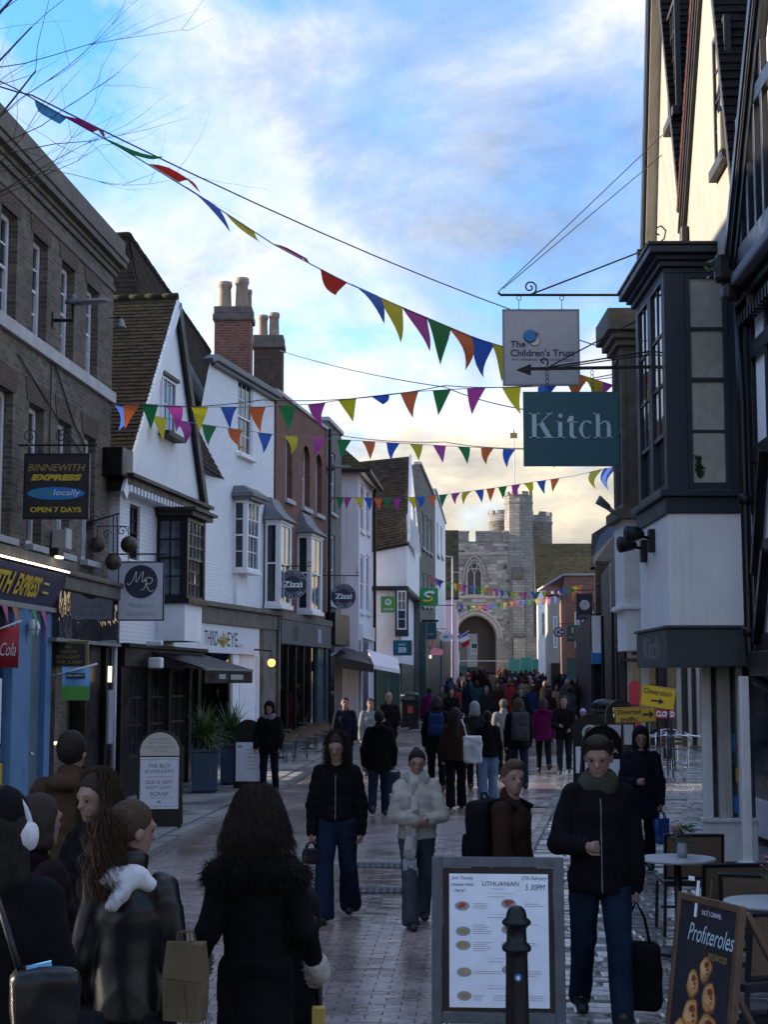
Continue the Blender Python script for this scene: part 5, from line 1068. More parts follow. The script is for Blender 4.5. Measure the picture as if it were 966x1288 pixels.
for s,xx in ((1,xr),(-1,xl)):
    k = [o for o in outer if abs(o[0] - xx) < 1e-6]; hi = max(o[1] for o in k)
    m.quad((xx,0,hi),(xx,0,zt),(0,0,zt)) if False else None
m.build('gate_wall',M.stone_gate,GATE)
# upper front (plain slab a hand behind the arch face fills the corners), sides and top
one('upper_wall',M.stone_gate,GATE,(xl,xr,0.03,dep - 0.1,apz + 0.9,zt),(xl,-cw - 0.05,0.03,dep - 0.1,0,apz + 0.9),(cw + 0.05,xr,0.03,dep - 0.1,0,apz + 0.9))
# moulded arch orders
for i,(g_,y0) in enumerate(((0.12,-0.10),(0.38,-0.20))):
    o = arch_pts(cw + g_,spr,apz + g_*1.1); n_ = arch_pts(cw + g_ + 0.2,spr,apz + (g_ + 0.2)*1.1); mm = MB()
    for a,b,c,d in zip(o,o[1:],n_,n_[1:]):
        mm.quad((a[0],y0,a[1]),(c[0],y0,c[1]),(d[0],y0,d[1]),(b[0],y0,b[1])); mm.quad((a[0],y0,a[1]),(b[0],y0,b[1]),(b[0],0.1,b[1]),(a[0],0.1,a[1])); mm.quad((d[0],y0,d[1]),(c[0],y0,c[1]),(c[0],0.1,c[1]),(d[0],0.1,d[1]))
    mm.build('arch_order',M.stone_trim,GATE)
one('shade_wall',M.room_dark,GATE,(0.15*cw,cw - 0.02,1.6,2.2,0,apz - 0.1),(-cw + 0.02,0.15*cw,1.6,2.2,Z(796),apz - 0.1))  # wall inside the arch, coloured dark to stand for the passage's shade
# stone courses proud of the wall
st = MB(); z = 0.4; sets_ = []
while z < zt - 0.35:
    h = random.uniform(0.24,0.36); x = xl + random.uniform(0,0.3)
    while x < xr - 0.2:
        w = random.uniform(0.35,0.85); cxm = x + w/2; k = (z + h/2)
        inside = abs(cxm) < cw + 0.62 + 0.3 and k < apz + 0.7 and not (k > spr and abs(cxm) > cw + 0.75 - (k - spr)/max(apz + 0.7 - spr,0.1)*cw)
        win = X(584) < cxm < X(611) and Z(752) < k < Z(700)
        if not inside and not win and random.random() < 0.93: y = -random.uniform(0.02,0.07); st.box(x + 0.012,x + w - 0.012,y,0.06,z + 0.012,z + h - 0.012)
        x += w
    z += h
stone = NT('stone_block'); g_ = stone.node('ShaderNodeNewGeometry'); r_ = stone.ramp(g_.outputs['Random Per Island'],[(0,(0.17,0.16,0.14)),(0.35,(0.29,0.275,0.24)),(0.7,(0.38,0.36,0.31)),(1,(0.46,0.44,0.385))]); o_ = stone.obj(); n_ = stone.noise(o_,2.2,6,0.65)
stone.done(stone.mix(stone.ramp(n_,[(0.45,0.0),(0.75,0.6)]),r_,(0.12,0.115,0.10)),0.9,stone.bump(stone.noise(o_,14,5),0.6,0.03))
st.build('stone',M.stone_block,GATE,kind='stuff')
one('string_course',M.stone_trim,GATE,(xl,xr,-0.16,0.05,Z(752.5),Z(749)),(xl,xr,-0.14,0.05,Z(697.5),Z(695)))
mr = []
for a,b in ((557,566),(577,591),(600,631),(636,662)): one('merlon',M.stone_gate,GATE,(X(a),X(b),-0.05,0.6,zt + 0.002,Z(670)),bevel=0.03); one('merlon_cap',M.stone_trim,GATE,(X(a) - 0.06,X(b) + 0.06,-0.12,0.66,Z(670) + 0.003,Z(670) + 0.16))
one('parapet',M.stone_gate,GATE,(xl,xr,0.035,0.5,zt - 0.5,zt - 0.004))
# gothic window: two lights under a pointed head
wx,ww,w0,ws,wa = X(597.5),X(607) - X(597.5),Z(748),Z(722),Z(704)
mm = MB(); o = [(x + wx,z) for x,z in [(ww + 0.02,w0)] + arch_pts(ww,ws,wa) + [(-ww - 0.02,w0)]]; mm.add([(x,-0.015 - 0.03,z) for x,z in o],[tuple(range(len(o)))]); win = mm.build('gothic_window',M.glass,GATE)
mm = MB(); pts = [(wx + ww,-0.1,w0)] + [(x + wx,-0.1,z) for x,z in arch_pts(ww,ws,wa)] + [(wx - ww,-0.1,w0)]; mm.tube(pts,0.09,6); pts2 = [(wx + ww*1.35,-0.12,ws - 0.1)] + [(x + wx,-0.12,z) for x,z in arch_pts(ww*1.35,ws,wa + 0.35)] + [(wx - ww*1.35,-0.12,ws - 0.1)]; mm.tube(pts2,0.08,6); mm.tube([(wx,-0.1,w0),(wx,-0.1,ws + 0.1)],0.07,6)
for s in (-1,1): mm.tube([(wx + s*ww/2 + x,-0.1,z) for x,z in arch_pts(ww/2,ws - 0.2,ws + 0.5,5)],0.05,6)
mm.tube([(wx + 0.28*math.cos(t),-0.1,ws + 0.72 + 0.28*math.sin(t)) for t in np.linspace(0,6.28,9)],0.05,6); mm.box(wx - ww - 0.2,wx + ww + 0.2,-0.2,0.05,w0 - 0.2,w0); mm.build('tracery',M.stone_trim,win)
for px,py in ((583.5,695),(614,696),(643,696),(637,714),(641,731),(582,749),(612,750),(579,768),(611,768),(641,783),(643,750)): one('put_log_hole',M.room_dark,GATE,(X(px) - 0.12,X(px) + 0.12,-0.075,0.02,Z(py) - 0.13,Z(py) + 0.13))
# stair turret and drum towers
def drum(px0,px1,py_top,dy,n,name,base=0.0,crenel=6,lab=None):
    xc = (X(px0) + X(px1))/2*(YG + dy)/YG + (ox*((YG + dy)/YG) - ox); r = (X(px1) - X(px0))/2*(YG + dy)/YG; h = W(600,py_top,YG + dy).z - oz
    mm = MB(); mm.lathe([(r,base),(r,h - 1.1),(r*1.04,h - 1.05),(r*1.04,h - 0.85),(r,h - 0.8),(r,h - 0.35)],n,(xc,dy,0)); t = mm.build(name,M.stone_gate,GATE,smooth=n > 10)
    for k in range(crenel):
        a = 2*math.pi*(k + 0.25)/crenel; b = a + 2*math.pi/crenel*0.62; mm = MB(); k_ = 4; vs = []
        for rr in (r*0.82,r):
            for zz_ in (h - 0.36,h): vs += [(xc + rr*math.cos(a + (b - a)*i/k_),dy + rr*math.sin(a + (b - a)*i/k_),zz_) for i in range(k_ + 1)]
        s = k_ + 1; fs = []
        for i in range(k_): fs += [(2*s + i,2*s + i + 1,3*s + i + 1,3*s + i),(i + 1,i,s + i,s + i + 1),(s + i,3*s + i,3*s + i + 1,s + i + 1)]
        fs += [(0,2*s,3*s,s),(k_,s + k_,3*s + k_,2*s + k_)]; mm.add(vs,fs); mm.build('merlon',M.stone_gate,t)
    return t
drum(636.5,672.5,619.5,0.6,8,'stair_turret',crenel=8); drum(650,697,645.5,4.0,28,'round_tower',crenel=8); drum(616,660,643.5,8.5,24,'round_tower',crenel=8)
one('buttress',M.stone_gate,GATE,(X(645),X(660),-1.0,0.1,0,Z(730)),(X(645),X(660),-1.5,0.1,0,Z(803)),bevel=0.06); one('buttress_cap',M.stone_dirty,GATE,(X(644.5),X(660.5),-1.08,0.1,Z(730) + 0.003,Z(714)),(X(644.5),X(660.5),-1.55,-1.0,Z(803) + 0.003,Z(797)),bevel=0.2)
one('buttress',M.stone_gate,GATE,(X(660.5),X(676),-0.9,2,0,Z(802)),(X(660.5),X(671),-0.6,2,0,Z(750)),bevel=0.06)
m = MB(); p0 = Vector((X(651.5),1.5,Z(625))); m.tube([p0,p0 + Vector((0,0,Z(549) - Z(625)))],0.06,6); fp = m.build('flag_pole',M.white_paint,GATE); one('vane',M.ink_gold,fp,(p0.x - 0.35,p0.x + 0.3,1.48,1.52,Z(548),Z(541)),(p0.x - 0.05,p0.x + 0.05,1.48,1.52,Z(541),Z(537)))
# houses seen through the arch
for i,(a,b,Yq,pt,mat,lab) in enumerate(((560,588,182,780,M.stone_dirty,'brownish house seen through the gate arch, on the left'),(588,606,196,772,M.stone_trim,'pale grey house seen through the gate arch, in the middle'),(606,660,185,775,M.brick_brown,'brick house seen through the gate arch, on the right'))):
    x0,x1 = WX(a,Yq),WX(b,Yq); zt_ = W(a,pt,Yq).z; r = thing('house_beyond',lab,'building',(x0,Yq,1.4)); w = x1 - x0; h = zt_ - 1.4
    one('wall',mat,r,(0,w,0,5,0,h)); rf = MB(); rf.slab([(-0.2,-0.3,h),(w + 0.2,-0.3,h),(w + 0.2,2.6,h + 2.4),(-0.2,2.6,h + 2.4)],0.1); rf.build('roof',M.tile_brown,r)
    for zc in (h - 1.8,h - 4.4):
        k = max(1,int(w/1.5))
        for j in range(k): u_ = (j + 0.5)*w/k; window(r,u_ - 0.4,u_ + 0.4,zc - 0.7,zc + 0.7,-0.05,M.white_paint,M.glass,2,(1,1),fr=0.07)
    one('shop_front',M.green_paint,r,(0,w,-0.3,0,0,2.6))
# ------------------------------------------------------------------ hanging signs
H2 = math.pi/2
def board(name,label,px0,px1,py0,py1,Y,mat,th=0.04,edge=None,cat='sign',rotz=0.0,group=None):
    """flat sign facing the camera; local x right, z up, origin at its centre bottom"""
    a,b = W(px0,py1,Y),W(px1,py0,Y); w,h = b.x - a.x,b.z - a.z
    r = thing(name,label,cat,((a.x + b.x)/2,Y,a.z),rotz,group)
    bd = one('board',mat,r,(-w/2,w/2,-th/2,th/2,0,h),bevel=0.004)
    if edge: m = MB(); frame4(m,-w/2 - 0.012,w/2 + 0.012,-0.012,h + 0.012,-th/2 - 0.006,0.022,th + 0.012); m.build('edge',edge,r)
    r['w'] = w; r['h'] = h
    return r,w,h,bd
def clean(r):
    for k in ('w','h'):
        if k in r: del r[k]
def bline(r,txt,cx,cz,w,h,mat,y=-0.024,**kw): return text(r,txt,0.3,(cx,y,cz),mat,fit=(w,h),**kw)
def scroll(m,c,r0,turns=1.6,flip=1,th=0.008,y=0.0,start=0.0):
    pts = []
    for i in range(26):
        t = i/25; a = start + flip*turns*2*math.pi*t; rr = r0*(1 - 0.85*t); pts.append((c[0] + rr*math.cos(a),y,c[1] + rr*math.sin(a)))
    m.tube(pts,th,5)
def bracket(r,x0,x1,z,th=0.014,chains=(),ztop=None,scrolls=()):
    m = MB(); m.tube([(x0,0,z),(x1,0,z)],th,8)
    for c in chains:
        n = max(2,int((z - ztop)/0.035))
        for k in range(n): zz_ = z - (k + 0.5)*(z - ztop)/n; m.tube([(c + 0.011*math.cos(t)*(1 if k % 2 else 0.2),0.011*math.cos(t)*(0.2 if k % 2 else 1),zz_ + 0.022*math.sin(t)) for t in np.linspace(0,6.28,8)],0.0035,4)
    for s in scrolls: scroll(m,*s)
    return m.build('bracket',M.iron,r)
# corner shop sign
r,w,h,bd = board('hanging_sign','black and gold hanging sign of the express corner shop, by the brick wall',30,112,572,652,22.0,M.sign_black,0.10,M.iron); y = -0.054
bline(r,'BINNEWITH',0,h*0.79,w*0.9,h*0.11,M.ink_gold,y,shear=0.25,bold=0.0); bline(r,'EXPRESS',0,h*0.635,w*0.8,h*0.10,M.ink_yellow,y,shear=0.25,bold=0.02)
m = MB(); m.lathe([(0.0,0),(0.5,0),(0.5,0.004),(0,0.004)],32); ov = m.build('oval',M.ink_blue,r,loc=(0,y + 0.001,h*0.385),rot=(H2,0,0)); ov.scale = (w*0.9,h*0.2,1)
bline(r,'shop',-w*0.21,h*0.385,w*0.30,h*0.12,M.ink_green,y - 0.005); bline(r,'locally',w*0.17,h*0.385,w*0.42,h*0.12,M.ink_white,y - 0.005,shear=0.2); bline(r,'OPEN 7 DAYS',0,h*0.13,w*0.8,h*0.085,M.ink_yellow,y,bold=0.01)
bracket(r,-w*0.65,w*0.62,h + 0.14,0.014,(-w*0.3,w*0.42),h + 0.01,(((-w*0.45,h + 0.27),0.11,1.4,1),((0.05,h + 0.27),0.11,1.4,1))); clean(r)
# pawnbroker's three balls
r = thing('pawnbroker_sign','three dull bronze balls hanging from an iron scroll bracket','sign',W(142,720,26.0))
o0 = W(142,720,26.0)
for px,py,rr in ((122,685,10),(162,685,11),(142,707,10.5)):
    c = W(px,py,26.0 + (0.15 if px == 162 else 0)) - o0; R_ = rr*26/FPX; m = MB(); m.lathe([(R_*math.sin(t),-R_*math.cos(t)) for t in np.linspace(0.02,3.12,15)],24,c); m.build('ball',M.brass_ball,r,smooth=True)
m = MB(); P = lambda px,py: W(px,py,26.0) - o0
m.tube([P(108,658),P(150,646)],0.014,6); m.tube([P(142,647),P(142,697)],0.010,6); m.tube([P(147,650),P(147,697)],0.010,6); m.tube([P(122,662),P(160,662)],0.008,6); m.tube([P(122,662),P(122,676)],0.006,6); m.tube([P(161,662),P(161,675)],0.006,6)
for c_,q in (((P(118,655).x,P(118,655).z),0.10),((P(108,664).x,P(108,664).z),0.10),((P(153,668).x,P(153,668).z),0.09),((P(134,672).x,P(134,672).z),0.08)): scroll(m,c_,q,1.3)
m.build('bracket',M.iron,r)
# restaurant sign
r,w,h,bd = board('hanging_sign','pale square hanging sign with dark round monogram, beside the bronze balls',148,206,707,780,26.8,M.sign_white,0.05,M.ink_navy); y = -0.03
m = MB(); m.lathe([(0.0,0),(0.5,0),(0.5,0.004),(0,0.004)],40); d_ = m.build('disc',M.ink_navy,r,loc=(0,y + 0.002,h*0.66),rot=(H2,0,0)); d_.scale = (w*0.74,w*0.74,1)
def swash(m,pts,wd):
    n = len(pts); P_ = [Vector(p) for p in pts]; c = []
    for i in range(n - 1):
        a,b,p0,p3 = P_[i],P_[i + 1],P_[max(0,i - 1)],P_[min(n - 1,i + 2)]
        for k in range(5):
            t = k/5; c.append(0.5*((2*a) + (b - p0)*t + (2*p0 - 5*a + 4*b - p3)*t*t + (3*a - p0 - 3*b + p3)*t ** 3))
    c.append(P_[-1]); m.tube([(p.x,0,p.y) for p in c],wd,5)
m = MB(); k = w*0.30
swash(m,[(-1.0*k,-0.1*k),(-0.9*k,-0.25*k),(-0.6*k,0.1*k),(-0.35*k,0.75*k),(-0.35*k,-0.05*k),(0.15*k,0.75*k),(0.08*k,0.0),(0.3*k,0.1*k)],0.007); swash(m,[(0.0*k,-0.6*k),(0.25*k,-0.5*k),(0.42*k,0.15*k),(0.2*k,0.0),(0.45*k,0.3*k),(0.85*k,0.2*k),(0.7*k,-0.15*k),(0.42*k,-0.2*k),(0.65*k,-0.7*k),(0.95*k,-0.62*k)],0.007)
m.build('monogram',M.ink_white,r,loc=(0,y - 0.006,h*0.66)); bline(r,"Madame's",0,h*0.255,w*0.6,h*0.08,M.ink_grey,y,shear=0.45,bold=-0.002); bline(r,'Restaurant',0,h*0.115,w*0.66,h*0.085,M.ink_grey,y,shear=0.45,bold=-0.002)
bracket(r,-w*0.75,w*0.55,h + 0.14,0.014,(-w*0.3,w*0.3),h); clean(r)
# gold notice
r,w,h,bd = board('notice_sign','black notice with gold rim about buying gold, above the dark doorway',62,111,806,841,23.9,M.gold_frame,0.06); y = -0.034
one('panel',M.sign_black,r,(-w*0.43,w*0.43,y - 0.006,y,h*0.10,h*0.90),bevel=0.004); y -= 0.009
for i,(t,ww_) in enumerate((('ALL',0.2),('GOLD',0.42),('BOUGHT',0.62),('FOR CASH',0.7))): bline(r,t,0,h*(0.79 - 0.185*i),w*ww_,h*0.115,M.ink_gold,y)
clean(r)
# flags on poles
def pole_flag(name,label,base,tip,f,Y,mat,cat='flag'):
    b,t = W(*base,Y),W(*tip,Y - 0.05); r = thing(name,label,cat,b); m = MB(); m.tube([(0,0,0),t - b],0.014,8); m.build('pole',M.white_paint,r,smooth=True)
    x0,x1,z0,z1 = W(f[0],f[3],Y).x - b.x,W(f[1],f[3],Y).x - b.x,W(f[0],f[3],Y).z - b.z,W(f[0],f[2],Y).z - b.z; n = 14; m = MB(); vs = []
    for yy in (-0.006,0.006):
        for i in range(n + 1):
            u_ = i/n; vs += [(x0 + (x1 - x0)*u_,yy + 0.02*math.sin(u_*7),z0),(x0 + (x1 - x0)*u_,yy + 0.012*math.sin(u_*7 + 0.4),z1)]
    k = 2*(n + 1); fs = []
    for i in range(n): a = 2*i; fs += [(a,a + 2,a + 3,a + 1),(k + a + 1,k + a + 3,k + a + 2,k + a),(a + 1,a + 3,k + a + 3,k + a + 1),(a + 2,a,k + a,k + a + 2)]
    m.add(vs,fs); fl = m.build('cloth',mat,r,smooth=True); return r,(x0,x1,z0,z1),fl
r,(x0,x1,z0,z1),fl = pole_flag('advert_flag','small ice cream flag of blue sky over green field, beside the doorway',(58,852),(122,835),(77,112,839,881),23.6,M.ink_sky)
cx = (x0 + x1)/2; w = x1 - x0; h = z1 - z0
one('meadow',M.ink_green,r,(x0 + 0.005,x1 - 0.005,-0.036,-0.030,z0 + 0.005,z0 + h*0.42))
one('title_band',M.ink_black,r,(cx - w*0.34,cx + w*0.34,-0.044,-0.038,z0 + h*0.66,z0 + h*0.82)); bline(r,"BEN & JERRY'S",cx,z0 + h*0.74,w*0.6,h*0.09,M.ink_white,-0.047)
r,(x0,x1,z0,z1),fl = pole_flag('advert_flag','red soft drink flag at the left edge of the picture',(-30,802),(26,781),(-36,22,788,840),20.6,M.sign_red); bline(r,'Coca-Cola',(x0 + x1)/2 + 0.03,z0 + (z1 - z0)*0.45,(x1 - x0)*0.82,(z1 - z0)*0.32,M.ink_white,-0.034,shear=0.4)
# small pastel pennants above the blue shop
r = thing('pennant_string','short string of pastel pennants over the blue shopfront','bunting',F1.loc(F1.u(-40),-0.3,zfb - 0.1)); b0 = Vector(r.location)
pts = [F1.loc(F1.u(p,-0.3),-0.3,zfb - 0.1) - b0 for p in range(-40,62,6)]; m = MB(); m.tube(pts,0.006,4); m.build('cord',M.cord_grey,r)
for px,c in ((-8,'sky'),(4,'pink'),(17,'peach'),(30,'sky'),(41,'mint'),(53,'pink')):
    p = F1.loc(F1.u(px,-0.3),-0.3,zfb - 0.1) - b0; a = Vector((F1.t.x,F1.t.y,0))*0.12; m = MB(); m.slab([p - a,p + a*0.2 + Vector((0.05,0,-0.25)),p + a*0.1 + Vector((0.02,0,-0.5)),p + a],0.004); m.build('pennant',M['flag_' + c],r)
# round restaurant signs
def ring_text(r,txt,rad,mat,y,a0,a1,size):
    n = len(txt)
    for i,ch in enumerate(txt):
        if ch == ' ': continue
        a = a0 + (a1 - a0)*i/max(1,n - 1); me = text_mesh(ch,size); me.materials.append(mat); up = 1 if a0 > a1 else -1
        link('lettering',me,None,r,(rad*math.cos(a),y,rad*math.sin(a) + r['c']),(H2,-(a - H2) if up > 0 else -(a + H2),0))
def round_sign(px,py,rp,Y,label,bx0,bx1,by):
    c = W(px,py,Y); R_ = rp*Y/FPX; r = thing('round_sign',label,'sign',(c.x,Y,c.z - R_),group=None); r['c'] = R_
    m = MB(); m.lathe([(0.0,-0.03),(R_,-0.03),(R_,0.03),(0,0.03)],40); m.build('disc',M.ink_navy,r,loc=(0,0,R_),rot=(H2,0,0))
    m = MB()
    for q in (0.96,0.62): m.tube([(R_*q*math.cos(t),-0.034,R_ + R_*q*math.sin(t)) for t in np.linspace(0,2*math.pi,41)],0.011 if q > 0.9 else 0.006,4)
    m.build('rim',M.sign_grey,r)
    one('band',M.ink_navy,r,(-R_*0.93,R_*0.93,-0.045,-0.036,R_*0.72,R_*1.28))
    bline(r,'Zizzi',0,R_,R_*1.35,R_*0.42,M.ink_white,-0.05,bold=0.01); ring_text(r,'DELICIOUSLY',R_*0.79,M.ink_white,-0.036,R(150),R(30),R_*0.22); ring_text(r,'ITALIAN',R_*0.79,M.ink_white,-0.036,R(-135),R(-45),R_*0.26)
    del r['c']; m = MB(); zb_ = W(px,by,Y).z - (c.z - R_); m.tube([(W(bx0,by,Y).x - c.x,0,zb_),(W(bx1,by,Y).x - c.x,0,zb_)],0.016,6); m.tube([(0,0,2*R_),(0,0,zb_)],0.01,5); scroll(m,(W(bx0 + 4,by,Y).x - c.x,zb_ + 0.12),0.09,1.3); scroll(m,(W(bx1 - 3,by,Y).x - c.x,zb_ + 0.08),0.06,1.3); m.build('bracket',M.iron,r)
round_sign(368,735,18.5,40.8,'dark round restaurant sign before the red brick bay, larger of the two',345,392,712); round_sign(432,750,16,47.0,'dark round restaurant sign further along, smaller of the two',402,452,724)
# shop signs further on
r,w,h,bd = board('shop_sign','lime green square hanging sign with white round emblem',479,497.5,750,770.5,55.5,M.sign_green,0.06); m = MB(); m.lathe([(0.0,0),(0.12,0),(0.12,0.006),(0,0.006)],24,(0,h*0.64,0.035)); m.build('emblem',M.ink_white,r,rot=(H2,0,0)); bline(r,'o',0,h*0.66,0.10,0.12,M.ink_green,-0.045,bold=0.02); bline(r,'OXFAM',0,h*0.2,w*0.66,h*0.13,M.ink_white,-0.034,bold=0.01); bracket(r,-0.6,0.6,h + 0.22,0.015,(0,),h); clean(r)
r,w,h,bd = board('shop_sign','teal box sign reading 50 above the dark doorway',496,517,806,824,55.0,M.sign_cyan,0.3,M.iron,rotz=R(-14)); bline(r,'50',0.02,h*0.36,w*0.5,h*0.4,M.ink_white,-0.155,bold=0.02); one('print',M.ink_pale,r,(-w*0.2,w*0.24,-0.157,-0.151,h*0.68,h*0.78)); clean(r)
r,w,h,bd = board('shop_sign','bright green square lit sign with white and yellow arrow letter',527,551,739.5,762,66.0,M.sign_subgreen,0.14); m = MB(); k = h*0.3
swash(m,[(0.75*k,0.75*k),(0.1*k,0.85*k),(-0.6*k,0.55*k),(-0.4*k,0.12*k),(0.1*k,0.0)],0.055); m.slab([(0.6*k,-0.07,1.15*k),(0.6*k,-0.07,0.4*k),(1.25*k,-0.07,0.78*k)],0.02); m.build('emblem',M.ink_white,r,loc=(0,-0.08,h*0.5)); m = MB(); swash(m,[(0.05*k,0.0),(0.5*k,-0.2*k),(0.6*k,-0.6*k),(0.0*k,-0.85*k),(-0.7*k,-0.75*k)],0.055); m.slab([(-0.6*k,-0.07,-0.4*k),(-0.6*k,-0.07,-1.15*k),(-1.25*k,-0.07,-0.78*k)],0.02); m.build('emblem',M.ink_yellow,r,loc=(0,-0.08,h*0.5))
m = MB(); m.tube([(w*0.5,0,0.02),(w*0.5 + 0.65,0,0.02)],0.02,6); m.tube([(-w*0.5 - 0.4,0,0.3),(-w*0.5,0,0.3)],0.02,6); m.build('bracket',M.iron,r); clean(r)
r,w,h,bd = board('shop_sign','dark teal hanging sign with small pale emblem under the green lit sign',523.5,549,783,804,67.5,M.sign_teal,0.08); one('print',M.ink_grey,r,(-w*0.36,w*0.36,-0.046,-0.041,h*0.26,h*0.34)); one('emblem',M.ink_grey,r,(-0.08,0.08,-0.047,-0.042,h*0.52,h*0.7)); one('top_rail',M.iron,r,(-w*0.6,w*0.6,-0.05,0.05,h + 0.02,h + 0.12)); clean(r)
r = thing('burger_shop_awning','red awning with white capital lettering under the dark teal sign','awning',W(534,815,69.0)); b0 = Vector(r.location); q = lambda px,py,Y: W(px,py,Y) - b0
m = MB(); m.slab([q(521,815,68.5),q(545,815,68.5),q(545,803,69.5),q(521,803,69.5)],0.03); m.build('canopy',M.sign_red,r); bline(r,'GUYS',0,q(534,809,68.9).z,0.62,0.2,M.ink_white,-0.14,bold=0.01,rot=(H2 - 0.0,0,0)); m = MB(); m.slab([q(541,824,69),q(557,824,71),q(557,817,72.5),q(538,812,70)],0.03); m.build('side_canopy',M.sign_red,r)
one('lamp',M.lamp_soft,r,(q(520,826,68).x,q(520,826,68).x + 0.13,-0.1,0.0,q(520,827,68).z,q(520,827,68).z + 0.13),(q(539,827,69).x,q(539,827,69).x + 0.13,-0.1,0.0,q(539,828,69).z,q(539,828,69).z + 0.13))
c = W(561,801,74.0); r = thing('oval_sign','white oval hanging sign close to the lilac house','sign',(c.x,74.0,c.z - 0.23)); m = MB(); m.lathe([(0,-0.03),(0.5,-0.03),(0.5,0.03),(0,0.03)],28); d_ = m.build('oval',M.ink_white,r,loc=(0,0,0.23),rot=(H2,0,0)); d_.scale = (0.66,0.46,1); m = MB(); m.tube([(0,0,0.46),(0,0,0.62),(-0.6,0,0.62)],0.014,5); m.build('bracket',M.iron,r); one('print',M.ink_grey,r,(-0.12,0.12,-0.036,-0.032,0.17,0.29))
# right-hand far signs
r,w,h,bd = board('pub_sign','black pub sign with pale painted crest hanging on the right',726,745,747,779,60.0,M.sign_black,0.08,M.iron); m = MB(); m.lathe([(0,0),(0.2,0),(0.2,0.006),(0,0.006)],20,(0,h*0.56,0.044)); m.tube([(0.1*math.cos(t),h*0.56 + 0.14*math.sin(t),0.055) for t in np.linspace(0,6.28,12)],0.03,5); m.build('crest',M.sign_grey,r,rot=(H2,0,0)); bline(r,'LADY LUCK',0,h*0.12,w*0.8,h*0.1,M.ink_grey,-0.044); bracket(r,-0.5,0.9,h + 0.15,0.02); clean(r)
r,w,h,bd = board('pub_sign','smaller black hanging sign just right of the crest sign',747,756,758,775,57.0,M.sign_black,0.08); one('print',M.ink_grey,r,(-w*0.3,w*0.3,-0.046,-0.041,h*0.4,h*0.65)); clean(r)
c = W(703,795,80.0); r = thing('round_sign','small plum round sign with white ring before the cream house','sign',(c.x,80,c.z - 0.27)); m = MB(); m.lathe([(0,-0.04),(0.27,-0.04),(0.27,0.04),(0,0.04)],28); m.build('disc',M.ink_plum,r,loc=(0,0,0.27),rot=(H2,0,0)); m = MB(); m.tube([(0.15*math.cos(t),-0.05,0.27 + 0.15*math.sin(t)) for t in np.linspace(0.9,5.4,16)],0.025,5); m.tube([(0.02,-0.05,0.27),(0.2,-0.05,0.27)],0.025,5); m.build('emblem',M.ink_white,r); m = MB(); m.tube([(0,0,0.54),(0,0,0.7),(0.7,0,0.7)],0.015,5); m.build('bracket',M.iron,r)
r,w,h,bd = board('shop_sign','dark green hanging sign with gold print before the red brick block',713,728,786,807,74.0,M.green_paint,0.08); bline(r,'METZO',0,h*0.24,w*0.7,h*0.15,M.ink_gold,-0.044); one('emblem',M.ink_gold,r,(-0.05,0.05,-0.047,-0.042,h*0.5,h*0.85)); clean(r)
# ---- the two big signs on the right
Yc = 19.35
r,w,h,bd = board('charity_sign','pale grey square charity shop sign hanging over the teal sign',634,727.5,390.5,484,Yc,M.sign_grey,0.035,M.grey_metal); y = -0.021
ft = lambda zx,zy: ((zx - 163)/450*w - w/2,h - (zy - 195)/450*h)
def ftext(t,x0,x1,y0,y1,mat,**kw):
    a,b = ft(x0,y1),ft(x1,y0); bline(r,t,(a[0] + b[0])/2,(a[1] + b[1])/2,b[0] - a[0],b[1] - a[1],mat,y - 0.002,**kw)
ftext('The',203,294,381,421,M.ink_navy,bold=0.006); ftext("Children's Trust",203,586,432,475,M.ink_navy,bold=0.006); ftext('For children with brain injury',212,584,485,508,M.ink_navy)
for (cx_,cz_,rr,mt,yy) in ((348,380,33,M.ink_black,0.001),(348,380,30,M.cream_card,0.003),(322,355,41,M.ink_navy,0.005),(322,350,36,M.ink_blue,0.007)):
    a = ft(cx_,cz_); m = MB(); q = rr/450*w; m.lathe([(0,0),(q,0),(q,0.001),(0,0.001)],30); m.build('emblem',mt,r,loc=(a[0],y - yy,a[1]),rot=(H2,0,0))
a = ft(362,340); m = MB(); m.tube([(-0.03,0,0),(0.035,0,0.0)],0.004,4); m.tube([(0,0,-0.03),(0.0,0,0.04)],0.004,4); m.tube([(-0.02,0,0.02),(0.02,0,-0.02)],0.004,4); m.build('emblem',M.ink_red,r,loc=(a[0],y - 0.009,a[1]))
zb_ = W(700,371,Yc).z - r.location.z; P = lambda px,py,Y=Yc: W(px,py,Y) - Vector(r.location)
m = MB(); m.tube([P(627,368),P(630,371),P(795,371)],0.017,8)
for px in (653,707):
    a,b = P(px,372),P(px,391); m.tube([a + Vector((0.028*math.cos(t),0,0.0 - 0.03 + 0.03*math.sin(t))) for t in np.linspace(0,6.28,10)],0.005,5); m.tube([a - Vector((0,0,0.055)),b + Vector((0,0,0.03))],0.004,5); m.tube([b + Vector((0.014*math.cos(t),0,0.014 + 0.014*math.sin(t))) for t in np.linspace(0,6.28,8)],0.004,4)
a = P(666,371); scroll(m,(a.x + 0.01,a.z + 0.10),0.095,1.5,1,0.011,0,-1.57); m.tube([P(666,371),P(700,358),P(826,309)],0.011,6); m.tube([P(826,309),P(836,300),P(838,290),P(832,284),P(826,287),P(825,293),P(830,296)],0.011,6)
m.build('bracket',M.iron,r,smooth=True)
m = MB(); e1_ = F_R2.loc(F_R2.uz(839,165)[0],0,F_R2.uz(839,165)[1]) - Vector(r.location); m.tube([P(627,367),e1_],0.006,4); e2_ = F_R2.loc(F_R2.uz(833,195)[0],0,F_R2.uz(833,195)[1]) - Vector(r.location); m.tube([P(633,363),e2_],0.006,4); m.build('guy_wire',M.wire,r); clean(r)
Yk = 18.0
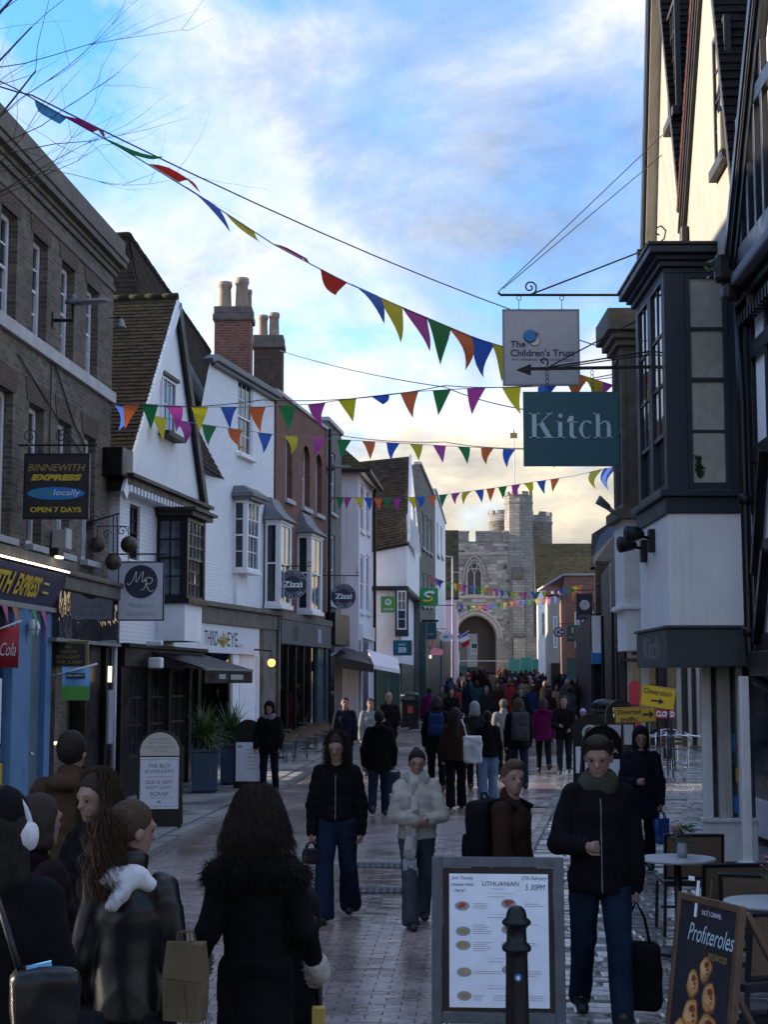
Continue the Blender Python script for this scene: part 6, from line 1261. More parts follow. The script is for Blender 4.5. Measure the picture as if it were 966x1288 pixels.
r,w,h,bd = board('shop_sign','deep teal rectangular sign with large pale serif lettering, hung from an arrow bracket',659,778,493,586.5,Yk,M.sign_teal,0.04); y = -0.0245
kx = lambda zx: (zx - 284)/578*w - w/2; kz = lambda zy: h - (zy - 690)/450*h
def glyphs():
    m = MB(); n0 = [0]
    def rect(x0,x1,z0,z1): m.box(kx(x0),kx(x1),y - 0.002,y + 0.001,kz(z1),kz(z0))
    def quad(*p): m.slab([(kx(a),y - 0.002,kz(b)) for a,b in p],0.003)
    B,T,XT = 971,820,868
    # K
    rect(336,362,T,B); rect(316,384,T,T + 5); rect(316,384,B - 5,B); rect(420,462,T,T + 5); rect(400,468,B - 5,B)
    quad((362,905),(362,897),(440,T + 4),(448,T + 4)); quad((376,884),(398,866),(456,B - 3),(424,B - 3))
    # i
    rect(494,518,XT,B); rect(480,518,XT,XT + 5); rect(482,532,B - 5,B); m.lathe([(0,0),((kx(522) - kx(496))/2,0),((kx(522) - kx(496))/2,0.001),(0,0.001)],16,(0,0,0)); nv = 16*4
    for i in range(len(m.v) - nv,len(m.v)): a,b,c_ = m.v[i]; m.v[i] = (kx(508) + a,y - 0.002 - c_,kz(836) + b)
    # t
    rect(562,586,838,955); rect(546,612,XT + 4,XT + 9); quad((562,838),(562,XT + 5),(546,XT + 5)); quad((562,950),(586,946),(592,964),(606,966),(606,972),(585,973),(567,966))
    # c
    o_ = [(697 ,945),(672,969),(654,967),(644,945),(641,920),(644,895),(655,875),(672,873),(686,884),(696,884),(694,872),(676,866),(652,867),(630,886),(618,920),(630,953),(652,973),(676,974)]
    for i in range(8): a,b = o_[i],o_[i + 1]; c1,d1 = o_[17 - i],o_[16 - i]; quad(a,b,d1,c1)
    # h
    rect(722,746,T,B); rect(706,746,T,T + 5); rect(708,762,B - 5,B); rect(788,811,900,B); rect(774,826,B - 5,B); quad((746,893),(746,885),(766,868),(786,866),(788,874),(768,876)); quad((786,866),(804,876),(811,902),(788,902),(787,884),(780,873))
    return m.build('lettering',M.ink_pale,r)
glyphs()
P = lambda px,py,Y=Yk: W(px,py,Y) - Vector(r.location)
m = MB(); m.bar(P(667,464),P(824,461.5),0.03,0.036); m.slab([P(650,465.5),P(668,472),P(668,458)],0.02); m.slab([P(650,465.5),P(668,458),P(668,472)],0.02)
m.tube([P(690,462),P(824,441)],0.010,6); m.tube([P(705,462),P(824,445)],0.008,6); m.tube([P(690,462),P(754,428),P(800,404)],0.009,6); a = P(684,455); scroll(m,(a.x,a.z),0.06,1.0,1,0.009,0,-1.0)
for px in (688,745):
    a,b = P(px,466),P(px + 1,493); n = 5
    for k in range(n): zz_ = a.lerp(b,(k + 0.5)/n); m.tube([zz_ + Vector((0.018*math.cos(t),0.004*math.cos(t),0.03*math.sin(t))) for t in np.linspace(0,6.28,9)],0.004,4)
m.build('bracket',M.iron,r); clean(r)

# ------------------------------------------------------------------ wires and bunting
def cable(label,pts,rad=0.008):
    P_ = [W(*p) for p in pts]; o = MB(); b = P_[0]; Q_ = []
    for a,c_ in zip(P_,P_[1:]):
        for k in range(8): t = k/8; Q_.append(a.lerp(c_,t) - Vector((0,0,0.10*4*t*(1 - t))) - b)
    Q_.append(P_[-1] - b); o.tube(Q_,rad,5); return tag(o.build('overhead_wire',M.wire,loc=b),label,'wire')
cable('long thin wire above the nearest bunting, running to the charity sign',[(-150,25,12.5),(40,120,14.0),(655,394,20.4),(812,447,21.6)])
cable('thin wire starting at the chimney pots and passing behind the charity sign',[(352,441,46.0),(560,487,36),(700,520,28),(776,540,22.3)],0.012)
cable('thin wire strung just over the second bunting',[(135,506,26.9),(330,503,26),(560,485,25),(776,470,21.8)])
cable('faint wire from the flint house across above the small bunting',[(412,545,48),(560,556,44),(700,562,38),(776,556,22.4)],0.012)
COLS = ['blue','orange','green','magenta','yellow']
def bunting(label,cord,flags,wid=0.30,hei=0.44):
    """cord = [(px, py, Y)], flags = [(px, colour[, tip px, tip py])]"""
    cs = sorted(cord); pxs = [c[0] for c in cs]
    def at(px):
        return W(px,float(np.interp(px,pxs,[c[1] for c in cs])),float(np.interp(px,pxs,[c[2] for c in cs])))
    b = at(pxs[0]); r = thing('bunting',label,'bunting',b)
    m = MB(); n = 60; m.tube([at(pxs[0] + (pxs[-1] - pxs[0])*i/n) - b for i in range(n + 1)],0.007,5); m.build('cord',M.cord_grey,r)
    for f in flags:
        px,col = f[0],f[1]; c_ = at(px); Y = c_.y; hp = wid/2*FPX/Y
        A_,B_ = at(px - hp) - b,at(px + hp) - b
        if len(f) > 2: T_ = W(f[2],f[3],Y - 0.05) - b
        else: T_ = c_ - b + Vector((random.gauss(0.02,0.06),random.gauss(0,0.10),-hei*random.uniform(0.88,1.05)))
        nrm = (B_ - A_).cross(T_ - A_).normalized(); k = 6; front = []
        tw = random.uniform(-0.09,0.09)
        for i in range(k + 1):
            t = i/k; ww_ = 1 - t; off = nrm*(tw*math.sin(t*3.1) + 0.012*math.sin(5*t + px))
            L_,R_ = A_.lerp(T_,t) + off,B_.lerp(T_,t) + off; front += [L_,R_]
        mb = MB(); mb.add(front,[(2*i,2*i + 2,2*i + 3,2*i + 1) for i in range(k)]); mb.build('pennant',M['flag_' + col],r,smooth=True)
    return r
bunting('large nearest bunting sweeping down from the tree to the charity sign',[(-150,30,12.5),(20,112,14),(60,135,14.2),(150,185,14.8),(245,243,15.4),(345,308,16.3),(430,353,17.0),(500,384,18.0),(600,426,19.4),(640,438,20.0),(700,462,21.0),(776,486,22.2)],
        [(63,'sky',74,145),(95,'plum',131,176),(148,'green',206,196),(205,'red',252,243),(250,'blue',289,293),(302,'yellow',340,315),(362,'plum',390,331),(419,'red',424,372),(457,'blue',483,408),(490,'yellow',503,432),(522,'magenta',540,443),(551,'green',554,459),(579,'orange',585,466),(607,'blue',609,475),(632,'yellow',632,480),(690,'blue',690,498),(728,'orange',728,506),(745,'yellow',751,508),(758,'magenta',754,508)])
bunting('second bunting from the corner of the brick building, higher of the pair',[(135,507,27.0),(175,508,26.9),(250,512,26.6),(330,512,26.2),(398,508,25.8),(437,502,25.6),(515,493,25.1),(599,488,24.6),(690,486,23.8),(776,474,22.3)],
        [(165,'orange'),(188,'green'),(219,'magenta'),(251,'yellow'),(288,'blue'),(323,'orange'),(360,'green'),(398,'magenta'),(437,'yellow'),(478,'blue',482,509),(515,'orange'),(556,'green'),(599,'magenta'),(643,'yellow'),(690,'blue')])
bunting('second bunting from the corner of the brick building, lower of the pair',[(135,507,27.0),(200,525,28.4),(262,535,29.8),(332,545,31.3),(400,551,32.8),(494,557,34.8),(583,562,36.2),(641,565,37),(700,566,37.5),(745,558,38)],
        [(154,'blue'),(199,'yellow'),(229,'magenta'),(262,'green'),(296,'orange'),(333,'blue'),(366,'yellow'),(400,'magenta'),(433,'green'),(463,'orange'),(494,'blue'),(524,'yellow'),(553,'magenta'),(583,'green'),(613,'orange'),(641,'blue'),(672,'yellow'),(700,'magenta')])
bunting('third bunting across the street in front of the gate turret',[(410,625,49),(500,627,47.5),(560,622,46),(620,614,45),(680,605,43.5),(720,599,42.5),(776,586,22.6)],
        [(415,'orange'),(427,'green'),(438,'magenta'),(450,'yellow'),(463,'blue'),(475,'orange'),(487,'green'),(500,'magenta'),(516,'yellow'),(528,'blue'),(543,'orange'),(558,'green'),(573,'magenta'),(588,'yellow'),(603,'blue'),(617,'orange'),(633,'green'),(649,'magenta'),(665,'yellow'),(681,'blue'),(698,'orange'),(750,'yellow'),(768,'blue')],0.26,0.40)
k5 = lambda a,b,n: [(a + (b - a)*i/(n - 1),COLS[(i*2 + 1) % 5]) for i in range(n)]
bunting('far bunting below the gothic window of the gate',[(536,722,74),(560,732,78),(600,738,84),(650,745,90),(690,744,92),(735,735,70)],k5(540,730,26),0.28,0.5)
bunting('far bunting just over the gate arch',[(560,758,100),(600,763,104),(640,757,104),(690,752,102),(735,742,72)],k5(564,730,22),0.28,0.5)

# ------------------------------------------------------------------ lamps
def wall_lamp(label,Fq,p_arm,p_head0,p_head1,yo):
    u_,z_ = Fq.uz(*p_arm); a = Fq.loc(u_,0,z_); r = thing('street_lamp',label,'lamp',a); Y = a.y
    h0,h1 = W(*p_head0,Y) - a,W(*p_head1,Y) - a; s = (h1 - h0).length
    m = MB(); m.tube([(0,0,0),(h0.x + 0.12,0,0.0),(h0.x + 0.12,0,h0.z - 0.02)],0.03,8); m.box(-0.04,0.02,-0.07,0.07,-0.12,0.12); m.build('arm',M.iron,r)
    m = MB(); d = (h1 - h0); vs = []; prof = [(0,0.06,0.05),(0.15,0.09,0.07),(0.35,0.11,0.07),(0.6,0.12,0.05),(0.9,0.10,0.03),(1.0,0.06,0.02)]
    for t,w_,h_ in prof:
        c_ = h0 + d*t; vs += [(c_.x,c_.y - w_,c_.z - h_*0.4),(c_.x,c_.y + w_,c_.z - h_*0.4),(c_.x,c_.y + w_*0.6,c_.z + h_*0.7),(c_.x,c_.y - w_*0.6,c_.z + h_*0.7)]
    fs = [(4*i + j,4*i + (j + 1) % 4,4*i + 4 + (j + 1) % 4,4*i + 4 + j) for i in range(5) for j in range(4)] + [(3,2,1,0),(20,21,22,23)]; m.add(vs,fs); m.build('lamp_head',M.grey_metal,r,smooth=True)
    m = MB(); m.lathe([(0.04,0),(0.045,0.07),(0.02,0.09)],10,h0 + Vector((0.12,0,0.05))); m.build('sensor',M.grey_metal,r)
wall_lamp('grey street lamp on arm fixed to the dark brick wall',F1,(66,403),(82,381),(136,378),0); wall_lamp('grey street lamp on the corner of the flint house',F5,(411,591),(415,588),(441,587),0)
c = W(151,412,26.6); r = thing('spot_lamp','small grey lamp shade fixed on the end of the brick building near the mossy roof','lamp',c); m = MB(); m.lathe([(0.02,0.16),(0.05,0.15),(0.08,0.05),(0.11,0.0),(0.10,-0.01)],14); m.build('shade',M.grey_metal,r,smooth=True); m = MB(); m.tube([(0,0,0.15),(0,0.05,0.2),(-0.28,0.15,0.2)],0.012,6); m.build('arm',M.iron,r)
p = W(570,862,96); r = thing('lamp_post','thin pale lamp post beside the lilac house','lamp post',(p.x,96,gz(96))); h = W(570,700,96).z - gz(96); m = MB(); m.tube([(0,0,0),(0,0,h)],[0.09,0.055],8); m.build('post',M.stone_pale,r); m = MB(); m.tube([(0,0,h - 0.02),(-0.6,0,h + 0.02)],0.04,6); m.box(-0.85,-0.3,-0.09,0.09,h,h + 0.07); m.box(0.0,0.45,-0.06,0.06,h - 1.02,h - 0.96); m.build('lamp_head',M.stone_pale,r)
# awning by the flint and white houses
r = thing('shop_awning','half folded black awning with pale rolled edge before the pink white house','awning',W(425,812,50.0)); b0 = Vector(r.location); q = lambda px,py,Y: W(px,py,Y) - b0
m = MB(); m.slab([q(426,826,49.0),q(470,836,49.5),q(468,822,52.5),q(418,811,50.5)],0.03); m.slab([q(426,840,48.9),q(470,846,49.4),q(470,836,49.4),q(426,826,48.9)],0.02); m.build('canopy',M.black_paint,r)
m = MB(); m.slab([q(470,836,49.5),q(503,842,51.5),q(500,828,52.5),q(462,817,51)],0.03); m.slab([q(470,841,49.4),q(503,847,51.4),q(503,842,51.5),q(470,836,49.45)],0.02); m.build('striped_canopy',M.pink_render,r)
m = MB(); m.tube([q(488,840,52),q(488,910,52)],0.03,6); m.tube([q(503,842,52),q(503,905,52)],0.03,6); m.build('frame_post',M.grey_metal,r)
# tricolour flag in the gate arch, green hoarding
r = thing('tricolour_flag','blue white and red flag hanging before the gate arch','flag',W(576,803,104)); b0 = Vector(r.location); q = lambda px,py: W(px,py,104) - b0
m = MB(); m.tube([q(572,806),q(590,793)],0.03,6); m.build('pole',M.white_paint,r)
for nm,mt,a in (('stripe','flag_blue',((575,800),(586,795),(588,799),(577,804))),('stripe','ink_white',((577,804),(588,799),(591,804),(580,809))),('stripe','flag_red',((580,809),(591,804),(590,811),(582,815)))): m = MB(); m.slab([q(*p) for p in a][::-1],0.02); m.build(nm,M[mt],r)
flat('hoarding_green',(0.05,0.30,0.22),0.6); Yh = 124.0
r = thing('hoarding','turquoise green hoarding along the foot of the stone gate','hoarding',(WX(640,Yh),Yh,gz(Yh))); w = WX(700,Yh) - WX(640,Yh); h = W(640,829,Yh).z - gz(Yh)
for i in range(4): one('panel',M.hoarding_green,r,(w*i/4 + 0.02,w*(i + 1)/4 - 0.02,0,0.06,0.1,h + (0.15 if i % 2 else 0)))
m = MB(); m.tube([(-4.0,0,h - 0.15),(0,0,h - 0.15)],0.03,6); m.tube([(-4.0,0,0),(-4.0,0,h - 0.15)],0.03,6); m.build('barrier_rail',M.white_paint,r)

# ------------------------------------------------------------------ tree at the left edge
def tree():
    base = Vector((-5.35,12.4,PLAN)); r = thing('bare_tree','bare winter tree whose thin twigs reach in at the top left','tree',base)
    paint('bark',(0.085,0.07,0.06),0.85,0.3,6,0.8,20,streak=False)
    m = MB(); m.tube([(0,0,-0.05),(0.02,0.02,1.5),(-0.03,0.0,3.2),(0.05,0.03,5.0),(0.0,0.1,6.6),(-0.1,0.1,8.2)],[0.16,0.13,0.115,0.10,0.075,0.04],10); m.build('trunk',M.bark,r,smooth=True)
    lm = MB(); tw = MB()
    def grow(p,d,ln,rad,depth):
        n = 6; pts = [p]; rs = [rad]; q = p.copy(); dd = d.copy()
        for i in range(n):
            dd = (dd + Vector((random.gauss(0,.10),random.gauss(0,.10),random.gauss(0.03,.08)))).normalized(); q = q + dd*ln/n; pts.append(q.copy()); rs.append(rad*(1 - 0.75*(i + 1)/n))
            if depth > 0 and i >= 1:
                for _ in range(random.choice((1,2)) if depth > 1 else random.choice((0,1,1,2))):
                    nd = (dd + Vector((random.gauss(0,.55),random.gauss(0,.5),random.gauss(0.06,.45)))).normalized(); grow(q,nd,ln*random.uniform(0.35,0.55),max(0.0022,rs[-1]*0.55),depth - 1)
        (lm if depth > 1 else tw).tube(pts,rs,5 if depth > 1 else 3,cap=False)
    T = lambda px,py,Y: W(px,py,Y) - base
    for tz,tgt,dep in ((6.3,T(110,48,12.9),2),(6.0,T(70,88,12.6),2),(5.6,T(50,128,13.0),2),(6.8,T(40,20,12.3),2),(5.0,T(15,175,13.2),2),(7.2,T(-60,-60,12.0),2),(6.5,T(-200,20,11.5),2),(4.4,T(-20,205,13.4),1)):
        a = Vector((0.02,0.05,tz - 0.35)); d = (tgt - a); grow(a,d.normalized(),d.length*1.05,0.028,dep)
    lm.build('limb',M.bark,r,smooth=True,kind='stuff'); tw.build('twigs',M.bark,r,kind='stuff')
tree()
# ------------------------------------------------------------------ street furniture
def bollard(px,Y,zt,label,sticker=False):
    x = WX(px,Y); r = thing('bollard',label,'bollard',(x,Y,gz(Y)),group='cast iron bollards'); s = zt/0.95
    m = MB(); m.lathe([(0.115,0),(0.115,0.05),(0.095,0.07),(0.078,0.10),(0.070,0.16),(0.062,0.66),(0.064,0.69),(0.082,0.70),(0.084,0.715),(0.072,0.735),(0.058,0.745),(0.056,0.82),(0.066,0.835),(0.081,0.845),(0.083,0.86),(0.074,0.872),(0.060,0.88),(0.058,0.90),(0.050,0.925),(0.032,0.944),(0.012,0.95),(0.0,0.95)],28); b = m.build('post',M.bollard_black,r,smooth=True); b.scale = (s,s,s)
    if sticker:
        mm = MB(); n = 14; vs = [(0.0645*math.sin(0.9*0 + t_),-0.0645*math.cos(t_),z_) for t_,z_ in [(0.02 + 0.33*math.cos(a),0.56 + 0.022*math.sin(a)) for a in np.linspace(0,2*math.pi,n,endpoint=False)]]; mm.add(vs,[tuple(range(n))]); st_ = mm.build('sticker',M.ink_blue,r); st_.scale = (s,s,s)
        mm = MB(); vs = [(0.0652*math.sin(t_),-0.0652*math.cos(t_),z_) for t_,z_ in [(0.02 + 0.15*math.cos(a),0.558 + 0.012*math.sin(a)) for a in np.linspace(0,2*math.pi,n,endpoint=False)]]; mm.add(vs,[tuple(range(n))]); st_ = mm.build('sticker_print',M.ink_white,r); st_.scale = (s,s,s)
bollard(647,8.5,0.90,'black cast iron bollard with blue sticker, in front of the menu board',True); bollard(730,13.9,0.92,'black cast iron bollard behind the walking man in jeans')
# menu board (A-board) in the foreground
def a_board(name,label,loc,rotz,w,h,lean,matf,fw=0.055,fd=0.03,legs=True,back=0.42,matleg=None):
    """leaning framed board: front panel centred on local x, leaning back (+y) by lean; returns root and a panel matrix"""
    r = thing(name,label,'a-board',loc,rotz); th = math.atan2(lean,h); Mx = Matrix.Rotation(-th,4,'X')
    m = MB(); m.box(-w/2,-w/2 + fw,0,fd,0,h); m.box(w/2 - fw,w/2,0,fd,0,h); m.box(-w/2 + fw,w/2 - fw,0.002,fd - 0.002,h - fw,h); m.box(-w/2 + fw,w/2 - fw,0.002,fd - 0.002,0.10,0.10 + fw)
    f = m.build('frame',matf,r,bevel=0.005); f.matrix_local = Mx
    top = Mx @ Vector((0,fd,h))
    for s in (-1,1): m = MB(); m.bar((s*(w/2 - fw*0.5),top.y + 0.005,top.z - 0.03),(s*(w/2 - fw*0.5),back,0.0),fw*0.8,0.028); m.build('rear_leg',matleg or matf,r,bevel=0.004)
    return r,Mx
bx = (WX(541,9.4) + WX(705,9.4))/2; bw = WX(705,9.4) - WX(541,9.4)
r,Mx = a_board('menu_board','grey wooden framed menu board with white food menu, behind the near bollard',(bx,9.32,0),R(-4),bw,1.06,0.12,M.board_frame,0.062,0.04,back=0.52)
hI = 1.06
m = MB(); m.box(-bw/2 + 0.064,bw/2 - 0.064,0.012,0.03,0.165,hI - 0.064); bk = m.build('backing',M.black_paint,r); bk.matrix_local = Mx
pw0,pw1,pz0,pz1 = -bw/2 + 0.105,bw/2 - 0.095,0.19,hI - 0.10
m = MB(); m.box(pw0,pw1,0.006,0.0118,pz0,pz1); pp = m.build('menu_sheet',M.paper,r); pp.matrix_local = Mx
pcx = (pw0 + pw1)/2; pw = pw1 - pw0; ph = pz1 - pz0
def mtext(t,fx,fz,w_,h_,mat='ink_grey',**kw):
    o = bline(pp,t,pw0 + pw*fx,pz1 - ph*fz,w_*pw,h_*ph,M[mat],0.0045,**kw); return o
mtext('LITHUANIAN',0.52,0.075,0.37,0.035,'ink_black'); mtext('27th February',0.86,0.035,0.26,0.04,'ink_navy',shear=0.3); mtext('5 30PM',0.87,0.10,0.2,0.045,'ink_navy',shear=0.2); mtext('Join Tasting',0.13,0.035,0.22,0.03,'ink_navy',shear=0.3); mtext('Lithuanian dishes',0.13,0.08,0.23,0.026,'ink_navy',shear=0.3); mtext('here!',0.11,0.125,0.11,0.03,'ink_navy',shear=0.3)
m = MB()
def lines(fx,fz,n,w_): 
    for i in range(n): q = w_*random.uniform(0.55,1.0); m.box(pw0 + pw*fx,pw0 + pw*(fx + q),0.0045,0.006,pz1 - ph*(fz + 0.016*i) - 0.0028,pz1 - ph*(fz + 0.016*i))
for fx,fz,n,w_ in ((0.42,0.112,1,0.2),(0.40,0.172,1,0.24),(0.38,0.328,1,0.28),(0.40,0.658,1,0.24),(0.39,0.858,1,0.26),(0.24,0.225,3,0.2),(0.24,0.385,5,0.2),(0.24,0.515,5,0.2),(0.24,0.73,2,0.3),(0.24,0.91,3,0.12),(0.44,0.91,3,0.14),(0.76,0.225,2,0.2),(0.8,0.38,1,0.15),(0.8,0.52,2,0.12),(0.78,0.73,3,0.15),(0.8,0.91,3,0.15)): lines(fx,fz,n,w_)
for fz in (0.145,0.305,0.635,0.835): m.box(pw0 + pw*0.38,pw0 + pw*0.66,0.0045,0.006,pz1 - ph*fz - 0.0012,pz1 - ph*fz); m.lathe([(0,0),(0.011,0),(0.011,0.0012),(0,0.0012)],12,(0,0,0))
# turn the little discs into the sheet plane
m2 = MB(); m2.v = []; keep = MB()
for f_,i_ in zip(m.f,m.mi): pass
m.build('menu_print',M.ink_grey,pp)
flat('food_red',(0.35,0.05,0.04),0.5,var=0.4); flat('food_ochre',(0.38,0.25,0.07),0.5,var=0.5); flat('food_plate',(0.30,0.30,0.28),0.5); flat('food_cake',(0.38,0.20,0.12),0.5,var=0.4)
for fx,fz,k in ((0.13,0.245,'food_red'),(0.60,0.225,'food_red'),(0.14,0.435,'food_ochre'),(0.14,0.54,'food_ochre'),(0.60,0.42,'food_ochre'),(0.60,0.54,'food_ochre'),(0.15,0.74,'food_ochre'),(0.60,0.72,'food_ochre'),(0.15,0.915,'food_cake')):
    c_ = (pw0 + pw*fx,pz1 - ph*fz); q = pw*0.075; mm = MB(); n = 20; mm.add([(c_[0] + q*math.cos(a),0.005,c_[1] + q*0.62*math.sin(a)) for a in np.linspace(0,2*math.pi,n,endpoint=False)],[tuple(range(n))]); mm.build('dish_print',M.food_plate,pp)
    mm = MB()
    for j in range(7):
        a = random.uniform(0,6.28); rr = q*random.uniform(0.0,0.5); s_ = q*random.uniform(0.25,0.42); mm.add([(c_[0] + rr*math.cos(a) + s_*math.cos(b),0.0046 - 0.0001*j,c_[1] + 0.1*q + rr*0.5*math.sin(a) + s_*0.6*math.sin(b)) for b in np.linspace(0,2*math.pi,9,endpoint=False)],[tuple(range(9))])
    mm.build('dish_print',M[k],pp)
# profiterole A-board
r,Mx = a_board('dessert_board','wooden A-board with dark picture of stacked profiteroles, bottom right corner',(1.40,7.40,0),R(-70),0.56,1.09,0.15,M.timber_brown,0.035,0.035,back=0.78,matleg=M.timber_brown)
m = MB(); m.box(-0.244,0.244,0.010,0.016,0.13,1.054); pan = m.build('picture',M.ink_navy,r); pan.matrix_local = Mx
flat('poster_dark',(0.022,0.022,0.03),0.35); pan.data.materials.clear(); pan.data.materials.append(M.poster_dark)
flat('choux',(0.50,0.24,0.075),0.5,var=0.55); flat('choux_dark',(0.22,0.075,0.03),0.4,var=0.5); flat('caramel',(0.28,0.06,0.025),0.25,var=0.4)
PZ = pan
bline(pan,'Profiteroles',0.04,0.92,0.40,0.085,M.ink_pale,0.008,shear=0.35); bline(pan,'SALTED CARAMEL',0.03,1.02,0.17,0.022,M.ink_white,0.008); bline(pan,'WILDWOOD',0.11,0.83,0.16,0.03,M.ink_gold,0.008)
one('tape',M.ink_white,pan,(-0.12,-0.10,0.006,0.009,0.99,1.16),(-0.2,-0.15,0.006,0.009,1.155,1.175))
one('brown_strip',M.timber_brown,pan,(-0.001,0.006,0.0065,0.0095,0.82,1.18))  # thin brown strip down the upper part of the picture
flat('choux_light',(0.62,0.36,0.14),0.45,var=0.5); dz_ = 0.0
for n_,(fx,fz,a,b,tilt) in enumerate(((0.02,0.76,0.052,0.065,0.4),(-0.08,0.68,0.055,0.07,0.1),(0.07,0.64,0.06,0.075,-0.1),(0.16,0.44,0.05,0.09,-0.2),(-0.2,0.30,0.06,0.08,0),(0.17,0.30,0.07,0.085,0),(-0.07,0.535,0.07,0.085,0.2),(0.085,0.49,0.08,0.09,-0.1),(-0.155,0.41,0.07,0.10,0.3),(-0.03,0.395,0.065,0.09,0),(-0.07,0.285,0.07,0.08,0.1),(0.08,0.28,0.06,0.06,0))):
    ph = n_*1.7
    for kx_,kz_,q,mt in ((0,0,1.0,'choux_dark'),(-0.06,0.08,0.86,'choux'),(-0.2,0.22,0.55,'choux_light'),(0.1,0.42,0.38,'caramel'),(0.3,0.1,0.2,'caramel'),(0.38,-0.2,0.13,'caramel')):
        dz_ += 0.00004; mm = MB(); mm.add([(fx + kx_*a + q*a*math.cos(t)*(1 + 0.10*math.sin(3*t + ph) + 0.07*math.sin(5*t + 2*ph)) + tilt*q*b*math.sin(t)*0.4,0.0097 - dz_,fz + kz_*b + q*b*(0.6 if mt == 'caramel' else 1)*math.sin(t)*(1 + 0.08*math.sin(4*t + ph))) for t in np.linspace(0,2*math.pi,18,endpoint=False)],[tuple(range(18))]); mm.build('dessert_print',M[mt],pan)
mm = MB(); mm.add([(0.235*math.cos(t),0.0060,0.17 + 0.04*math.sin(t)) for t in np.linspace(0,2*math.pi,20,endpoint=False)],[tuple(range(20))]); mm.build('bowl_print',M.cream_card,pan)
# round-topped pavement signs
def arch_board(label,px0,px1,py0,py1,Y,matp,rotz=0.0,split=0.72,toplab=None,name='pavement_sign',toem=None):
    a,b = W(px0,py1,Y),W(px1,py0,Y); w,h = b.x - a.x,b.z - a.z; r = thing(name,label,'pavement sign',((a.x + b.x)/2,Y,a.z),rotz); rad = w/2
    out = [(-w/2,0.0),(w/2,0.0)] + [(rad*math.cos(t),h - rad + rad*math.sin(t)) for t in np.linspace(0,math.pi,15)]
    m = MB(); m.prism(out,0,0.03); m.build('frame',M.black_paint,r)
    m = MB(); m.prism([(x,z + h*0.0) for x,z in [(-w/2 + 0.04,h*0.19),(w/2 - 0.04,h*0.19),(w/2 - 0.04,h*split),(-w/2 + 0.04,h*split)]],-0.006,0.0); m.build('panel',matp,r)
    tp = [((rad - 0.035)*math.cos(t),h - rad + (rad - 0.035)*math.sin(t)) for t in np.linspace(0.12,math.pi - 0.12,13)]; tp = [(rad - 0.04,h*split + 0.02)] + tp + [(-rad + 0.04,h*split + 0.02)]
    if toplab: m = MB(); m.prism(tp,-0.006,0.0); m.build('head_panel',toplab,r)
    m = MB()
    for s in (-1,1): m.bar((s*(w/2 - 0.02),0.03,h*0.8),(s*(w/2 - 0.02),0.35,0.0),0.03,0.03)
    m.build('rear_frame',M.iron,r); return r,w,h
r,w,h = arch_board('black round topped pavement sign about buying jewellery, left foreground',171,229,918,1041,22.2,M.paper,R(3),toplab=M.cream_card)
for t,z_,w_ in (('CANTERBURY',0.905,0.46),('JEWELLERS',0.865,0.5),('& PAWNBROKERS',0.82,0.66),('EST 1979',0.78,0.3)): bline(r,t,0,h*z_,w*w_,h*0.024,M.ink_grey,-0.009)
for t,z_,w_ in (('WE BUY',0.63,0.5),('JEWELLERY',0.57,0.68),('OLD & NEW',0.465,0.62),('NOT JUST',0.405,0.58),('SCRAP',0.345,0.42)): bline(r,t,0,h*z_,w*w_,h*0.042,M.ink_grey,-0.009,bold=0.004)
m = MB(); frame4(m,-w*0.43,w*0.43,h*0.215,h*0.70,-0.008,0.006,0.003); m.box(-w*0.3,w*0.3,-0.008,-0.005,h*0.515,h*0.52); m.box(-w*0.3,w*0.3,-0.008,-0.005,h*0.30,h*0.304); m.box(-0.02,0.02,-0.008,-0.005,h*0.25,h*0.275); m.build('print',M.ink_grey,r)
r,w,h = arch_board('black round topped pavement sign with blank pale menu, beside the blue planters',293,331,905,1001,30.0,M.paper,R(-6),0.70); one('print',M.ink_grey,r,(-w*0.36,-w*0.22,-0.009,-0.006,h*0.63,h*0.66),*[(-w*0.1,w*0.3,-0.009,-0.006,h*(0.6 - 0.05*i),h*(0.605 - 0.05*i)) for i in range(6)])
r,w,h = arch_board('dark round topped tea shop sign behind the walking man',733,783,912,1020,20.5,M.paper,R(4),0.6); bline(r,'ING',w*0.12,h*0.79,w*0.3,h*0.05,M.ink_white,-0.003); bline(r,'TEA',w*0.22,h*0.70,w*0.34,h*0.06,M.ink_white,-0.003)
r,w,h = arch_board('dark round topped sign with pale round emblem, behind the tea sign',722,764,898,990,24.5,M.paper,R(-5),0.55); m = MB(); m.lathe([(0,0),(0.13,0),(0.13,0.004),(0,0.004)],24,(0,h*0.74,0.003)); m.build('emblem',M.ink_pale,r,rot=(H2,0,0)); m = MB(); m.lathe([(0,0),(0.09,0),(0.09,0.004),(0,0.004)],24,(0,h*0.74,0.006)); m.build('emblem',M.ink_navy,r,rot=(H2,0,0))
r,w,h = arch_board('dark round topped sign with a number, beside the red board',763,799,880,950,31.5,M.ink_grey,R(5),0.55); bline(r,'No',-0.06,h*0.82,w*0.3,h*0.07,M.ink_white,-0.003); bline(r,'19',-0.06,h*0.72,w*0.3,h*0.07,M.ink_white,-0.003)
a = W(791,936,37.5); r = thing('red_board','tall red round topped board on the right','pavement sign',(WX(798.5,37.5),37.5,gz(37.5))); w = WX(806,37.5) - WX(791,37.5); h = W(798,856,37.5).z - gz(37.5); m = MB(); m.prism([(-w/2,0),(w/2,0)] + [(w/2*math.cos(t),h - w/2 + w/2*math.sin(t)) for t in np.linspace(0,math.pi,11)],0,0.04); m.build('board',M.sign_red,r); one('foot',M.iron,r,(-w/2,w/2,-0.2,0.25,0,0.03))
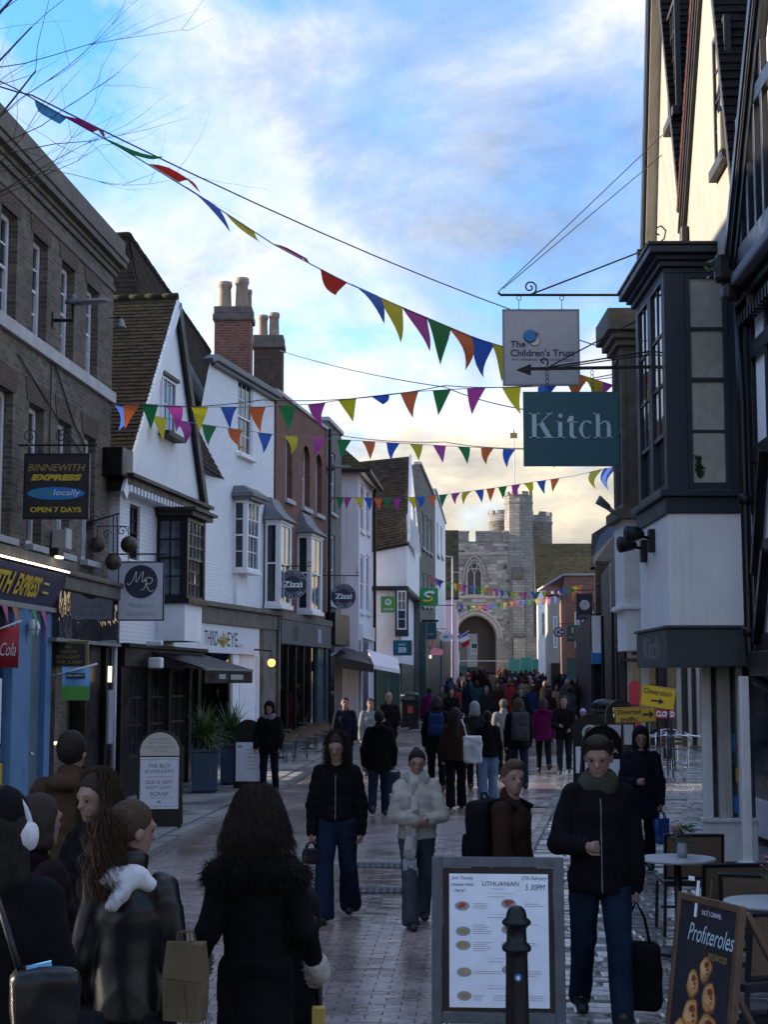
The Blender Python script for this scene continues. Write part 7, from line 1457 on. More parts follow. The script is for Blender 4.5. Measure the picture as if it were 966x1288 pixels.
# road-works signs
def road_sign(label,c,wpx,hpx,Y,tilt,mat,rows,arrow,leg=True):
    p = W(c[0],c[1] + hpx/2,Y); r = thing('road_sign',label,'road sign',(p.x,Y,gz(Y))); w,h = wpx*Y/FPX,hpx*Y/FPX; zc = W(c[0],c[1],Y).z - gz(Y); Mx = Matrix.Translation((0,-0.05,zc)) @ Matrix.Rotation(R(tilt),4,'Y')
    m = MB(); m.box(-w/2,w/2,0,0.02,-h/2,h/2); b = m.build('plate',mat,r,bevel=0.006); b.matrix_local = Mx
    m = MB(); frame4(m,-w/2 + 0.01,w/2 - 0.01,-h/2 + 0.01,h/2 - 0.01,-0.003,0.008,0.002); m.build('border',M.ink_black,b)
    for t,fx,fz,fw,fh in rows: bline(b,t,fx*w,fz*h,fw*w,fh*h,M.ink_black,-0.004,bold=0.004)
    if arrow:
        ax,az,al,ah = arrow; m = MB(); m.box(ax*w - al*w/2,ax*w + al*w*0.2,-0.004,-0.001,az*h - ah*h*0.14,az*h + ah*h*0.14); m.slab([(ax*w + al*w*0.12,-0.004,az*h + ah*h*0.5),(ax*w + al*w*0.12,-0.004,az*h - ah*h*0.5),(ax*w + al*w*0.5,-0.004,az*h)],0.003); m.slab([(ax*w + al*w*0.12,-0.004,az*h + ah*h*0.5),(ax*w + al*w*0.5,-0.004,az*h),(ax*w + al*w*0.12,-0.004,az*h - ah*h*0.5)],0.003); m.build('arrow',M.ink_black,b)
    m = MB(); m.tube([(-w*0.3,0.0,zc - h*0.3),(-w*0.34,-0.3,0.02)],0.018,6); m.tube([(w*0.3,0.0,zc - h*0.3),(w*0.34,-0.3,0.02)],0.018,6); m.tube([(-w*0.3,0.0,zc),(-w*0.34,0.35,0.02)],0.018,6); m.tube([(w*0.3,0.0,zc),(w*0.34,0.35,0.02)],0.018,6); m.tube([(-w*0.42,-0.02,zc + h*0.55),(w*0.1,-0.02,zc + h*0.62)],0.015,6); m.build('stand',M.iron,r)
road_sign('tilted yellow diversion sign with black arrow',(828,877),43,27,33.5,9,M.sign_yellow,[('Diversion',-0.02,0.22,0.8,0.26)],(0.0,-0.18,0.38,0.3)); road_sign('amber sign about diverted traffic with black arrow, below the tilted one',(799,899),51,19.5,28.5,-2,M.sign_amber,[('Diverted',-0.14,0.2,0.56,0.3),('traffic',-0.16,-0.26,0.42,0.3)],(0.32,0.0,0.28,0.5)); road_sign('small red closed sign behind the yellow diversion sign',(837,898),26,12,35.5,2,M.sign_red,[],None)
r_ = [o for o in COL.objects if o.get('label','').startswith('small red closed')][0]; bl_ = [c for c in r_.children if c.name.startswith('plate')][0]; bline(bl_,'CLOSED',0,0.0,0.42,0.13,M.ink_white,-0.004,bold=0.01)
# litter bins
def bin_(label,px,Y,hh):
    r = thing('litter_bin',label,'bin',(WX(px,Y),Y,gz(Y)),R(4)); s = hh/1.3
    m = MB(); m.box(-0.3*s,0.3*s,-0.3*s,0.3*s,0,0.95*s); m.box(-0.33*s,0.33*s,-0.33*s,0.33*s,0,0.06*s); m.build('body',M.black_paint,r,bevel=0.03); m = MB(); m.box(-0.34*s,0.34*s,-0.34*s,0.34*s,0.96*s,1.02*s); m.box(-0.29*s,-0.25*s,-0.3*s,0.3*s,1.02*s,1.14*s); m.box(0.25*s,0.29*s,-0.3*s,0.3*s,1.02*s,1.14*s); m.lathe([(0.36*s,1.14*s),(0.34*s,1.2*s),(0.26*s,1.27*s),(0.1*s,1.3*s),(0,1.3*s)],20); m.build('hood',M.black_paint,r,bevel=0.01); one('notice',M.ink_red,r,(-0.09*s,0.09*s,-0.31*s,-0.302*s,0.55*s,0.8*s))
bin_('black litter bin with domed hood by the left kerb',515,57.0,1.35); bin_('black litter bin with domed hood on the right, near the road signs',762,44.0,1.42)
# planters with spiky plants
def planter(label,px,py,Y,s,rot):
    r = thing('planter',label,'planter',(WX(px,Y),Y,gz(Y) + PLAN),rot); one('box',M.planter_blue,r,(-0.21*s,0.21*s,-0.21*s,0.21*s,0.03,0.66*s),bevel=0.01); one('rim',M.planter_blue,r,(-0.23*s,0.23*s,-0.23*s,0.23*s,0.66*s,0.70*s),bevel=0.01); one('soil',M.joint,r,(-0.2*s,0.2*s,-0.2*s,0.2*s,0.7*s,0.715*s))
    p = thing('spiky_plant',label.replace('planter','plant growing in a planter').replace('dark blue box ','bushy green spiky '),'plant',(WX(px,Y),Y,gz(Y) + PLAN + 0.70*s)); mm = [MB(),MB(),MB()]
    for i in range(330):
        a = random.uniform(0,6.283); el = random.uniform(-0.25,1.4); ln = random.uniform(0.35,0.62)*s; c0 = Vector((random.gauss(0,0.06)*s,random.gauss(0,0.06)*s,random.uniform(0.0,0.35)*s)); d = Vector((math.cos(a)*math.cos(el),math.sin(a)*math.cos(el),math.sin(el))); sd = Vector((-math.sin(a),math.cos(a),0)); prev = None; q = c0.copy(); b = mm[random.choice((0,0,1,1,2))]; L_ = []
        for k in range(5): wd = 0.018*s*(1 - k/4.3); L_.append((q - sd*wd,q + sd*wd)); q = q + d*ln/4; d = (d + Vector((0,0,-0.16))).normalized()
        for k in range(4): b.quad(L_[k][0],L_[k][1],L_[k + 1][1],L_[k + 1][0])
    for b,mt in zip(mm,('leaf_dark','leaf_mid','leaf_pale')): b.build('leaves',M[mt],p,kind='stuff')
planter('dark blue box planter, nearer of the two by the pub front',259,1000,29.0,1.12,R(6)); planter('dark blue box planter, farther of the two by the pub front',293,990,31.0,1.12,R(6))
# cafe furniture
t = NT('weave'); bt = t.node('ShaderNodeTexBrick'); t.lk(t.wallco(),bt.inputs['Vector']); bt.inputs['Scale'].default_value = 1.0; bt.inputs['Brick Width'].default_value = 0.022; bt.inputs['Row Height'].default_value = 0.011; bt.inputs['Mortar Size'].default_value = 0.0016
bt.inputs['Color1'].default_value = (0.20,0.13,0.075,1); bt.inputs['Color2'].default_value = (0.145,0.093,0.052,1); bt.inputs['Mortar'].default_value = (0.03,0.02,0.015,1); t.done(bt.outputs['Color'],0.6,t.bump(t.mix(1.0,(1,1,1),bt.outputs['Fac'],'SUBTRACT'),0.6,0.004))
def rattan_chair(label,px,Y,rot,zs=0.44):
    r = thing('rattan_chair',label,'chair',(WX(px,Y),Y,gz(Y)),rot,'woven cafe chairs on the right'); w = 0.25
    one('seat',M.weave,r,(-w + 0.02,w - 0.02,-0.22,0.22,zs - 0.015,zs + 0.012),bevel=0.006); one('seat_frame',M.black_paint,r,(-w,w,-0.25,-0.22,zs - 0.03,zs + 0.015),(-w,w,0.22,0.25,zs - 0.03,zs + 0.015),(-w,-w + 0.02,-0.22,0.22,zs - 0.03,zs + 0.015),(w - 0.02,w,-0.22,0.22,zs - 0.03,zs + 0.015),bevel=0.004)
    Mb = Matrix.Translation((0,0.24,zs)) @ Matrix.Rotation(R(-8),4,'X'); m = MB(); m.box(-w + 0.025,w - 0.025,-0.008,0.008,0.06,0.385); b = m.build('backrest',M.weave,r,bevel=0.004); b.matrix_local = Mb; m = MB(); frame4(m,-w,w,0.03,0.41,-0.015,0.025,0.03); f = m.build('back_frame',M.black_paint,r,bevel=0.004); f.matrix_local = Mb
    for sx in (-1,1):
        for sy in (-1,1): m = MB(); m.tube([(sx*(w - 0.015),sy*0.235,zs),(sx*(w - 0.0),sy*0.25,0.0)],0.014,8); m.build('leg',M.black_paint,r)
    one('stretcher',M.black_paint,r,(-w + 0.01,w - 0.01,-0.01,0.01,0.2,0.22)); return r
rattan_chair('woven chair farthest from the camera, behind the marble cafe table',862,13.3,R(178)); rattan_chair('woven chair between the two cafe tables, seen from the back',905,11.2,R(186)); rattan_chair('woven chair just behind the second flower vase, at the right edge',948,10.6,R(165)); rattan_chair('nearest woven chair at the right edge, behind the dessert board',946,8.9,R(200),0.45)
def cafe_table(label,px,Y,zt,vl):
    r = thing('cafe_table',label,'table',(WX(px,Y),Y,gz(Y))); m = MB(); m.lathe([(0.0,zt - 0.025),(0.29,zt - 0.025),(0.30,zt - 0.012),(0.295,zt),(0,zt)],36); m.build('table_top',M.stone_pale,r); m = MB(); m.tube([(0,0,0.02),(0,0,zt - 0.02)],0.03,12); m.build('column',M.black_paint,r,smooth=True); m = MB(); m.lathe([(0.22,0),(0.22,0.02),(0.05,0.04),(0.03,0.1)],20); m.build('foot',M.black_paint,r)
    v = thing('flower_vase',vl,'vase',(WX(px,Y) + 0.04,Y,gz(Y) + zt)); m = MB(); m.lathe([(0.035,0),(0.045,0.05),(0.04,0.1),(0.03,0.12),(0.026,0.11),(0.03,0.02)],14); m.build('pot',M.ink_grey,v,smooth=True); lv = MB(); pk = MB(); pd = MB()
    for i in range(60):
        a = random.uniform(0,6.28); rr = random.uniform(0.01,0.10); p = Vector((rr*math.cos(a),rr*math.sin(a),0.12 + random.uniform(0,0.13))); s = Vector((random.gauss(0,1),random.gauss(0,1),random.gauss(0,.6))).normalized()*0.02; q = Vector((random.gauss(0,1),random.gauss(0,1),random.gauss(0,.6))).normalized()*0.03; lv.quad(p - s,p + q,p + s,p - q)
    for i in range(12):
        a = random.uniform(0,6.28); rr = random.uniform(0.02,0.11); c_ = Vector((rr*math.cos(a),rr*math.sin(a),0.16 + random.uniform(0,0.13)))
        for k in range(7): b = random.uniform(0,6.28); d = Vector((math.cos(b),math.sin(b),random.uniform(-0.2,0.8))).normalized()*0.026; s = d.cross(Vector((0,0,1))).normalized()*0.014; (pk if i % 3 else pd).quad(c_,c_ + d*0.6 - s,c_ + d,c_ + d*0.6 + s)
    lv.build('leaves',M.leaf_mid,v,kind='stuff'); pk.build('petals',M.flag_pink,v,kind='stuff'); pd.build('petals',M.flag_magenta,v,kind='stuff')
cafe_table('round marble cafe table farther along, by the white shopfront',848,12.3,0.73,'vase of pink flowers on the farther cafe table'); cafe_table('round marble cafe table at the right edge of the picture',963,9.9,0.73,'vase of pink flowers at the right edge of the picture')
# steel cafe set further back
def steel_table(label,px,Y):
    r = thing('steel_table',label,'table',(WX(px,Y),Y,gz(Y)),group='steel cafe tables'); m = MB(); m.lathe([(0,0.70),(0.33,0.70),(0.345,0.715),(0.33,0.73),(0,0.73)],26); m.build('table_top',M.steel,r); m = MB(); m.tube([(0,0,0.03),(0,0,0.7)],0.03,10); m.build('column',M.steel,r)
    for k in range(4): a = k*H2 + 0.5; m = MB(); m.tube([(0,0,0.1),(0.3*math.cos(a),0.3*math.sin(a),0.015)],0.018,6); m.build('foot',M.steel,r)
def steel_chair(label,px,Y,rot):
    r = thing('steel_chair',label,'chair',(WX(px,Y),Y,gz(Y)),rot,'steel cafe chairs'); m = MB(); m.tube([(0.24,-0.24,0),(0.25,-0.24,0.65),(0.27,-0.1,0.68),(0.27,0.15,0.70),(0.18,0.27,0.76),(0,0.30,0.78),(-0.18,0.27,0.76),(-0.27,0.15,0.70),(-0.27,-0.1,0.68),(-0.25,-0.24,0.65),(-0.24,-0.24,0)],0.014,8); m.build('arm_frame',M.steel,r,smooth=True)
    for s in (-1,1): m = MB(); m.tube([(s*0.2,0.26,0),(s*0.2,0.22,0.45),(s*0.19,0.27,0.76)],0.013,6); m.build('leg',M.steel,r)
    for k in range(5): one('seat_slat',M.timber_brown,r,(-0.22,0.22,-0.22 + k*0.09,-0.15 + k*0.09,0.44,0.455))
    one('back_slat',M.timber_brown,r,(-0.19,0.19,0.262,0.277,0.55,0.62)); one('back_slat',M.timber_brown,r,(-0.19,0.19,0.268,0.283,0.65,0.72))
steel_table('round steel cafe table on the right, beyond the hooded walker',850,37.5)
for lab,px,Y,ro in (('steel cafe chair left of the round steel table',822,37.8,R(-80)),('steel cafe chair in front of the round steel table',852,36.4,R(175)),('steel cafe chair right of the round steel table',876,37.6,R(85)),('steel cafe chair behind the round steel table',838,39.2,R(-20))): steel_chair(lab,px,Y,ro)
# bistro chairs before the restaurant on the left
def bistro_chair(label,px,Y,rot):
    r = thing('bistro_chair',label,'chair',(WX(px,Y),Y,gz(Y) + PLAN),rot,'wicker bistro chairs before the restaurant'); m = MB(); m.lathe([(0,0.43),(0.22,0.43),(0.23,0.45),(0.22,0.465),(0,0.465)],20); m.build('seat',M.weave,r)
    for k in range(4): a = k*H2 + math.pi/4; m = MB(); m.tube([(0.17*math.cos(a),0.17*math.sin(a),0.43),(0.22*math.cos(a),0.22*math.sin(a),0)],0.014,6); m.build('leg',M.timber_brown,r)
    m = MB(); n = 14; vs = []
    for zf_ in (0.52,0.80):
        for i in range(n + 1): a = R(-15) + R(210)*i/n; q = 0.26 + 0.03*(zf_ - 0.5); vs.append((q*math.cos(a),q*math.sin(a),zf_ - (0.14*abs(math.cos(a)) if zf_ > 0.6 else 0)))
    m.add(vs,[(i,i + 1,n + 2 + i,n + 1 + i) for i in range(n)]); b = m.build('backrest',M.weave,r); sl = b.modifiers.new('thick','SOLIDIFY'); sl.thickness = 0.012
    m = MB(); m.tube([(0.275*math.cos(a),0.275*math.sin(a),0.81 - 0.15*abs(math.cos(a))) for a in np.linspace(R(-35),R(215),20)],0.016,6); m.tube([(0.225,-0.15,0.66),(0.2,-0.16,0.43)],0.014,6); m.tube([(-0.225,-0.15,0.66),(-0.2,-0.16,0.43)],0.014,6); m.build('rim',M.timber_brown,r,smooth=True)
for lab,px,Y,ro in (('wicker bistro chair nearest, left of the others',359,37.5,R(150)),('wicker bistro chair second along, seen from the back',379,39.2,R(188)),('wicker bistro chair third along by the restaurant window',392,41.0,R(170)),('wicker bistro chair farthest along by the restaurant',403,42.8,R(195))): bistro_chair(lab,px,Y,ro)
def bistro_table(label,px,Y):
    r = thing('bistro_table',label,'table',(WX(px,Y),Y,gz(Y) + PLAN),group='bistro tables'); m = MB(); m.lathe([(0,0.7),(0.3,0.7),(0.3,0.725),(0,0.725)],20); m.build('table_top',M.timber_dark,r); m = MB(); m.tube([(0,0,0),(0,0,0.7)],0.03,8); m.lathe([(0.2,0),(0.2,0.02),(0.03,0.05)],14); m.build('column',M.iron,r)
bistro_table('small dark bistro table before the restaurant, nearer',350,39.3); bistro_table('small dark bistro table before the restaurant, farther',388,43.2)
# black posts on the right
for i,(px,Y,pt,lab) in enumerate(((759,50,775,'black post left of the set back shop'),(772,47,770,'black post beside the white lower bay'),(838,40,815,'black post right of the tilted yellow sign'))):
    r = thing('black_post',lab,'post',(WX(px,Y),Y,gz(Y))); h = W(px,pt,Y).z - gz(Y); m = MB(); m.tube([(0,0,0),(0,0,0.8),(0,0,h)],[0.07,0.06,0.05],8); m.build('shaft',M.iron,r); m = MB(); m.lathe([(0.10,0),(0.10,0.25),(0.07,0.3)],10); m.build('foot',M.iron,r)
# ------------------------------------------------------------------ people
V3 = lambda *a: np.array(a,float)
def f_rc(a,b,ra,rb,ky=1.0):
    a,b = np.array(a,float),np.array(b,float)
    def f(p):
        q = p - a; ba = (b - a).copy()
        if ky != 1.0: q = q.copy(); q[:,1] /= ky; ba[1] /= ky
        t = np.clip(q @ ba/max(ba @ ba,1e-9),0,1); d = np.sqrt(((q - t[:,None]*ba) ** 2).sum(1)) - (ra + (rb - ra)*t)
        return d*(ky if ky < 1 else 1)
    return f
def f_ell(c,r):
    c,r = np.array(c,float),np.array(r,float)
    def f(p):
        q = (p - c)/r; k0 = np.sqrt((q*q).sum(1)); k1 = np.sqrt(((q/r) ** 2).sum(1)) + 1e-9; return k0*(k0 - 1)/k1
    return f
def smin(ds,k):
    d = ds[0]
    for e in ds[1:]:
        h = np.clip(0.5 + 0.5*(e - d)/k,0,1); d = e + (d - e)*h - k*h*(1 - h)
    return d
def union(fs,k): return lambda p: smin([f(p) for f in fs],k)
def folds(p,amp,freq=9.0,seed=0.0):
    """cloth creases: warped ridges, sharper than they are wide"""
    x,y,z = p[:,0],p[:,1],p[:,2]; s = seed
    w1 = np.sin(freq*0.45*z + s)*1.6 + np.sin(freq*0.8*y + 2*s); w2 = np.sin(freq*0.7*x - s)*1.4
    r1 = np.abs(np.sin(freq*0.5*(0.8*x + 0.9*z) + w1 + s)); r2 = np.abs(np.sin(freq*0.8*(y - 0.8*z + 0.4*x) + w2 + 1.7*s)); r3 = np.sin(freq*2.7*(z + 0.4*x) + w1*1.5)
    return amp*(r1 ** 0.6*0.9 + r2 ** 0.6*0.6 - 0.9 + 0.14*r3)
OFF8 = np.array([(i,j,k) for i in (0,1) for j in (0,1) for k in (0,1)])
EDG = [(a,b) for a in range(8) for b in range(a + 1,8) if abs(OFF8[a] - OFF8[b]).sum() == 1]
OFF64 = np.array([(i,j,k) for i in range(4) for j in range(4) for k in range(4)])
def sdf_arrays(fn,lo,hi,res):
    """surface nets of fn over the box lo..hi with cells of size res (narrow band only)"""
    lo = np.array(lo,float); c = 4*res; n = np.maximum(1,np.ceil((np.array(hi) - lo)/c).astype(int))
    I = np.stack(np.meshgrid(*[np.arange(k) for k in n],indexing='ij'),-1).reshape(-1,3)
    d = fn(lo + (I + 0.5)*c); I = I[np.abs(d) < c*1.35]
    cells = (I[:,None,:]*4 + OFF64[None]).reshape(-1,3); dim = n*4 + 2
    key = lambda q: (q[...,0]*dim[1] + q[...,1])*dim[2] + q[...,2]
    ck = key(cells[:,None,:] + OFF8[None]); u,inv = np.unique(ck,return_inverse=True); inv = inv.reshape(ck.shape)
    uc = np.stack([u // (dim[1]*dim[2]),(u // dim[2]) % dim[1],u % dim[2]],-1); val = fn(lo + uc*res)[inv]
    s = val < 0; act = s.any(1) & ~s.all(1); cells = cells[act]; val = val[act]; s = s[act]
    if not len(cells): return np.zeros((0,3)),np.zeros((0,4),int)
    acc = np.zeros((len(cells),3)); cnt = np.zeros(len(cells))
    for a,b in EDG:
        m = s[:,a] != s[:,b]; t = val[:,a]/np.where(m,val[:,a] - val[:,b],1); p = OFF8[a] + (OFF8[b] - OFF8[a])*t[:,None]; acc[m] += p[m]; cnt[m] += 1
    V = lo + (cells + acc/cnt[:,None])*res; ids = key(cells); o = np.argsort(ids); sid = ids[o]; F = []
    for ax,c1 in ((0,4),(1,2),(2,1)):
        m = s[:,0] != s[:,c1]; cc = cells[m]; flip = s[m][:,0]; b,d_ = [k for k in range(3) if k != ax]
        e1 = np.zeros(3,int); e1[b] = 1; e2 = np.zeros(3,int); e2[d_] = 1; q = []; ok = np.ones(len(cc),bool)
        for e in (0*e1,e1,e1 + e2,e2):
            k = key(cc - e); j = np.clip(np.searchsorted(sid,k),0,len(sid) - 1); ok &= sid[j] == k; q.append(o[j])
        q = np.stack(q,1)[ok]; fl = flip[ok]; fl = fl if ax != 1 else ~fl; q[~fl] = q[~fl][:,::-1]; F.append(q)
    return V,np.concatenate(F)
def arr_mesh(name,V,F,mat,smooth=True):
    me = bpy.data.meshes.new(name); me.vertices.add(len(V)); me.vertices.foreach_set('co',V.astype(np.float32).ravel()); me.loops.add(F.size); me.loops.foreach_set('vertex_index',F.astype(np.int32).ravel())
    me.polygons.add(len(F)); me.polygons.foreach_set('loop_start',np.arange(0,F.size,4,dtype=np.int32)); me.polygons.foreach_set('use_smooth',np.full(len(F),smooth)); me.update(calc_edges=True); me.validate(); me.materials.append(mat); return me
def sdf_obj(name,fn,lo,hi,res,mat,parent,smooth=True):
    V,F = sdf_arrays(fn,lo,hi,res); return link(name,arr_mesh(name,V,F,mat,smooth),None,parent)
def skin_mat(name,c):
    t = NT(name); o = t.obj(); n = t.noise(o,18,4); col = t.mix(t.ramp(n,[(0.3,0.0),(0.7,1.0)]),tuple(x*0.85 for x in c),tuple(min(1,x*1.1) for x in c)); m = t.done(col,0.55,t.bump(t.noise(o,120,3),0.08,0.003)); t.b.inputs['Subsurface Weight'].default_value = 0.08; t.b.inputs['Subsurface Scale'].default_value = 0.01; return m
skin_mat('skin',(0.27,0.155,0.115)); skin_mat('skin_tan',(0.27,0.15,0.10))
def hair_mat(name,c):
    t = NT(name); n = t.noise(t.obj((60,60,6)),3,4,0.6); return t.done(t.ramp(n,[(0.3,tuple(x*0.45 for x in c)),(0.55,c),(0.75,tuple(x*1.7 for x in c))]),0.62,t.bump(n,0.9,0.012),0,0.25)
hair_mat('hair_dark',(0.012,0.008,0.006)); hair_mat('hair_brown',(0.030,0.017,0.011)); hair_mat('hair_chestnut',(0.065,0.034,0.018)); hair_mat('hair_grey',(0.10,0.095,0.09)); hair_mat('hair_fair',(0.10,0.06,0.03))
for n_,c_ in dict(cl_black=(0.0055,0.0055,0.0065),cl_navy=(0.007,0.009,0.016),cl_char=(0.014,0.014,0.016),cl_brown=(0.050,0.030,0.017),cl_plum=(0.016,0.008,0.010),cl_rust=(0.032,0.014,0.010),cl_magenta=(0.09,0.005,0.05),cl_cream=(0.36,0.335,0.29),cl_grey=(0.20,0.20,0.215),cl_greyb=(0.05,0.053,0.062),cl_jean=(0.010,0.019,0.038),cl_jeanpale=(0.13,0.20,0.32),cl_jeangrey=(0.045,0.052,0.066),cl_white=(0.56,0.56,0.57),cl_lilac=(0.34,0.32,0.52),cl_olive=(0.045,0.045,0.032),cl_teal=(0.02,0.06,0.07),cl_red=(0.25,0.03,0.03),cl_blue=(0.012,0.03,0.09),cl_tan=(0.24,0.16,0.10)).items(): fabric(n_,c_)
fabric('leather',(0.006,0.0065,0.008),0.34,0.3,0.0,60,0.06,0.35); fabric('shoe_black',(0.012,0.012,0.013),0.45,spec=0.5); fabric('paper_bag',(0.12,0.088,0.050),0.8); fabric('bag_white',(0.52,0.54,0.57),0.5); fabric('bag_blue',(0.015,0.055,0.22),0.35,spec=0.5)
t = NT('scarf_check'); ck = t.node('ShaderNodeTexChecker'); t.lk(t.obj((14,0.01,9)),ck.inputs['Vector']); ck.inputs['Color1'].default_value = (0.42,0.40,0.36,1); ck.inputs['Color2'].default_value = (0.27,0.265,0.235,1); ck.inputs['Scale'].default_value = 1.0; t.done(ck.outputs['Color'],0.95,t.bump(t.noise(t.obj(),80,3),0.5,0.01))
def person(label,pos,H,head,top,trousers,hair,legs=((8,4),(-8,6)),arms=((5,9,15,0),(5,9,15,0)),turn=0,tilt=0,lean=0,res=0.014,skin='skin',shoes='shoe_black',face=True,hood=None,hat=None,scarf=None,group=None,hands=True,grip=(0.5,0.5),build=1.0):
    """head = heading in degrees (0 faces the camera, 180 walks away); top = dict(mat, hem, fat, puff, collar)"""
    x,y = pos; r = thing('person',label,'person',(x,y,gz(y) + 0.001),R(head),group); B = build
    hz = 0.525*H; J = {}; lo_z = 9
    for i,s in enumerate((-1,1)):
        a,b = R(legs[i][0]),R(legs[i][1]); hp = V3(s*0.052*H,0,hz); kn = hp + 0.245*H*V3(0.02*s,-math.sin(a),-math.cos(a)); an = kn + 0.235*H*V3(0.01*s,-math.sin(a - b),-math.cos(a - b)); J[s] = [hp,kn,an]; lo_z = min(lo_z,an[2] - 0.042*H)
    dz = V3(0,0,-lo_z); ln = math.sin(R(lean))
    for s in J: J[s] = [p + dz for p in J[s]]
    bend = lambda z: V3(0,-ln*max(0,z - hz),-(1 - math.cos(R(lean)))*max(0,z - hz)) + dz
    pel = V3(0,0,0.55*H) + bend(0.55*H); wst = V3(0,0,0.62*H) + bend(0.62*H); ch = V3(0,0.0,0.73*H) + bend(0.73*H); nk = V3(0,0.008*H,0.83*H) + bend(0.83*H); hc = nk + V3(0,-0.012*H - 0.03*H*math.sin(R(tilt)),0.098*H)
    A = {}
    for i,s in enumerate((-1,1)):
        sp,o,e,w = [R(v) for v in arms[i]]; sh = V3(s*0.098*H*B,0.004*H,0.795*H) + bend(0.795*H); d1 = V3(s*math.sin(o),-math.sin(sp)*math.cos(o),-math.cos(sp)*math.cos(o)); el = sh + 0.178*H*d1; d2 = V3(-s*math.sin(w),-math.sin(sp + e)*math.cos(w),-math.cos(sp + e)*math.cos(w)); A[s] = [sh,el,el + 0.15*H*d2,d2]
    # --- body: one continuous surface (head, neck, trunk, limbs, hands)
    ct,st = math.cos(R(turn)),math.sin(R(turn)); cx_,sx_ = math.cos(R(tilt)),math.sin(R(tilt))
    Rm = np.array([[ct,-st,0],[st,ct,0],[0,0,1]]) @ np.array([[1,0,0],[0,cx_,-sx_],[0,sx_,cx_]])   # head local -> person
    hs = lambda v: hc + Rm @ (np.array(v)*H); toh = lambda p: (p - hc) @ Rm
    hf = [f_ell((0,0.004*H,0.008*H),(0.045*H,0.056*H,0.060*H)),f_ell((0,-0.012*H,-0.030*H),(0.034*H,0.039*H,0.040*H)),f_rc((0,-0.050*H,0.004*H),(0,-0.060*H,-0.013*H),0.005*H,0.0085*H),f_ell((0,-0.038*H,-0.054*H),(0.015*H,0.012*H,0.011*H)),f_ell((0,-0.046*H,-0.034*H),(0.013*H,0.007*H,0.005*H)),f_rc((-0.026*H,-0.046*H,0.016*H),(0.026*H,-0.046*H,0.016*H),0.006*H,0.006*H)]
    ears = [f_ell((s*0.046*H,0.006*H,-0.008*H),(0.006*H,0.013*H,0.019*H)) for s in (-1,1)]; soc = [f_ell((s*0.019*H,-0.056*H,0.003*H),(0.010*H,0.006*H,0.0055*H)) for s in (-1,1)]
    def headf(p):
        q = toh(p); d = smin([f(q) for f in hf],0.012*H); d = np.minimum(d,smin([f(q) for f in ears],0.001)); 
        for f in soc: d = np.maximum(d,-f(q) - 0.0) if False else -smin([-d,f(q)],0.006*H)
        return d
    bf = [f_rc(nk - V3(0,0,0.04*H),hc + V3(0,0,-0.02*H),0.034*H,0.030*H),f_rc(pel,ch,0.066*H,0.066*H,0.62),f_rc(A[-1][0] - V3(0,0,0.01),A[1][0] - V3(0,0,0.01),0.020*H,0.020*H)]
    for s in (-1,1):
        h_,k_,a_ = J[s]; bf += [f_rc(h_,k_,0.034*H,0.026*H),f_rc(k_,a_,0.026*H,0.018*H),f_rc(a_,a_ + V3(0,-0.07*H,-0.028*H),0.018*H,0.014*H)]; sh,el,wr,d2 = A[s]; bf += [f_rc(sh,el,0.020*H,0.017*H),f_rc(el,wr,0.017*H,0.014*H)]
    ff = []
    if hands:
        for i,s in enumerate((-1,1)):
            sh,el,wr,d = A[s]; n_ = np.cross(d,V3(0,-1,0))*s; n_ = V3(-s,0,0) - d*(d @ V3(-s,0,0)); n_ /= max(np.linalg.norm(n_),1e-6); tt = np.cross(n_,d); tt = tt if tt[1] < 0 else -tt; g_ = grip[i]
            for q in (-0.016,0.0,0.016): bf.append(f_rc(wr + tt*q*0.6,wr + d*0.075 + tt*q,0.0155,0.013))
            for j,(q,l_) in enumerate(((-0.028,0.058),(-0.010,0.070),(0.009,0.075),(0.027,0.068))):
                b1,b2 = R(25 + 70*g_),R(50 + 130*g_); k0 = wr + d*0.078 + tt*q; k1 = k0 + (d*math.cos(b1) + n_*math.sin(b1))*l_*0.52; k2 = k1 + (d*math.cos(b2) + n_*math.sin(b2))*l_*0.5; ff += [f_rc(k0,k1,0.0092,0.0085),f_rc(k1,k2,0.0085,0.007)]
            t0 = wr + d*0.02 + tt*0.022; t1 = t0 + d*0.032 + tt*0.024 + n_*0.012; ff += [f_rc(t0,t1,0.0125,0.0105),f_rc(t1,t1 + d*0.034 + n_*0.016*(1 + g_),0.0105,0.008)]
    def bodyf(p):
        d = smin([f(p) for f in bf],0.02)
        if ff: d = smin([d,smin([f(p) for f in ff],0.002)],0.005)
        return smin([d,headf(p)],0.010)
    bx = 0.30*H + 0.12; lo,hi = V3(-bx,-0.55,-0.03),V3(bx,0.55,1.06*H + 0.05); res_b = min(res,0.007) if (hands and res < 0.012) else res
    sdf_obj('body',bodyf,lo,hi,res_b,M[skin],r)
    # --- trousers and shoes
    tw,tf = trousers.get('w',1.0),trousers.get('flare',1.0); tfs = [f_ell(pel + V3(0,0.008*H,-0.01*H),(0.098*H*B,0.072*H*B,0.075*H))]
    tb = 0.9 if top.get('hem',0.47) < 0.40 else 1.0
    for s in (-1,1): h_,k_,a_ = J[s]; tfs += [f_rc(h_,k_,0.058*H*tw*tb,0.042*H*tw),f_rc(k_,a_ - V3(0,0,0.012*H),0.042*H*tw,0.036*H*tw*tf)]
    sdf_obj('trousers',lambda p: np.maximum(np.maximum(smin([f(p) for f in tfs],0.02) + folds(p,0.007,16,H),0.018*H - p[:,2]),p[:,2] - max(top.get('hem',0.47),0.54 if top.get('hem',0.47) < 0.44 else 0)*H - dz[2] - 0.04),lo,hi,res,M[trousers['mat']],r)
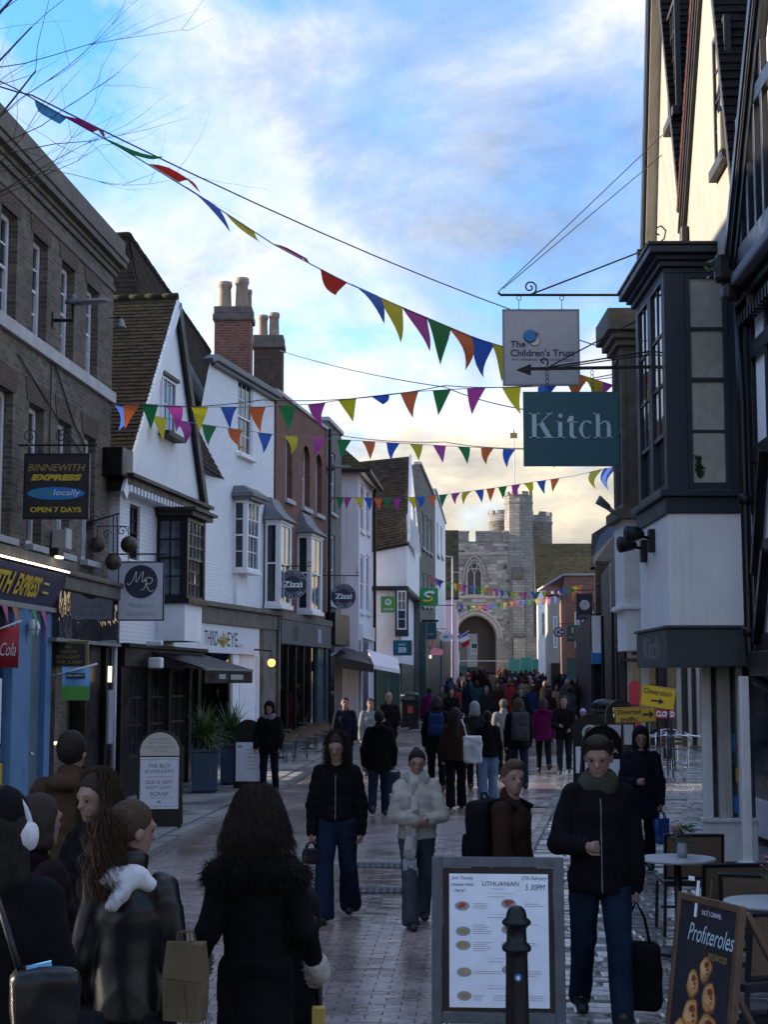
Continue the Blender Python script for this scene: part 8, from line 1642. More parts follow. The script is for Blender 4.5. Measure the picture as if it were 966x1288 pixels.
    for s in (-1,1):
        h_,k_,a_ = J[s]; pit = min(0.5,max(-0.2,(a_[2] - 0.042*H)*3.2)); fd = V3(0,-math.cos(pit),-math.sin(pit)); he = a_ + V3(0,0.014*H,-0.020*H); toe = he + fd*0.115*H; f1 = union([f_rc(he,toe + V3(0,0,-0.004),0.027*H,0.022*H),f_rc(he + V3(0,0,0.02*H),he + fd*0.04*H + V3(0,0,0.012*H),0.026*H,0.026*H)],0.015)
        zs = min(he[2],toe[2]) - 0.022*H; sdf_obj('shoe',lambda p,f=f1,z=zs: np.maximum(f(p),max(z,0.0) - p[:,2]),V3(a_[0] - 0.1,a_[1] - 0.32,-0.02),V3(a_[0] + 0.1,a_[1] + 0.16,a_[2] + 0.1),min(res,0.012),M[shoes],r)
    # --- jacket or coat
    fat,hem,puff = top.get('fat',0.0),top.get('hem',0.47)*H + dz[2],top.get('puff',0.0); tl = top.get('long',0)
    jt = [f_rc(wst - V3(0,0,0.05*H),ch,(0.086*B)*H + fat,(0.092*B)*H + fat,0.70),f_rc(ch,nk - V3(0,0,0.035*H),0.088*H*B + fat,0.044*H + fat*0.4,0.76),f_rc(V3(0,0.004,hem - 0.12),wst,0.110*H*B + fat,0.086*H*B + fat,0.76)]
    if tl: jt.append(f_rc(V3(0,0.005,hem - 0.02),pel,0.100*H*B + fat + tl,0.094*H*B + fat,0.76))
    ja = []
    for s in (-1,1): sh,el,wr,d2 = A[s]; ja += [f_rc(sh - V3(s*0.01*H,0,0.004*H),el,0.040*H + fat*0.6,0.032*H + fat*0.6),f_rc(el,wr - d2*0.012,0.032*H + fat*0.6,0.024*H + fat*0.5)]
    col = [f_rc(nk - V3(0,-0.005,0.03*H),nk + V3(0,0.004,0.022*H*top.get('collar',1.0)),0.052*H,0.047*H)]
    if top.get('hooddown'): col.append(f_ell(nk + V3(0,0.055*H,0.0),(0.075*H,0.045*H,0.035*H)))
    def jac(p):
        d = np.maximum(smin([f(p) for f in jt],0.03),hem - p[:,2]); d = smin([d] + [f(p) for f in ja],0.022); d = smin([d] + [f(p) for f in col],0.02); d = d + folds(p,top.get('fold',0.007),13,H*7 + x)
        if puff: d = d + puff*(0.9 - np.abs(np.sin(math.pi*(p[:,2] + 0.25*np.abs(p[:,0]))/0.085)) ** 0.6)
        q = p - (nk + V3(0,-0.03*H,0.05*H)); dn = np.sqrt((q*q).sum(1)) - 0.045*H; return -smin([-d,dn],0.01)
    sdf_obj(top.get('name','jacket'),jac,lo,hi,res,M[top['mat']],r)
    if top.get('zip'):
        ys = np.linspace(-0.45,0.0,120)
        def front(xx,zz): d = jac(np.stack([np.full(120,xx),ys,np.full(120,zz)],1)); k = np.argmax(d < 0); return V3(xx,ys[k] - 0.002,zz) if d[k] < 0 else None
        def seam(nm,pts,rad,mt):
            pts = [q for q in (front(*c) for c in pts) if q is not None]
            if len(pts) > 2: m = MB(); m.tube(pts,rad,5); m.build(nm,mt,r)
        z0,z1 = hem + 0.01,nk[2] - 0.045*H; seam('zip',[(0.0,z0 + (z1 - z0)*k/24) for k in range(25)],0.0035,M[top['zip']])
        for s in (-1,1): seam('pocket_seam',[(s*(0.055 + 0.004*k)*H/1.7,hem + (0.16 - 0.014*k)*H/1.7 + 0.03) for k in range(9)],0.0035,M[top['mat']])
        seam('hem_seam',[(0.012*k - 0.108,hem + 0.022) for k in range(19)],0.003,M[top['mat']])
    # --- hair and headwear (head space)
    hm = M[hair.get('mat','hair_dark')]; style = hair['style']; L_ = hair.get('len',0.16)
    def hairf(p):
        q = toh(p)/H; ds = [f_ell((0,0.008,0.014),(0.051,0.061,0.062))(q)]
        pl_ = 0.80*q[:,1] + 0.60*q[:,2] + 0.006; d = np.maximum(ds[0],-pl_*0.8)
        if style in ('long','curly'):
            e = [f_rc((s*0.036,0.018,0.0),(s*0.050,0.020,-L_),0.028,0.022)(q) for s in (-1,1)] + [f_rc((0,0.034,0.0),(0,0.050,-L_),0.042,0.040)(q)]; d = smin([d] + e,0.02)
        elif style == 'bun': d = smin([d,f_ell((0,0.062,0.045),(0.026,0.026,0.026))(q)],0.006)
        elif style == 'pony': d = smin([d,f_rc((0,0.062,0.02),(0.0,0.085,-L_),0.026,0.034)(q)],0.012)
        elif style == 'top': d = smin([d,f_ell((0,-0.018,0.062),(0.042,0.036,0.022))(q)],0.012)
        amp = 0.005 if style == 'curly' else 0.0025; return (d + folds(q,amp,130 if style == 'curly' else 90,H))*H
    if style != 'bald': sdf_obj('hair',hairf,hc - V3(0.22,0.26,0.22 + L_*H),hc + V3(0.22,0.34,0.25),min(res,0.012),hm,r)
    if hood: sdf_obj('hood',lambda p: (lambda q: -smin([-smin([f_ell((0,0.012,0.008),(0.062,0.075,0.077))(q),f_ell((0,0.02,-0.06),(0.062,0.062,0.05))(q)],0.03),f_rc((0,-0.16,0.0),(0,-0.03,-0.005),0.048,0.046)(q)],0.01)*H)(toh(p)/H),hc - V3(0.25,0.25,0.3),hc + V3(0.25,0.3,0.25),min(res,0.012),M[hood],r)
    if hat: sdf_obj('knitted_hat',lambda p: (lambda q: np.maximum(f_ell((0,0.008,0.020),(0.056,0.066,0.066))(q),-(0.35*q[:,1] + q[:,2] - 0.004))*H)(toh(p)/H) + folds(p,0.003,80),hc - V3(0.22,0.22,0.2),hc + V3(0.22,0.22,0.25),min(res,0.012),M[hat],r)
    if scarf: sdf_obj('scarf',lambda p: smin([f_rc(nk + V3(-0.03,0.0,-0.005),nk + V3(0.03,-0.02,0.0),0.058*H,0.058*H,0.9)(p),f_rc(nk + V3(-0.045,-0.08,-0.02),nk + V3(-0.055,-0.15,-0.30),0.045,0.05,0.6)(p)] if scarf[1] else [f_rc(nk + V3(-0.03,0.0,-0.01),nk + V3(0.03,-0.01,0.0),0.060*H,0.060*H,0.9)(p)],0.02) + folds(p,0.008,24),lo,hi,min(res,0.012),M[scarf[0]],r)
    if face:
        for s in (-1,1):
            c_ = hs((s*0.0185,-0.0468,0.003)); m = MB(); q = 0.0046*H; m.lathe([(q*math.sin(t),-q*math.cos(t)) for t in np.linspace(0.05,3.09,7)],10,c_); m.build('eye',M.hair_brown,r,smooth=True)
            m = MB(); m.tube([hs((s*0.009,-0.0525,0.0165)),hs((s*0.02,-0.052,0.0205)),hs((s*0.031,-0.046,0.017))],[0.002,0.0024,0.0012],6); m.build('eyebrow',hm,r)
        m = MB(); m.tube([hs((-0.014,-0.0485,-0.034)),hs((0,-0.0535,-0.0335)),hs((0.014,-0.0485,-0.034))],[0.0018,0.0042,0.0018],6); m.build('lips',M.lips,r)
    Mw = Matrix.Translation((x,y,gz(y))) @ Matrix.Rotation(R(head),4,'Z'); out = {'root': r,'M': Mw,'hand': {s: Mw @ Vector(A[s][2] + A[s][3]*0.08) for s in (-1,1)},'nk': Mw @ Vector(nk),'back': Mw @ Vector(ch + V3(0,0.12*H + fat,-0.01)),'hc': Mw @ Vector(hc),'wr': {s: A[s][2] for s in (-1,1)},'wd': {s: A[s][3] for s in (-1,1)},'Rm': Rm,'hcl': hc,'nkl': nk,'H': H,'pel': Mw @ Vector(pel),'sh': {s: Mw @ Vector(A[s][0]) for s in (-1,1)}}
    return out
flat('lips',(0.30,0.11,0.09),0.5)
def pbox(px,Y): return (WX(px,Y),Y)
def soft_box(name,w,d,h,rad,mat,parent,loc=(0,0,0),rot=0.0,res=0.016,crumple=0.01,taper=0.0):
    def f(p):
        k = 1 + taper*(p[:,2]/h - 0.5); q = np.abs(p - V3(0,0,h/2)) - V3(w/2 - rad,d/2 - rad,h/2 - rad); q[:,0] += (k - 1)*w/2; q[:,1] += (k - 1)*d/2; return np.sqrt((np.maximum(q,0) ** 2).sum(1)) + np.minimum(q.max(1),0) - rad + folds(p,crumple,17,w*30)
    V,F = sdf_arrays(f,V3(-w,-d,-0.06),V3(w,d,h + 0.06),res); return link(name,arr_mesh(name,V,F,mat),None,parent,loc,(0,0,rot))
def carried(name,label,cat,hand,w,d,h,mat,drop=0.18,rad=0.03,rot=0.0,hm=None,taper=0.0,crumple=0.01,gap=0.11):
    r = thing(name,label,cat,(hand.x,hand.y,hand.z - drop - h),rot); soft_box('bag_body',w,d,h,rad,mat,r,taper=taper,crumple=crumple,res=0.014)
    for s in (-1,1): m = MB(); m.tube([(-gap,s*d*0.3,h - 0.02),(-gap*0.6,s*d*0.22,h + drop*0.6),(0,s*0.012,h + drop),(gap*0.6,s*d*0.22,h + drop*0.6),(gap,s*d*0.3,h - 0.02)],0.008,6); m.build('handle',hm or mat,r,smooth=True)
    return r
def backpack(label,P,head,mat,w=0.30,h=0.44,d=0.16):
    b = P['back']; r = thing('backpack',label,'backpack',(b.x,b.y,b.z - h*0.62),R(head)); soft_box('pack',w,d,h,0.06,mat,r); soft_box('pocket',w*0.75,0.07,h*0.42,0.03,mat,r,(0,d/2,0.04),res=0.014)
    for s in (-1,1): m = MB(); m.tube([(s*w*0.3,-d*0.3,h*0.95),(s*w*0.36,-d*0.9,h*1.02),(s*w*0.4,-d*1.5,h*0.9)],0.018,6); m.build('strap',mat,r,smooth=True)
    m = MB(); m.tube([(-0.05,0,h - 0.01),(-0.03,0.01,h + 0.04),(0.03,0.01,h + 0.04),(0.05,0,h - 0.01)],0.009,6); m.build('grab_loop',mat,r); return r
def strands(P,mat,n,ln,spread,curl=0.018,rad=0.004,region='head',center=None,name='curl',elmin=-0.15):
    """individual wavy locks hanging from the scalp (or a pony tail)"""
    H = P['H']; Rm = P['Rm']; hc = P['hcl']; m = MB()
    for i in range(n):
        if region == 'head':
            a = random.uniform(-1.95,1.95); el = random.uniform(elmin,1.35); v = V3(math.sin(a)*math.cos(el)*0.050,math.cos(a)*math.cos(el)*0.060 + 0.008,math.sin(el)*0.064 + 0.012); p = hc + Rm @ (v*H); out = Rm @ V3(v[0],v[1],0.02); out = out/np.linalg.norm(out)
        else: p = np.array(center) + RNG.normal(0,0.022,3); out = V3(random.gauss(0,0.5),0.9,0.1)
        L_ = ln*random.uniform(0.6,1.05); ph = random.uniform(0,6.28); k = 16; pts = []; q = np.array(p,float); d = out*0.9 + V3(0,0,0.05)
        sp = random.uniform(0.3,1.0)*spread
        for j in range(k + 1):
            t = j/k; pts.append(q + curl*min(1,2.5*t)*V3(math.cos(ph + 19*t),math.sin(ph + 19*t),0.3*math.sin(ph + 21*t))); dd = V3(out[0]*sp,out[1]*sp,-1) if t > 0.12 else d; q = q + dd/np.linalg.norm(dd)*L_/k
        m.tube(pts,[rad*(1 - 0.55*j/k) for j in range(k + 1)],3,cap=False)
    return m.build(name,mat,P['root'],smooth=True,kind='stuff')
def fuzz(P,pts,rad,n,ln,mat,name,rr=0.0022):
    """fur: short fibres standing out around a chain of points"""
    m = MB()
    for i in range(n):
        k = random.randrange(len(pts) - 1); c = np.array(pts[k]) + (np.array(pts[k + 1]) - np.array(pts[k]))*random.random(); d = RNG.normal(0,1,3); d /= np.linalg.norm(d); r0 = rad[k] if isinstance(rad,(list,tuple)) else rad; a = c + d*r0*0.8; b = a + d*ln*random.uniform(0.5,1.1) + V3(random.gauss(0,.01),random.gauss(0,.01),-0.012); m.tube([a,(a + b)/2 + V3(0,0,0.003),b],[rr,rr*0.8,rr*0.3],3,cap=False)
    return m.build(name,mat,P['root'],smooth=True,kind='stuff')
BL = dict(mat='cl_black'); 
# foreground, left
P = person('person in black coat and dark knitted hat wearing white headphones, bottom left corner',(WX(6,5.3),5.3),1.74,165,dict(mat='cl_black',hem=0.30,fat=0.03,long=0.03,fold=0.01),dict(mat='cl_black'),dict(style='long',mat='hair_dark',len=0.10),arms=((0,10,20,0),(8,12,40,5)),hat='cl_black',res=0.012,face=False)
hr = thing('headphones','white over-ear headphones on the person at bottom left','headphones',P['hc'],R(165 + 0)); m = MB(); q = 0.062*1.74
for s in (-1,1): m2 = MB(); m2.lathe([(0.0,-0.02),(0.045,-0.02),(0.052,0.0),(0.045,0.022),(0.0,0.022)],18); m2.build('ear_cup',M.cl_white,hr,smooth=True,loc=(s*0.10,0.01,-0.02),rot=(0,H2,0))
m.tube([(0.11*math.cos(t),0.01,-0.01 + 0.135*math.sin(t)) for t in np.linspace(0.1,math.pi - 0.1,16)],0.012,8); m.build('headband',M.cl_white,hr,smooth=True)
b = thing('shoulder_bag','glossy black shoulder bag with a blue folder sticking out, bottom left','bag',(WX(64,4.9),4.9,0.86),R(12)); soft_box('bag_body',0.20,0.10,0.36,0.04,M.leather,b,taper=-0.35,crumple=0.014); m = MB(); m.hexa([(-0.06,-0.01,0.2),(0.04,-0.01,0.2),(0.04,0.005,0.2),(-0.06,0.005,0.2)],[(-0.055,-0.01,0.365),(0.02,-0.01,0.38),(0.02,0.005,0.38),(-0.055,0.005,0.365)]); m.build('folder',M.ink_sky,b); m = MB(); m.tube([(-0.07,0,0.34),(-0.12,0.05,0.48),(-0.17,0.12,0.60)],0.012,6); m.build('strap',M.leather,b,smooth=True)
P = person('person in burgundy brown padded coat with short brown hair, beside the white headphones',(WX(52,6.6),6.6),1.64,125,dict(mat='cl_plum',hem=0.40,fat=0.03,puff=0.012,hooddown=1),dict(mat='cl_black'),dict(style='long',mat='hair_brown',len=0.05),res=0.013,turn=15,arms=((10,10,60,10),(10,10,60,10)))
P = person('man in brown padded jacket with short dark hair, seen from the back',(WX(92,9.6),9.6),1.81,176,dict(mat='cl_brown',hem=0.42,fat=0.04,puff=0.014,hooddown=1),dict(mat='cl_char'),dict(style='short',mat='hair_dark'),arms=((12,12,70,15),(12,12,60,15)),res=0.013,turn=-8,face=False)
P = person('woman with long wavy brown hair and high black scarf, looking left',(WX(126,7.7),7.7),1.66,-42,dict(mat='cl_black',hem=0.40,fat=0.025,puff=0.01),dict(mat='cl_black'),dict(style='long',mat='hair_brown',len=0.17),arms=((15,10,60,20),(15,10,60,20)),scarf=('cl_navy',0),res=0.012,tilt=10)
strands(P,M.hair_chestnut,900,0.36,0.10,0.007,0.0013)
# curly ponytail, leather jacket
P = person('woman in black leather jacket with curly ponytail and white hood, seen from the back',(WX(168,6.3),6.3),1.63,172,dict(mat='leather',hem=0.48,fat=0.012,fold=0.014),dict(mat='cl_char',w=1.25),dict(style='pony',mat='hair_chestnut',len=0.06),turn=-42,tilt=8,arms=((4,9,35,5),(-6,10,40,10)),res=0.011,legs=((6,6),(-6,8)),build=0.9)
strands(P,M.hair_chestnut,2200,0.33,0.16,0.012,0.0013,'tail',P['hcl'] + P['Rm'] @ (V3(0,0.068,0.012)*1.63) + V3(0,0,0))
nk = P['nkl']; sdf_obj('white_hood',lambda p: smin([f_rc(nk + V3(-0.13,0.02,-0.07),nk + V3(-0.05,0.085,-0.01),0.03,0.042)(p),f_rc(nk + V3(-0.05,0.085,-0.01),nk + V3(0.04,0.095,-0.015),0.042,0.05)(p),f_rc(nk + V3(0.04,0.095,-0.015),nk + V3(0.12,0.04,-0.06),0.05,0.038)(p),f_rc(nk + V3(0.12,0.04,-0.06),nk + V3(0.15,-0.06,-0.13),0.038,0.03)(p),f_rc(nk + V3(-0.03,0.11,-0.03),nk + V3(0.03,0.125,-0.12),0.04,0.03)(p)],0.025) + folds(p,0.012,34),nk - V3(0.3,0.25,0.25),nk + V3(0.3,0.3,0.2),0.011,M.cl_white,P['root'])
hp_ = W(234,1180,6.15); b = thing('paper_bag','large brown paper carrier bag with a fringed scarf hanging below','bag',(hp_.x,hp_.y,hp_.z - 0.31),R(-18)); m = MB(); m.hexa([(-0.075,-0.045,0),(0.075,-0.045,0),(0.075,0.045,0),(-0.075,0.045,0)],[(-0.08,-0.05,0.16),(0.078,-0.048,0.15),(0.08,0.05,0.16),(-0.078,0.048,0.15)]); m.hexa([(-0.08,-0.05,0.161),(0.078,-0.048,0.151),(0.08,0.05,0.161),(-0.078,0.048,0.151)],[(-0.074,-0.022,0.30),(0.08,-0.03,0.292),(0.076,0.026,0.30),(-0.08,0.03,0.288)]); m.build('bag_body',M.paper_bag,b,bevel=0.003)
m = MB(); m.slab([(-0.02,-0.0495,0.02),(0.03,-0.0495,0.02),(0.012,-0.0525,0.15),(0.004,-0.0525,0.15)],0.002); m.build('crease',M.paper_bag,b)
for s in (-1,1): m = MB(); m.tube([(-0.035,s*0.025,0.28),(-0.025,s*0.018,0.335),(0.02,s*0.018,0.335),(0.035,s*0.025,0.28)],0.004,6); m.build('handle',M.paper_bag,b)
m = MB()
for i in range(9): x_ = -0.02 + 0.014*i; m.tube([(x_,0.02,0.03),(x_ + 0.004,0.02,-0.05),(x_ + random.gauss(0,.006),0.02,-0.11)],0.004,4)
m.build('fringe',M.cl_grey,b)
# fur-collared coat
P = person('woman in long black coat with fur collar and curly brown hair, seen from the back',(WX(325,6.9),6.9),1.64,180,dict(mat='cl_black',hem=0.37,fat=0.004,long=0.0,fold=0.007,name='coat',collar=0.7),dict(mat='cl_black'),dict(style='curly',mat='hair_brown',len=0.10),arms=((-8,15,50,-10),(-10,13,62,-12)),res=0.011,face=False,build=0.9)
strands(P,M.hair_brown,3600,0.27,0.40,0.012,0.0013)
nk = P['nkl']; pts = [nk + V3(-0.185,0.0,-0.105),nk + V3(-0.14,0.075,-0.075),nk + V3(-0.06,0.115,-0.06),nk + V3(0.06,0.115,-0.06),nk + V3(0.14,0.075,-0.075),nk + V3(0.185,0.0,-0.105)]
sdf_obj('fur_collar',lambda p: smin([f_rc(a,b_,0.06,0.06)(p) for a,b_ in zip(pts,pts[1:])],0.02) + folds(p,0.012,45),nk - V3(0.45,0.3,0.4),nk + V3(0.45,0.35,0.2),0.012,M.cl_black,P['root']); fuzz(P,pts,0.066,2600,0.045,M.hair_dark,'fur')
for s in (-1,1):
    w_ = P['wr'][s]; d_ = P['wd'][s]; sdf_obj('fur_cuff',lambda p: f_rc(w_ - d_*0.035,w_ + d_*0.02,0.056,0.058)(p) + folds(p,0.006,60),w_ - 0.12,w_ + 0.12,0.01,M.cl_cream,P['root']); fuzz(P,[w_ - d_*0.03,w_ + d_*0.02],0.056,420,0.018,M.cl_cream,'cuff_fur',0.002)
r = thing('pushchair','dark pushchair mostly hidden in front of the woman in the fur collar','pushchair',(WX(352,7.9),7.85,0)); 
m = MB()
for s in (-1,1): m.tube([(s*0.21,-0.62,1.02),(s*0.21,-0.35,0.80),(s*0.21,0.25,0.18)],0.013,8); m.tube([(s*0.21,0.1,0.62),(s*0.22,-0.3,0.16)],0.013,8)
m.tube([(-0.21,-0.62,1.02),(0.21,-0.62,1.02)],0.016,8); m.build('frame',M.iron,r,smooth=True); soft_box('seat',0.40,0.35,0.45,0.06,M.cl_black,r,(0,-0.02,0.42)); soft_box('hood',0.44,0.4,0.3,0.12,M.cl_black,r,(0,-0.05,0.80)); soft_box('basket',0.36,0.4,0.2,0.03,M.cl_char,r,(0,0,0.2))
for sx in (-1,1):
    for sy in (-0.32,0.28): m = MB(); m.lathe([(0.07,-0.016),(0.10,-0.018),(0.11,0),(0.10,0.018),(0.07,0.016)],18); w_ = m.build('wheel',M.iron,r,loc=(sx*0.23,sy,0.11),rot=(0,H2,0),smooth=True)
one('cup',M.ink_gold,r,(0.19,0.25,-0.34,-0.27,0.46,0.56))
# the two women walking towards the camera
P = person('woman in cropped black padded jacket and wide dark jeans with long brown hair',pbox(424,14.0),1.66,-4,dict(mat='cl_black',hem=0.545,fat=0.022,puff=0.010,hooddown=1,zip='grey_metal'),dict(mat='cl_jean',w=1.12,flare=1.55),dict(style='long',mat='hair_brown',len=0.19),legs=((15,4),(-14,18)),arms=((8,10,10,0),(-8,11,16,0)),turn=-8,tilt=18,res=0.013,grip=(0.9,0.5))
strands(P,M.hair_brown,420,0.38,0.06,0.006,0.0018); carried('handbag','small black handbag held by the woman in wide jeans','bag',P['hand'][-1],0.16,0.07,0.14,M.leather,0.05,0.02,R(20),gap=0.05)
P = person('woman in cream padded coat with check scarf and folded arms, walking to the camera',pbox(524,13.7),1.55,8,dict(mat='cl_cream',hem=0.50,fat=0.024,puff=0.008,fold=0.010,hooddown=1,zip='cl_cream'),dict(mat='cl_jeangrey',w=1.0,flare=1.35),dict(style='bun',mat='hair_dark'),legs=((22,10),(-16,12)),arms=((14,14,68,52),(14,14,58,56)),turn=-6,tilt=16,scarf=('scarf_check',1),res=0.012)
nk = P['nkl']; sc = lambda p: f_rc(nk + V3(-0.07,-0.175,-0.28),nk + V3(-0.09,-0.19,-0.62),0.05,0.062,0.35)(p) + folds(p,0.006,30); sdf_obj('scarf_end',sc,nk - V3(0.3,0.4,0.8),nk + V3(0.2,0.1,-0.15),0.01,M.scarf_check,P['root']); m = MB()
for i in range(10): x_ = -0.145 + 0.012*i; m.tube([nk + V3(x_,-0.19,-0.66),nk + V3(x_ - 0.003,-0.195,-0.71),nk + V3(x_ + random.gauss(0,.008),-0.19,-0.76)],0.004,4)
m.build('scarf_fringe',M.cl_white,P['root'])
# man behind the menu board
P = person('person with short fair hair in dark brown jacket, behind the menu board',pbox(643,10.6),1.585,58,dict(mat='cl_rust',hem=0.44,fat=0.018,fold=0.010,zip='cl_black'),dict(mat='cl_black'),dict(style='top',mat='hair_fair'),legs=((14,6),(-14,10)),turn=-38,tilt=4,res=0.012,arms=((8,10,30,5),(-4,10,25,5)))
backpack('tall black backpack on the person behind the menu board',P,58,M.cl_black,0.30,0.46,0.2)
# man in black jacket and jeans
P = person('man in black zipped jacket and blue jeans carrying a black holdall, walking to the camera',pbox(751,9.86),1.79,-2,dict(mat='cl_black',hem=0.46,fat=0.022,fold=0.012,collar=1.3,zip='grey_metal'),dict(mat='cl_jean',w=1.06,flare=1.05),dict(style='top',mat='hair_brown'),legs=((-10,22),(15,3)),arms=((8,16,84,34),(-4,9,10,0)),turn=-12,tilt=20,res=0.011,grip=(0.75,1.0),scarf=('cl_olive',0))
strands(P,M.hair_brown,900,0.055,0.9,0.008,0.0016,elmin=0.45)
carried('holdall','black holdall with long straps hanging from the man\'s hand','bag',P['hand'][1],0.30,0.20,0.42,M.cl_black,0.24,0.06,R(-10),gap=0.08)
P = person('person in hooded long black padded coat walking to the camera',pbox(805,17.6),1.60,-4,dict(mat='cl_navy',hem=0.36,fat=0.026,puff=0.010,long=0.01,name='coat',zip='cl_black'),dict(mat='cl_black'),dict(style='short',mat='hair_dark'),hood='cl_navy',legs=((8,8),(-8,6)),arms=((10,12,80,35),(3,10,8,0)),tilt=16,res=0.014,grip=(0.6,1.0))
carried('plastic_bag','bright blue plastic carrier bag in the hooded walker\'s hand','bag',P['hand'][1],0.17,0.10,0.29,M.bag_blue,0.08,0.03,0.2,taper=-0.25,crumple=0.012,gap=0.05)
# middle distance
P = person('person in black coat and dark jeans walking away in mid street',pbox(477,24.8),1.66,178,dict(mat='cl_black',hem=0.43,fat=0.04,hooddown=1),dict(mat='cl_jean',w=1.1),dict(style='short',mat='hair_dark'),legs=((3,4),(-14,14)),arms=((4,12,18,0),(-4,14,22,0)),res=0.016,face=False); carried('plastic_bag','dark purple carrier bag held by the person walking away','bag',P['hand'][-1],0.2,0.1,0.34,M.cl_greyb,0.05,0.04,0.2,taper=-0.2)
person('person in black hooded jacket standing beside the blank menu sign',pbox(339,29.5),1.72,-8,dict(mat='cl_black',hem=0.43,fat=0.03),dict(mat='cl_navy'),dict(style='short',mat='hair_dark'),hood='cl_black',legs=((6,4),(-8,6)),arms=((5,12,25,0),(5,12,25,0)),tilt=12,res=0.018,scarf=('cl_grey',0))
P = person('man in black coat walking to the camera, left of the pale grey coat',pbox(434,33.5),1.74,0,dict(mat='cl_navy',hem=0.40,fat=0.03),dict(mat='cl_jean'),dict(style='short',mat='hair_brown'),legs=((12,6),(-8,8)),tilt=6,res=0.018)
person('person in pale grey coat walking to the camera',pbox(466,34.0),1.70,4,dict(mat='cl_grey',hem=0.40,fat=0.03),dict(mat='cl_black'),dict(style='short',mat='hair_dark'),legs=((-8,8),(12,6)),res=0.018)
person('bald man in dark jacket behind the pale grey coat',pbox(489,36.0),1.80,10,dict(mat='cl_black',hem=0.42,fat=0.03),dict(mat='cl_char'),dict(style='bald'),legs=((8,6),(-8,6)),arms=((10,10,85,10),(5,10,60,5)),skin='skin_tan',res=0.018)
P = person('tall person in black with navy backpack walking away',pbox(549,30.0),1.84,176,dict(mat='cl_black',hem=0.40,fat=0.03),dict(mat='cl_black'),dict(style='long',mat='hair_dark',len=0.04),legs=((-6,6),(10,4)),res=0.017,face=False); backpack('navy backpack on the tall person in black',P,176,M.cl_blue)
P = person('woman in dark brown jacket with very long hair and white tote bag, walking away',pbox(573,26.2),1.68,182,dict(mat='cl_rust',hem=0.47,fat=0.02),dict(mat='cl_black',w=1.1,flare=1.3),dict(style='long',mat='hair_dark',len=0.22),legs=((6,4),(-6,8)),res=0.016,face=False); tb = thing('tote_bag','white tote bag slung on the woman with very long hair','bag',W(595,960,25.9)); soft_box('bag_body',0.32,0.12,0.46,0.04,M.bag_white,tb,crumple=0.02); m = MB(); m.tube([(-0.1,0,0.44),(-0.14,0.05,0.62),(-0.18,0.12,0.72)],0.014,6); m.build('strap',M.bag_white,tb)
person('woman in black jacket and pale blue jeans with hair in a bun, walking away',pbox(613,27.4),1.60,180,dict(mat='cl_black',hem=0.49,fat=0.03),dict(mat='cl_jeanpale',w=1.2,flare=1.3),dict(style='bun',mat='hair_dark'),legs=((4,4),(-5,6)),res=0.016,face=False)
person('person with pale grey hood between the tote bag and the bun, walking away',pbox(597,30.5),1.70,180,dict(mat='cl_char',hem=0.42,fat=0.03),dict(mat='cl_black'),dict(style='short',mat='hair_dark'),hood='cl_grey',res=0.018,face=False)
P = person('person with long hair carrying a large slate blue backpack, walking away',pbox(652,30.6),1.78,184,dict(mat='cl_black',hem=0.44,fat=0.04),dict(mat='cl_jean'),dict(style='long',mat='hair_brown',len=0.10),legs=((-6,8),(8,4)),res=0.017,face=False); backpack('large slate blue backpack with pale piping',P,184,M.cl_greyb,0.34,0.55,0.2)
person('person in grey coat with grey hair just left of the slate backpack',pbox(633,33.0),1.70,186,dict(mat='cl_grey',hem=0.42,fat=0.03),dict(mat='cl_black'),dict(style='short',mat='hair_grey'),res=0.018,face=False)
person('person in bright magenta coat walking away',pbox(683,35.3),1.68,178,dict(mat='cl_magenta',hem=0.42,fat=0.03,puff=0.008,hooddown=1),dict(mat='cl_black'),dict(style='long',mat='hair_brown',len=0.05),legs=((-16,22),(12,4)),res=0.018,face=False)
person('man in black jacket and grey trousers walking to the camera on the right',pbox(709,34.6),1.76,-6,dict(mat='cl_black',hem=0.45,fat=0.03),dict(mat='cl_char'),dict(style='short',mat='hair_dark'),legs=((16,4),(-12,18)),arms=((10,10,80,25),(10,10,60,20)),res=0.018)
person('child in lilac bobble hat and dark coat',pbox(733,36.5),1.38,0,dict(mat='cl_black',hem=0.42,fat=0.03),dict(mat='cl_black'),dict(style='short',mat='hair_dark'),hat='cl_lilac',res=0.018)
# further crowd, still one by one
CR = [(540,48,'purple shawl','cl_magenta','hair_dark'),(556,52,'dark green coat','cl_olive','hair_brown'),(568,46,'black anorak','cl_black','hair_dark'),(583,56,'navy coat','cl_navy','hair_fair'),(600,62,'teal jacket','cl_teal','hair_dark'),(612,50,'charcoal coat','cl_char','hair_grey'),(626,58,'rust brown coat','cl_rust','hair_brown'),(641,66,'dark red coat','cl_red','hair_dark'),(655,47,'black hooded top','cl_black','hair_chestnut'),(668,54,'blue jacket','cl_blue','hair_fair'),(690,48,'plum coat','cl_plum','hair_brown'),(700,58,'tan coat','cl_tan','hair_dark'),(716,50,'grey coat','cl_greyb','hair_dark'),(676,68,'white jacket','cl_white','hair_dark'),(724,64,'dark brown coat','cl_brown','hair_grey'),(634,76,'black coat far off','cl_black','hair_dark')]
for i,(px,Y,what,mt,hm_) in enumerate(CR):
    person('person in %s among the distant crowd' % what,pbox(px,Y),random.uniform(1.6,1.82),random.choice((0,180,175,5,190)),dict(mat=mt,hem=random.choice((0.36,0.45)),fat=0.03),dict(mat=random.choice(('cl_black','cl_navy','cl_char','cl_jean'))),dict(style=random.choice(('short','long')),mat=hm_,len=0.06),legs=random.choice((((10,6),(-10,10)),((-8,10),(12,4)))),res=0.030,face=False,hands=False,group='distant crowd')
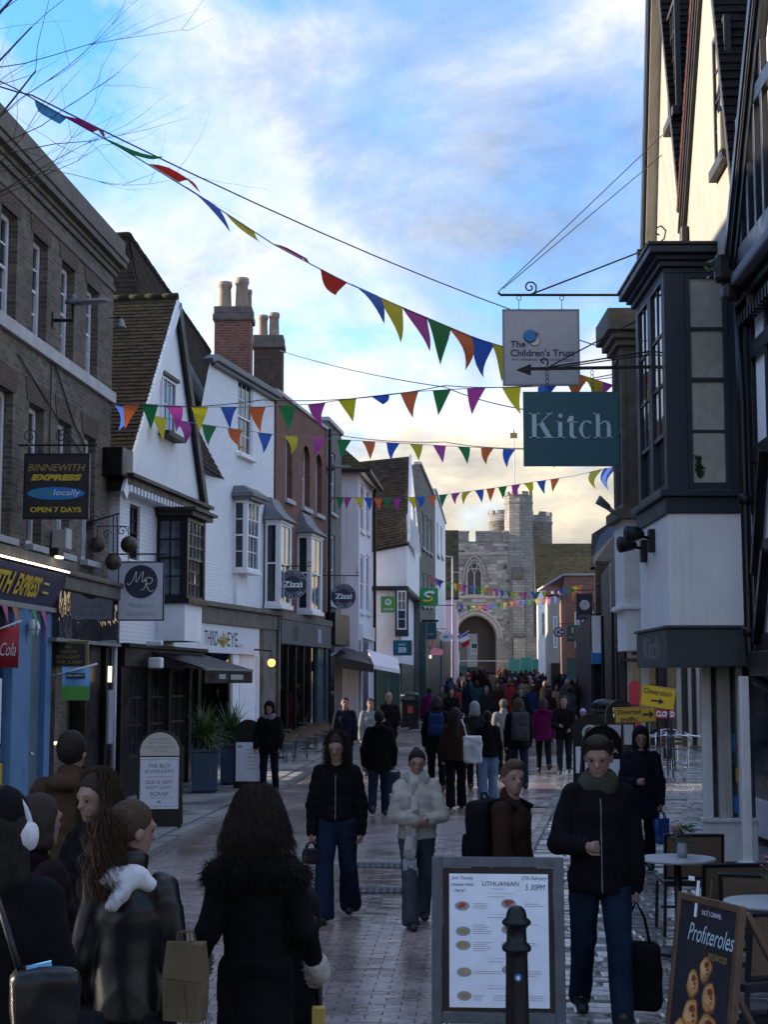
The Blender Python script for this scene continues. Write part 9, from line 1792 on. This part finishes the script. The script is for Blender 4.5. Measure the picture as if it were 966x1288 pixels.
# the mass of people beyond reads as one
def crowd(n):
    proto = []
    for mt in ('cl_black','cl_navy','cl_greyb','cl_rust'):
        fs = [f_rc((0,0,0.8),(0,0,1.38),0.2,0.2,0.65),f_rc((-0.1,0.1,0.08),(-0.08,0,0.85),0.07,0.09),f_rc((0.1,-0.1,0.08),(0.08,0,0.85),0.07,0.09),f_rc((-0.24,0,0.85),(-0.2,0,1.36),0.05,0.07),f_rc((0.24,0,0.85),(0.2,0,1.36),0.05,0.07)]; V,F = sdf_arrays(union(fs,0.04),V3(-0.45,-0.35,0),V3(0.45,0.35,1.6),0.05); Vh,Fh = sdf_arrays(union([f_ell((0,0,1.6),(0.09,0.11,0.13)),f_rc((0,0,1.4),(0,0,1.55),0.06,0.05)],0.02),V3(-0.2,-0.2,1.3),V3(0.2,0.2,1.8),0.04); proto.append((V,F,Vh,Fh))
    VV,FF,MI = [],[],[]; base = 0; mats = ['cl_black','cl_navy','cl_greyb','cl_rust','cl_red','cl_blue','cl_tan','hair_dark','hair_brown','skin']
    for i in range(n):
        Y = 54 + 76*random.random(); x = XL(Y) + 0.6 + (XR(Y) - XL(Y) + 1.5)*random.random(); V,F,Vh,Fh = proto[i % 4]; s = random.choice((0.72,0.9,0.94,0.97,1.0,1.03,1.06)); an = random.uniform(0,6.28); rz = np.array([[math.cos(an),math.sin(an),0],[-math.sin(an),math.cos(an),0],[0,0,1]]); o = np.array([x,Y,gz(Y)])
        for v,f,mi in ((V,F,random.choice((0,0,0,1,1,2,2,3,4,5,6))),(Vh,Fh,random.choice((7,7,8,8,9)))): VV.append((v @ rz)*s + o); FF.append(f + base); MI.append(np.full(len(f),mi)); base += len(v)
    me = arr_mesh('crowd',np.concatenate(VV),np.concatenate(FF),M[mats[0]])
    for q in mats[1:]: me.materials.append(M[q])
    me.polygons.foreach_set('material_index',np.concatenate(MI).astype(np.int32)); o = link('crowd',me); tag(o,'dense far-off crowd of walkers filling the street before the gate','crowd',kind='stuff')
crowd(115)
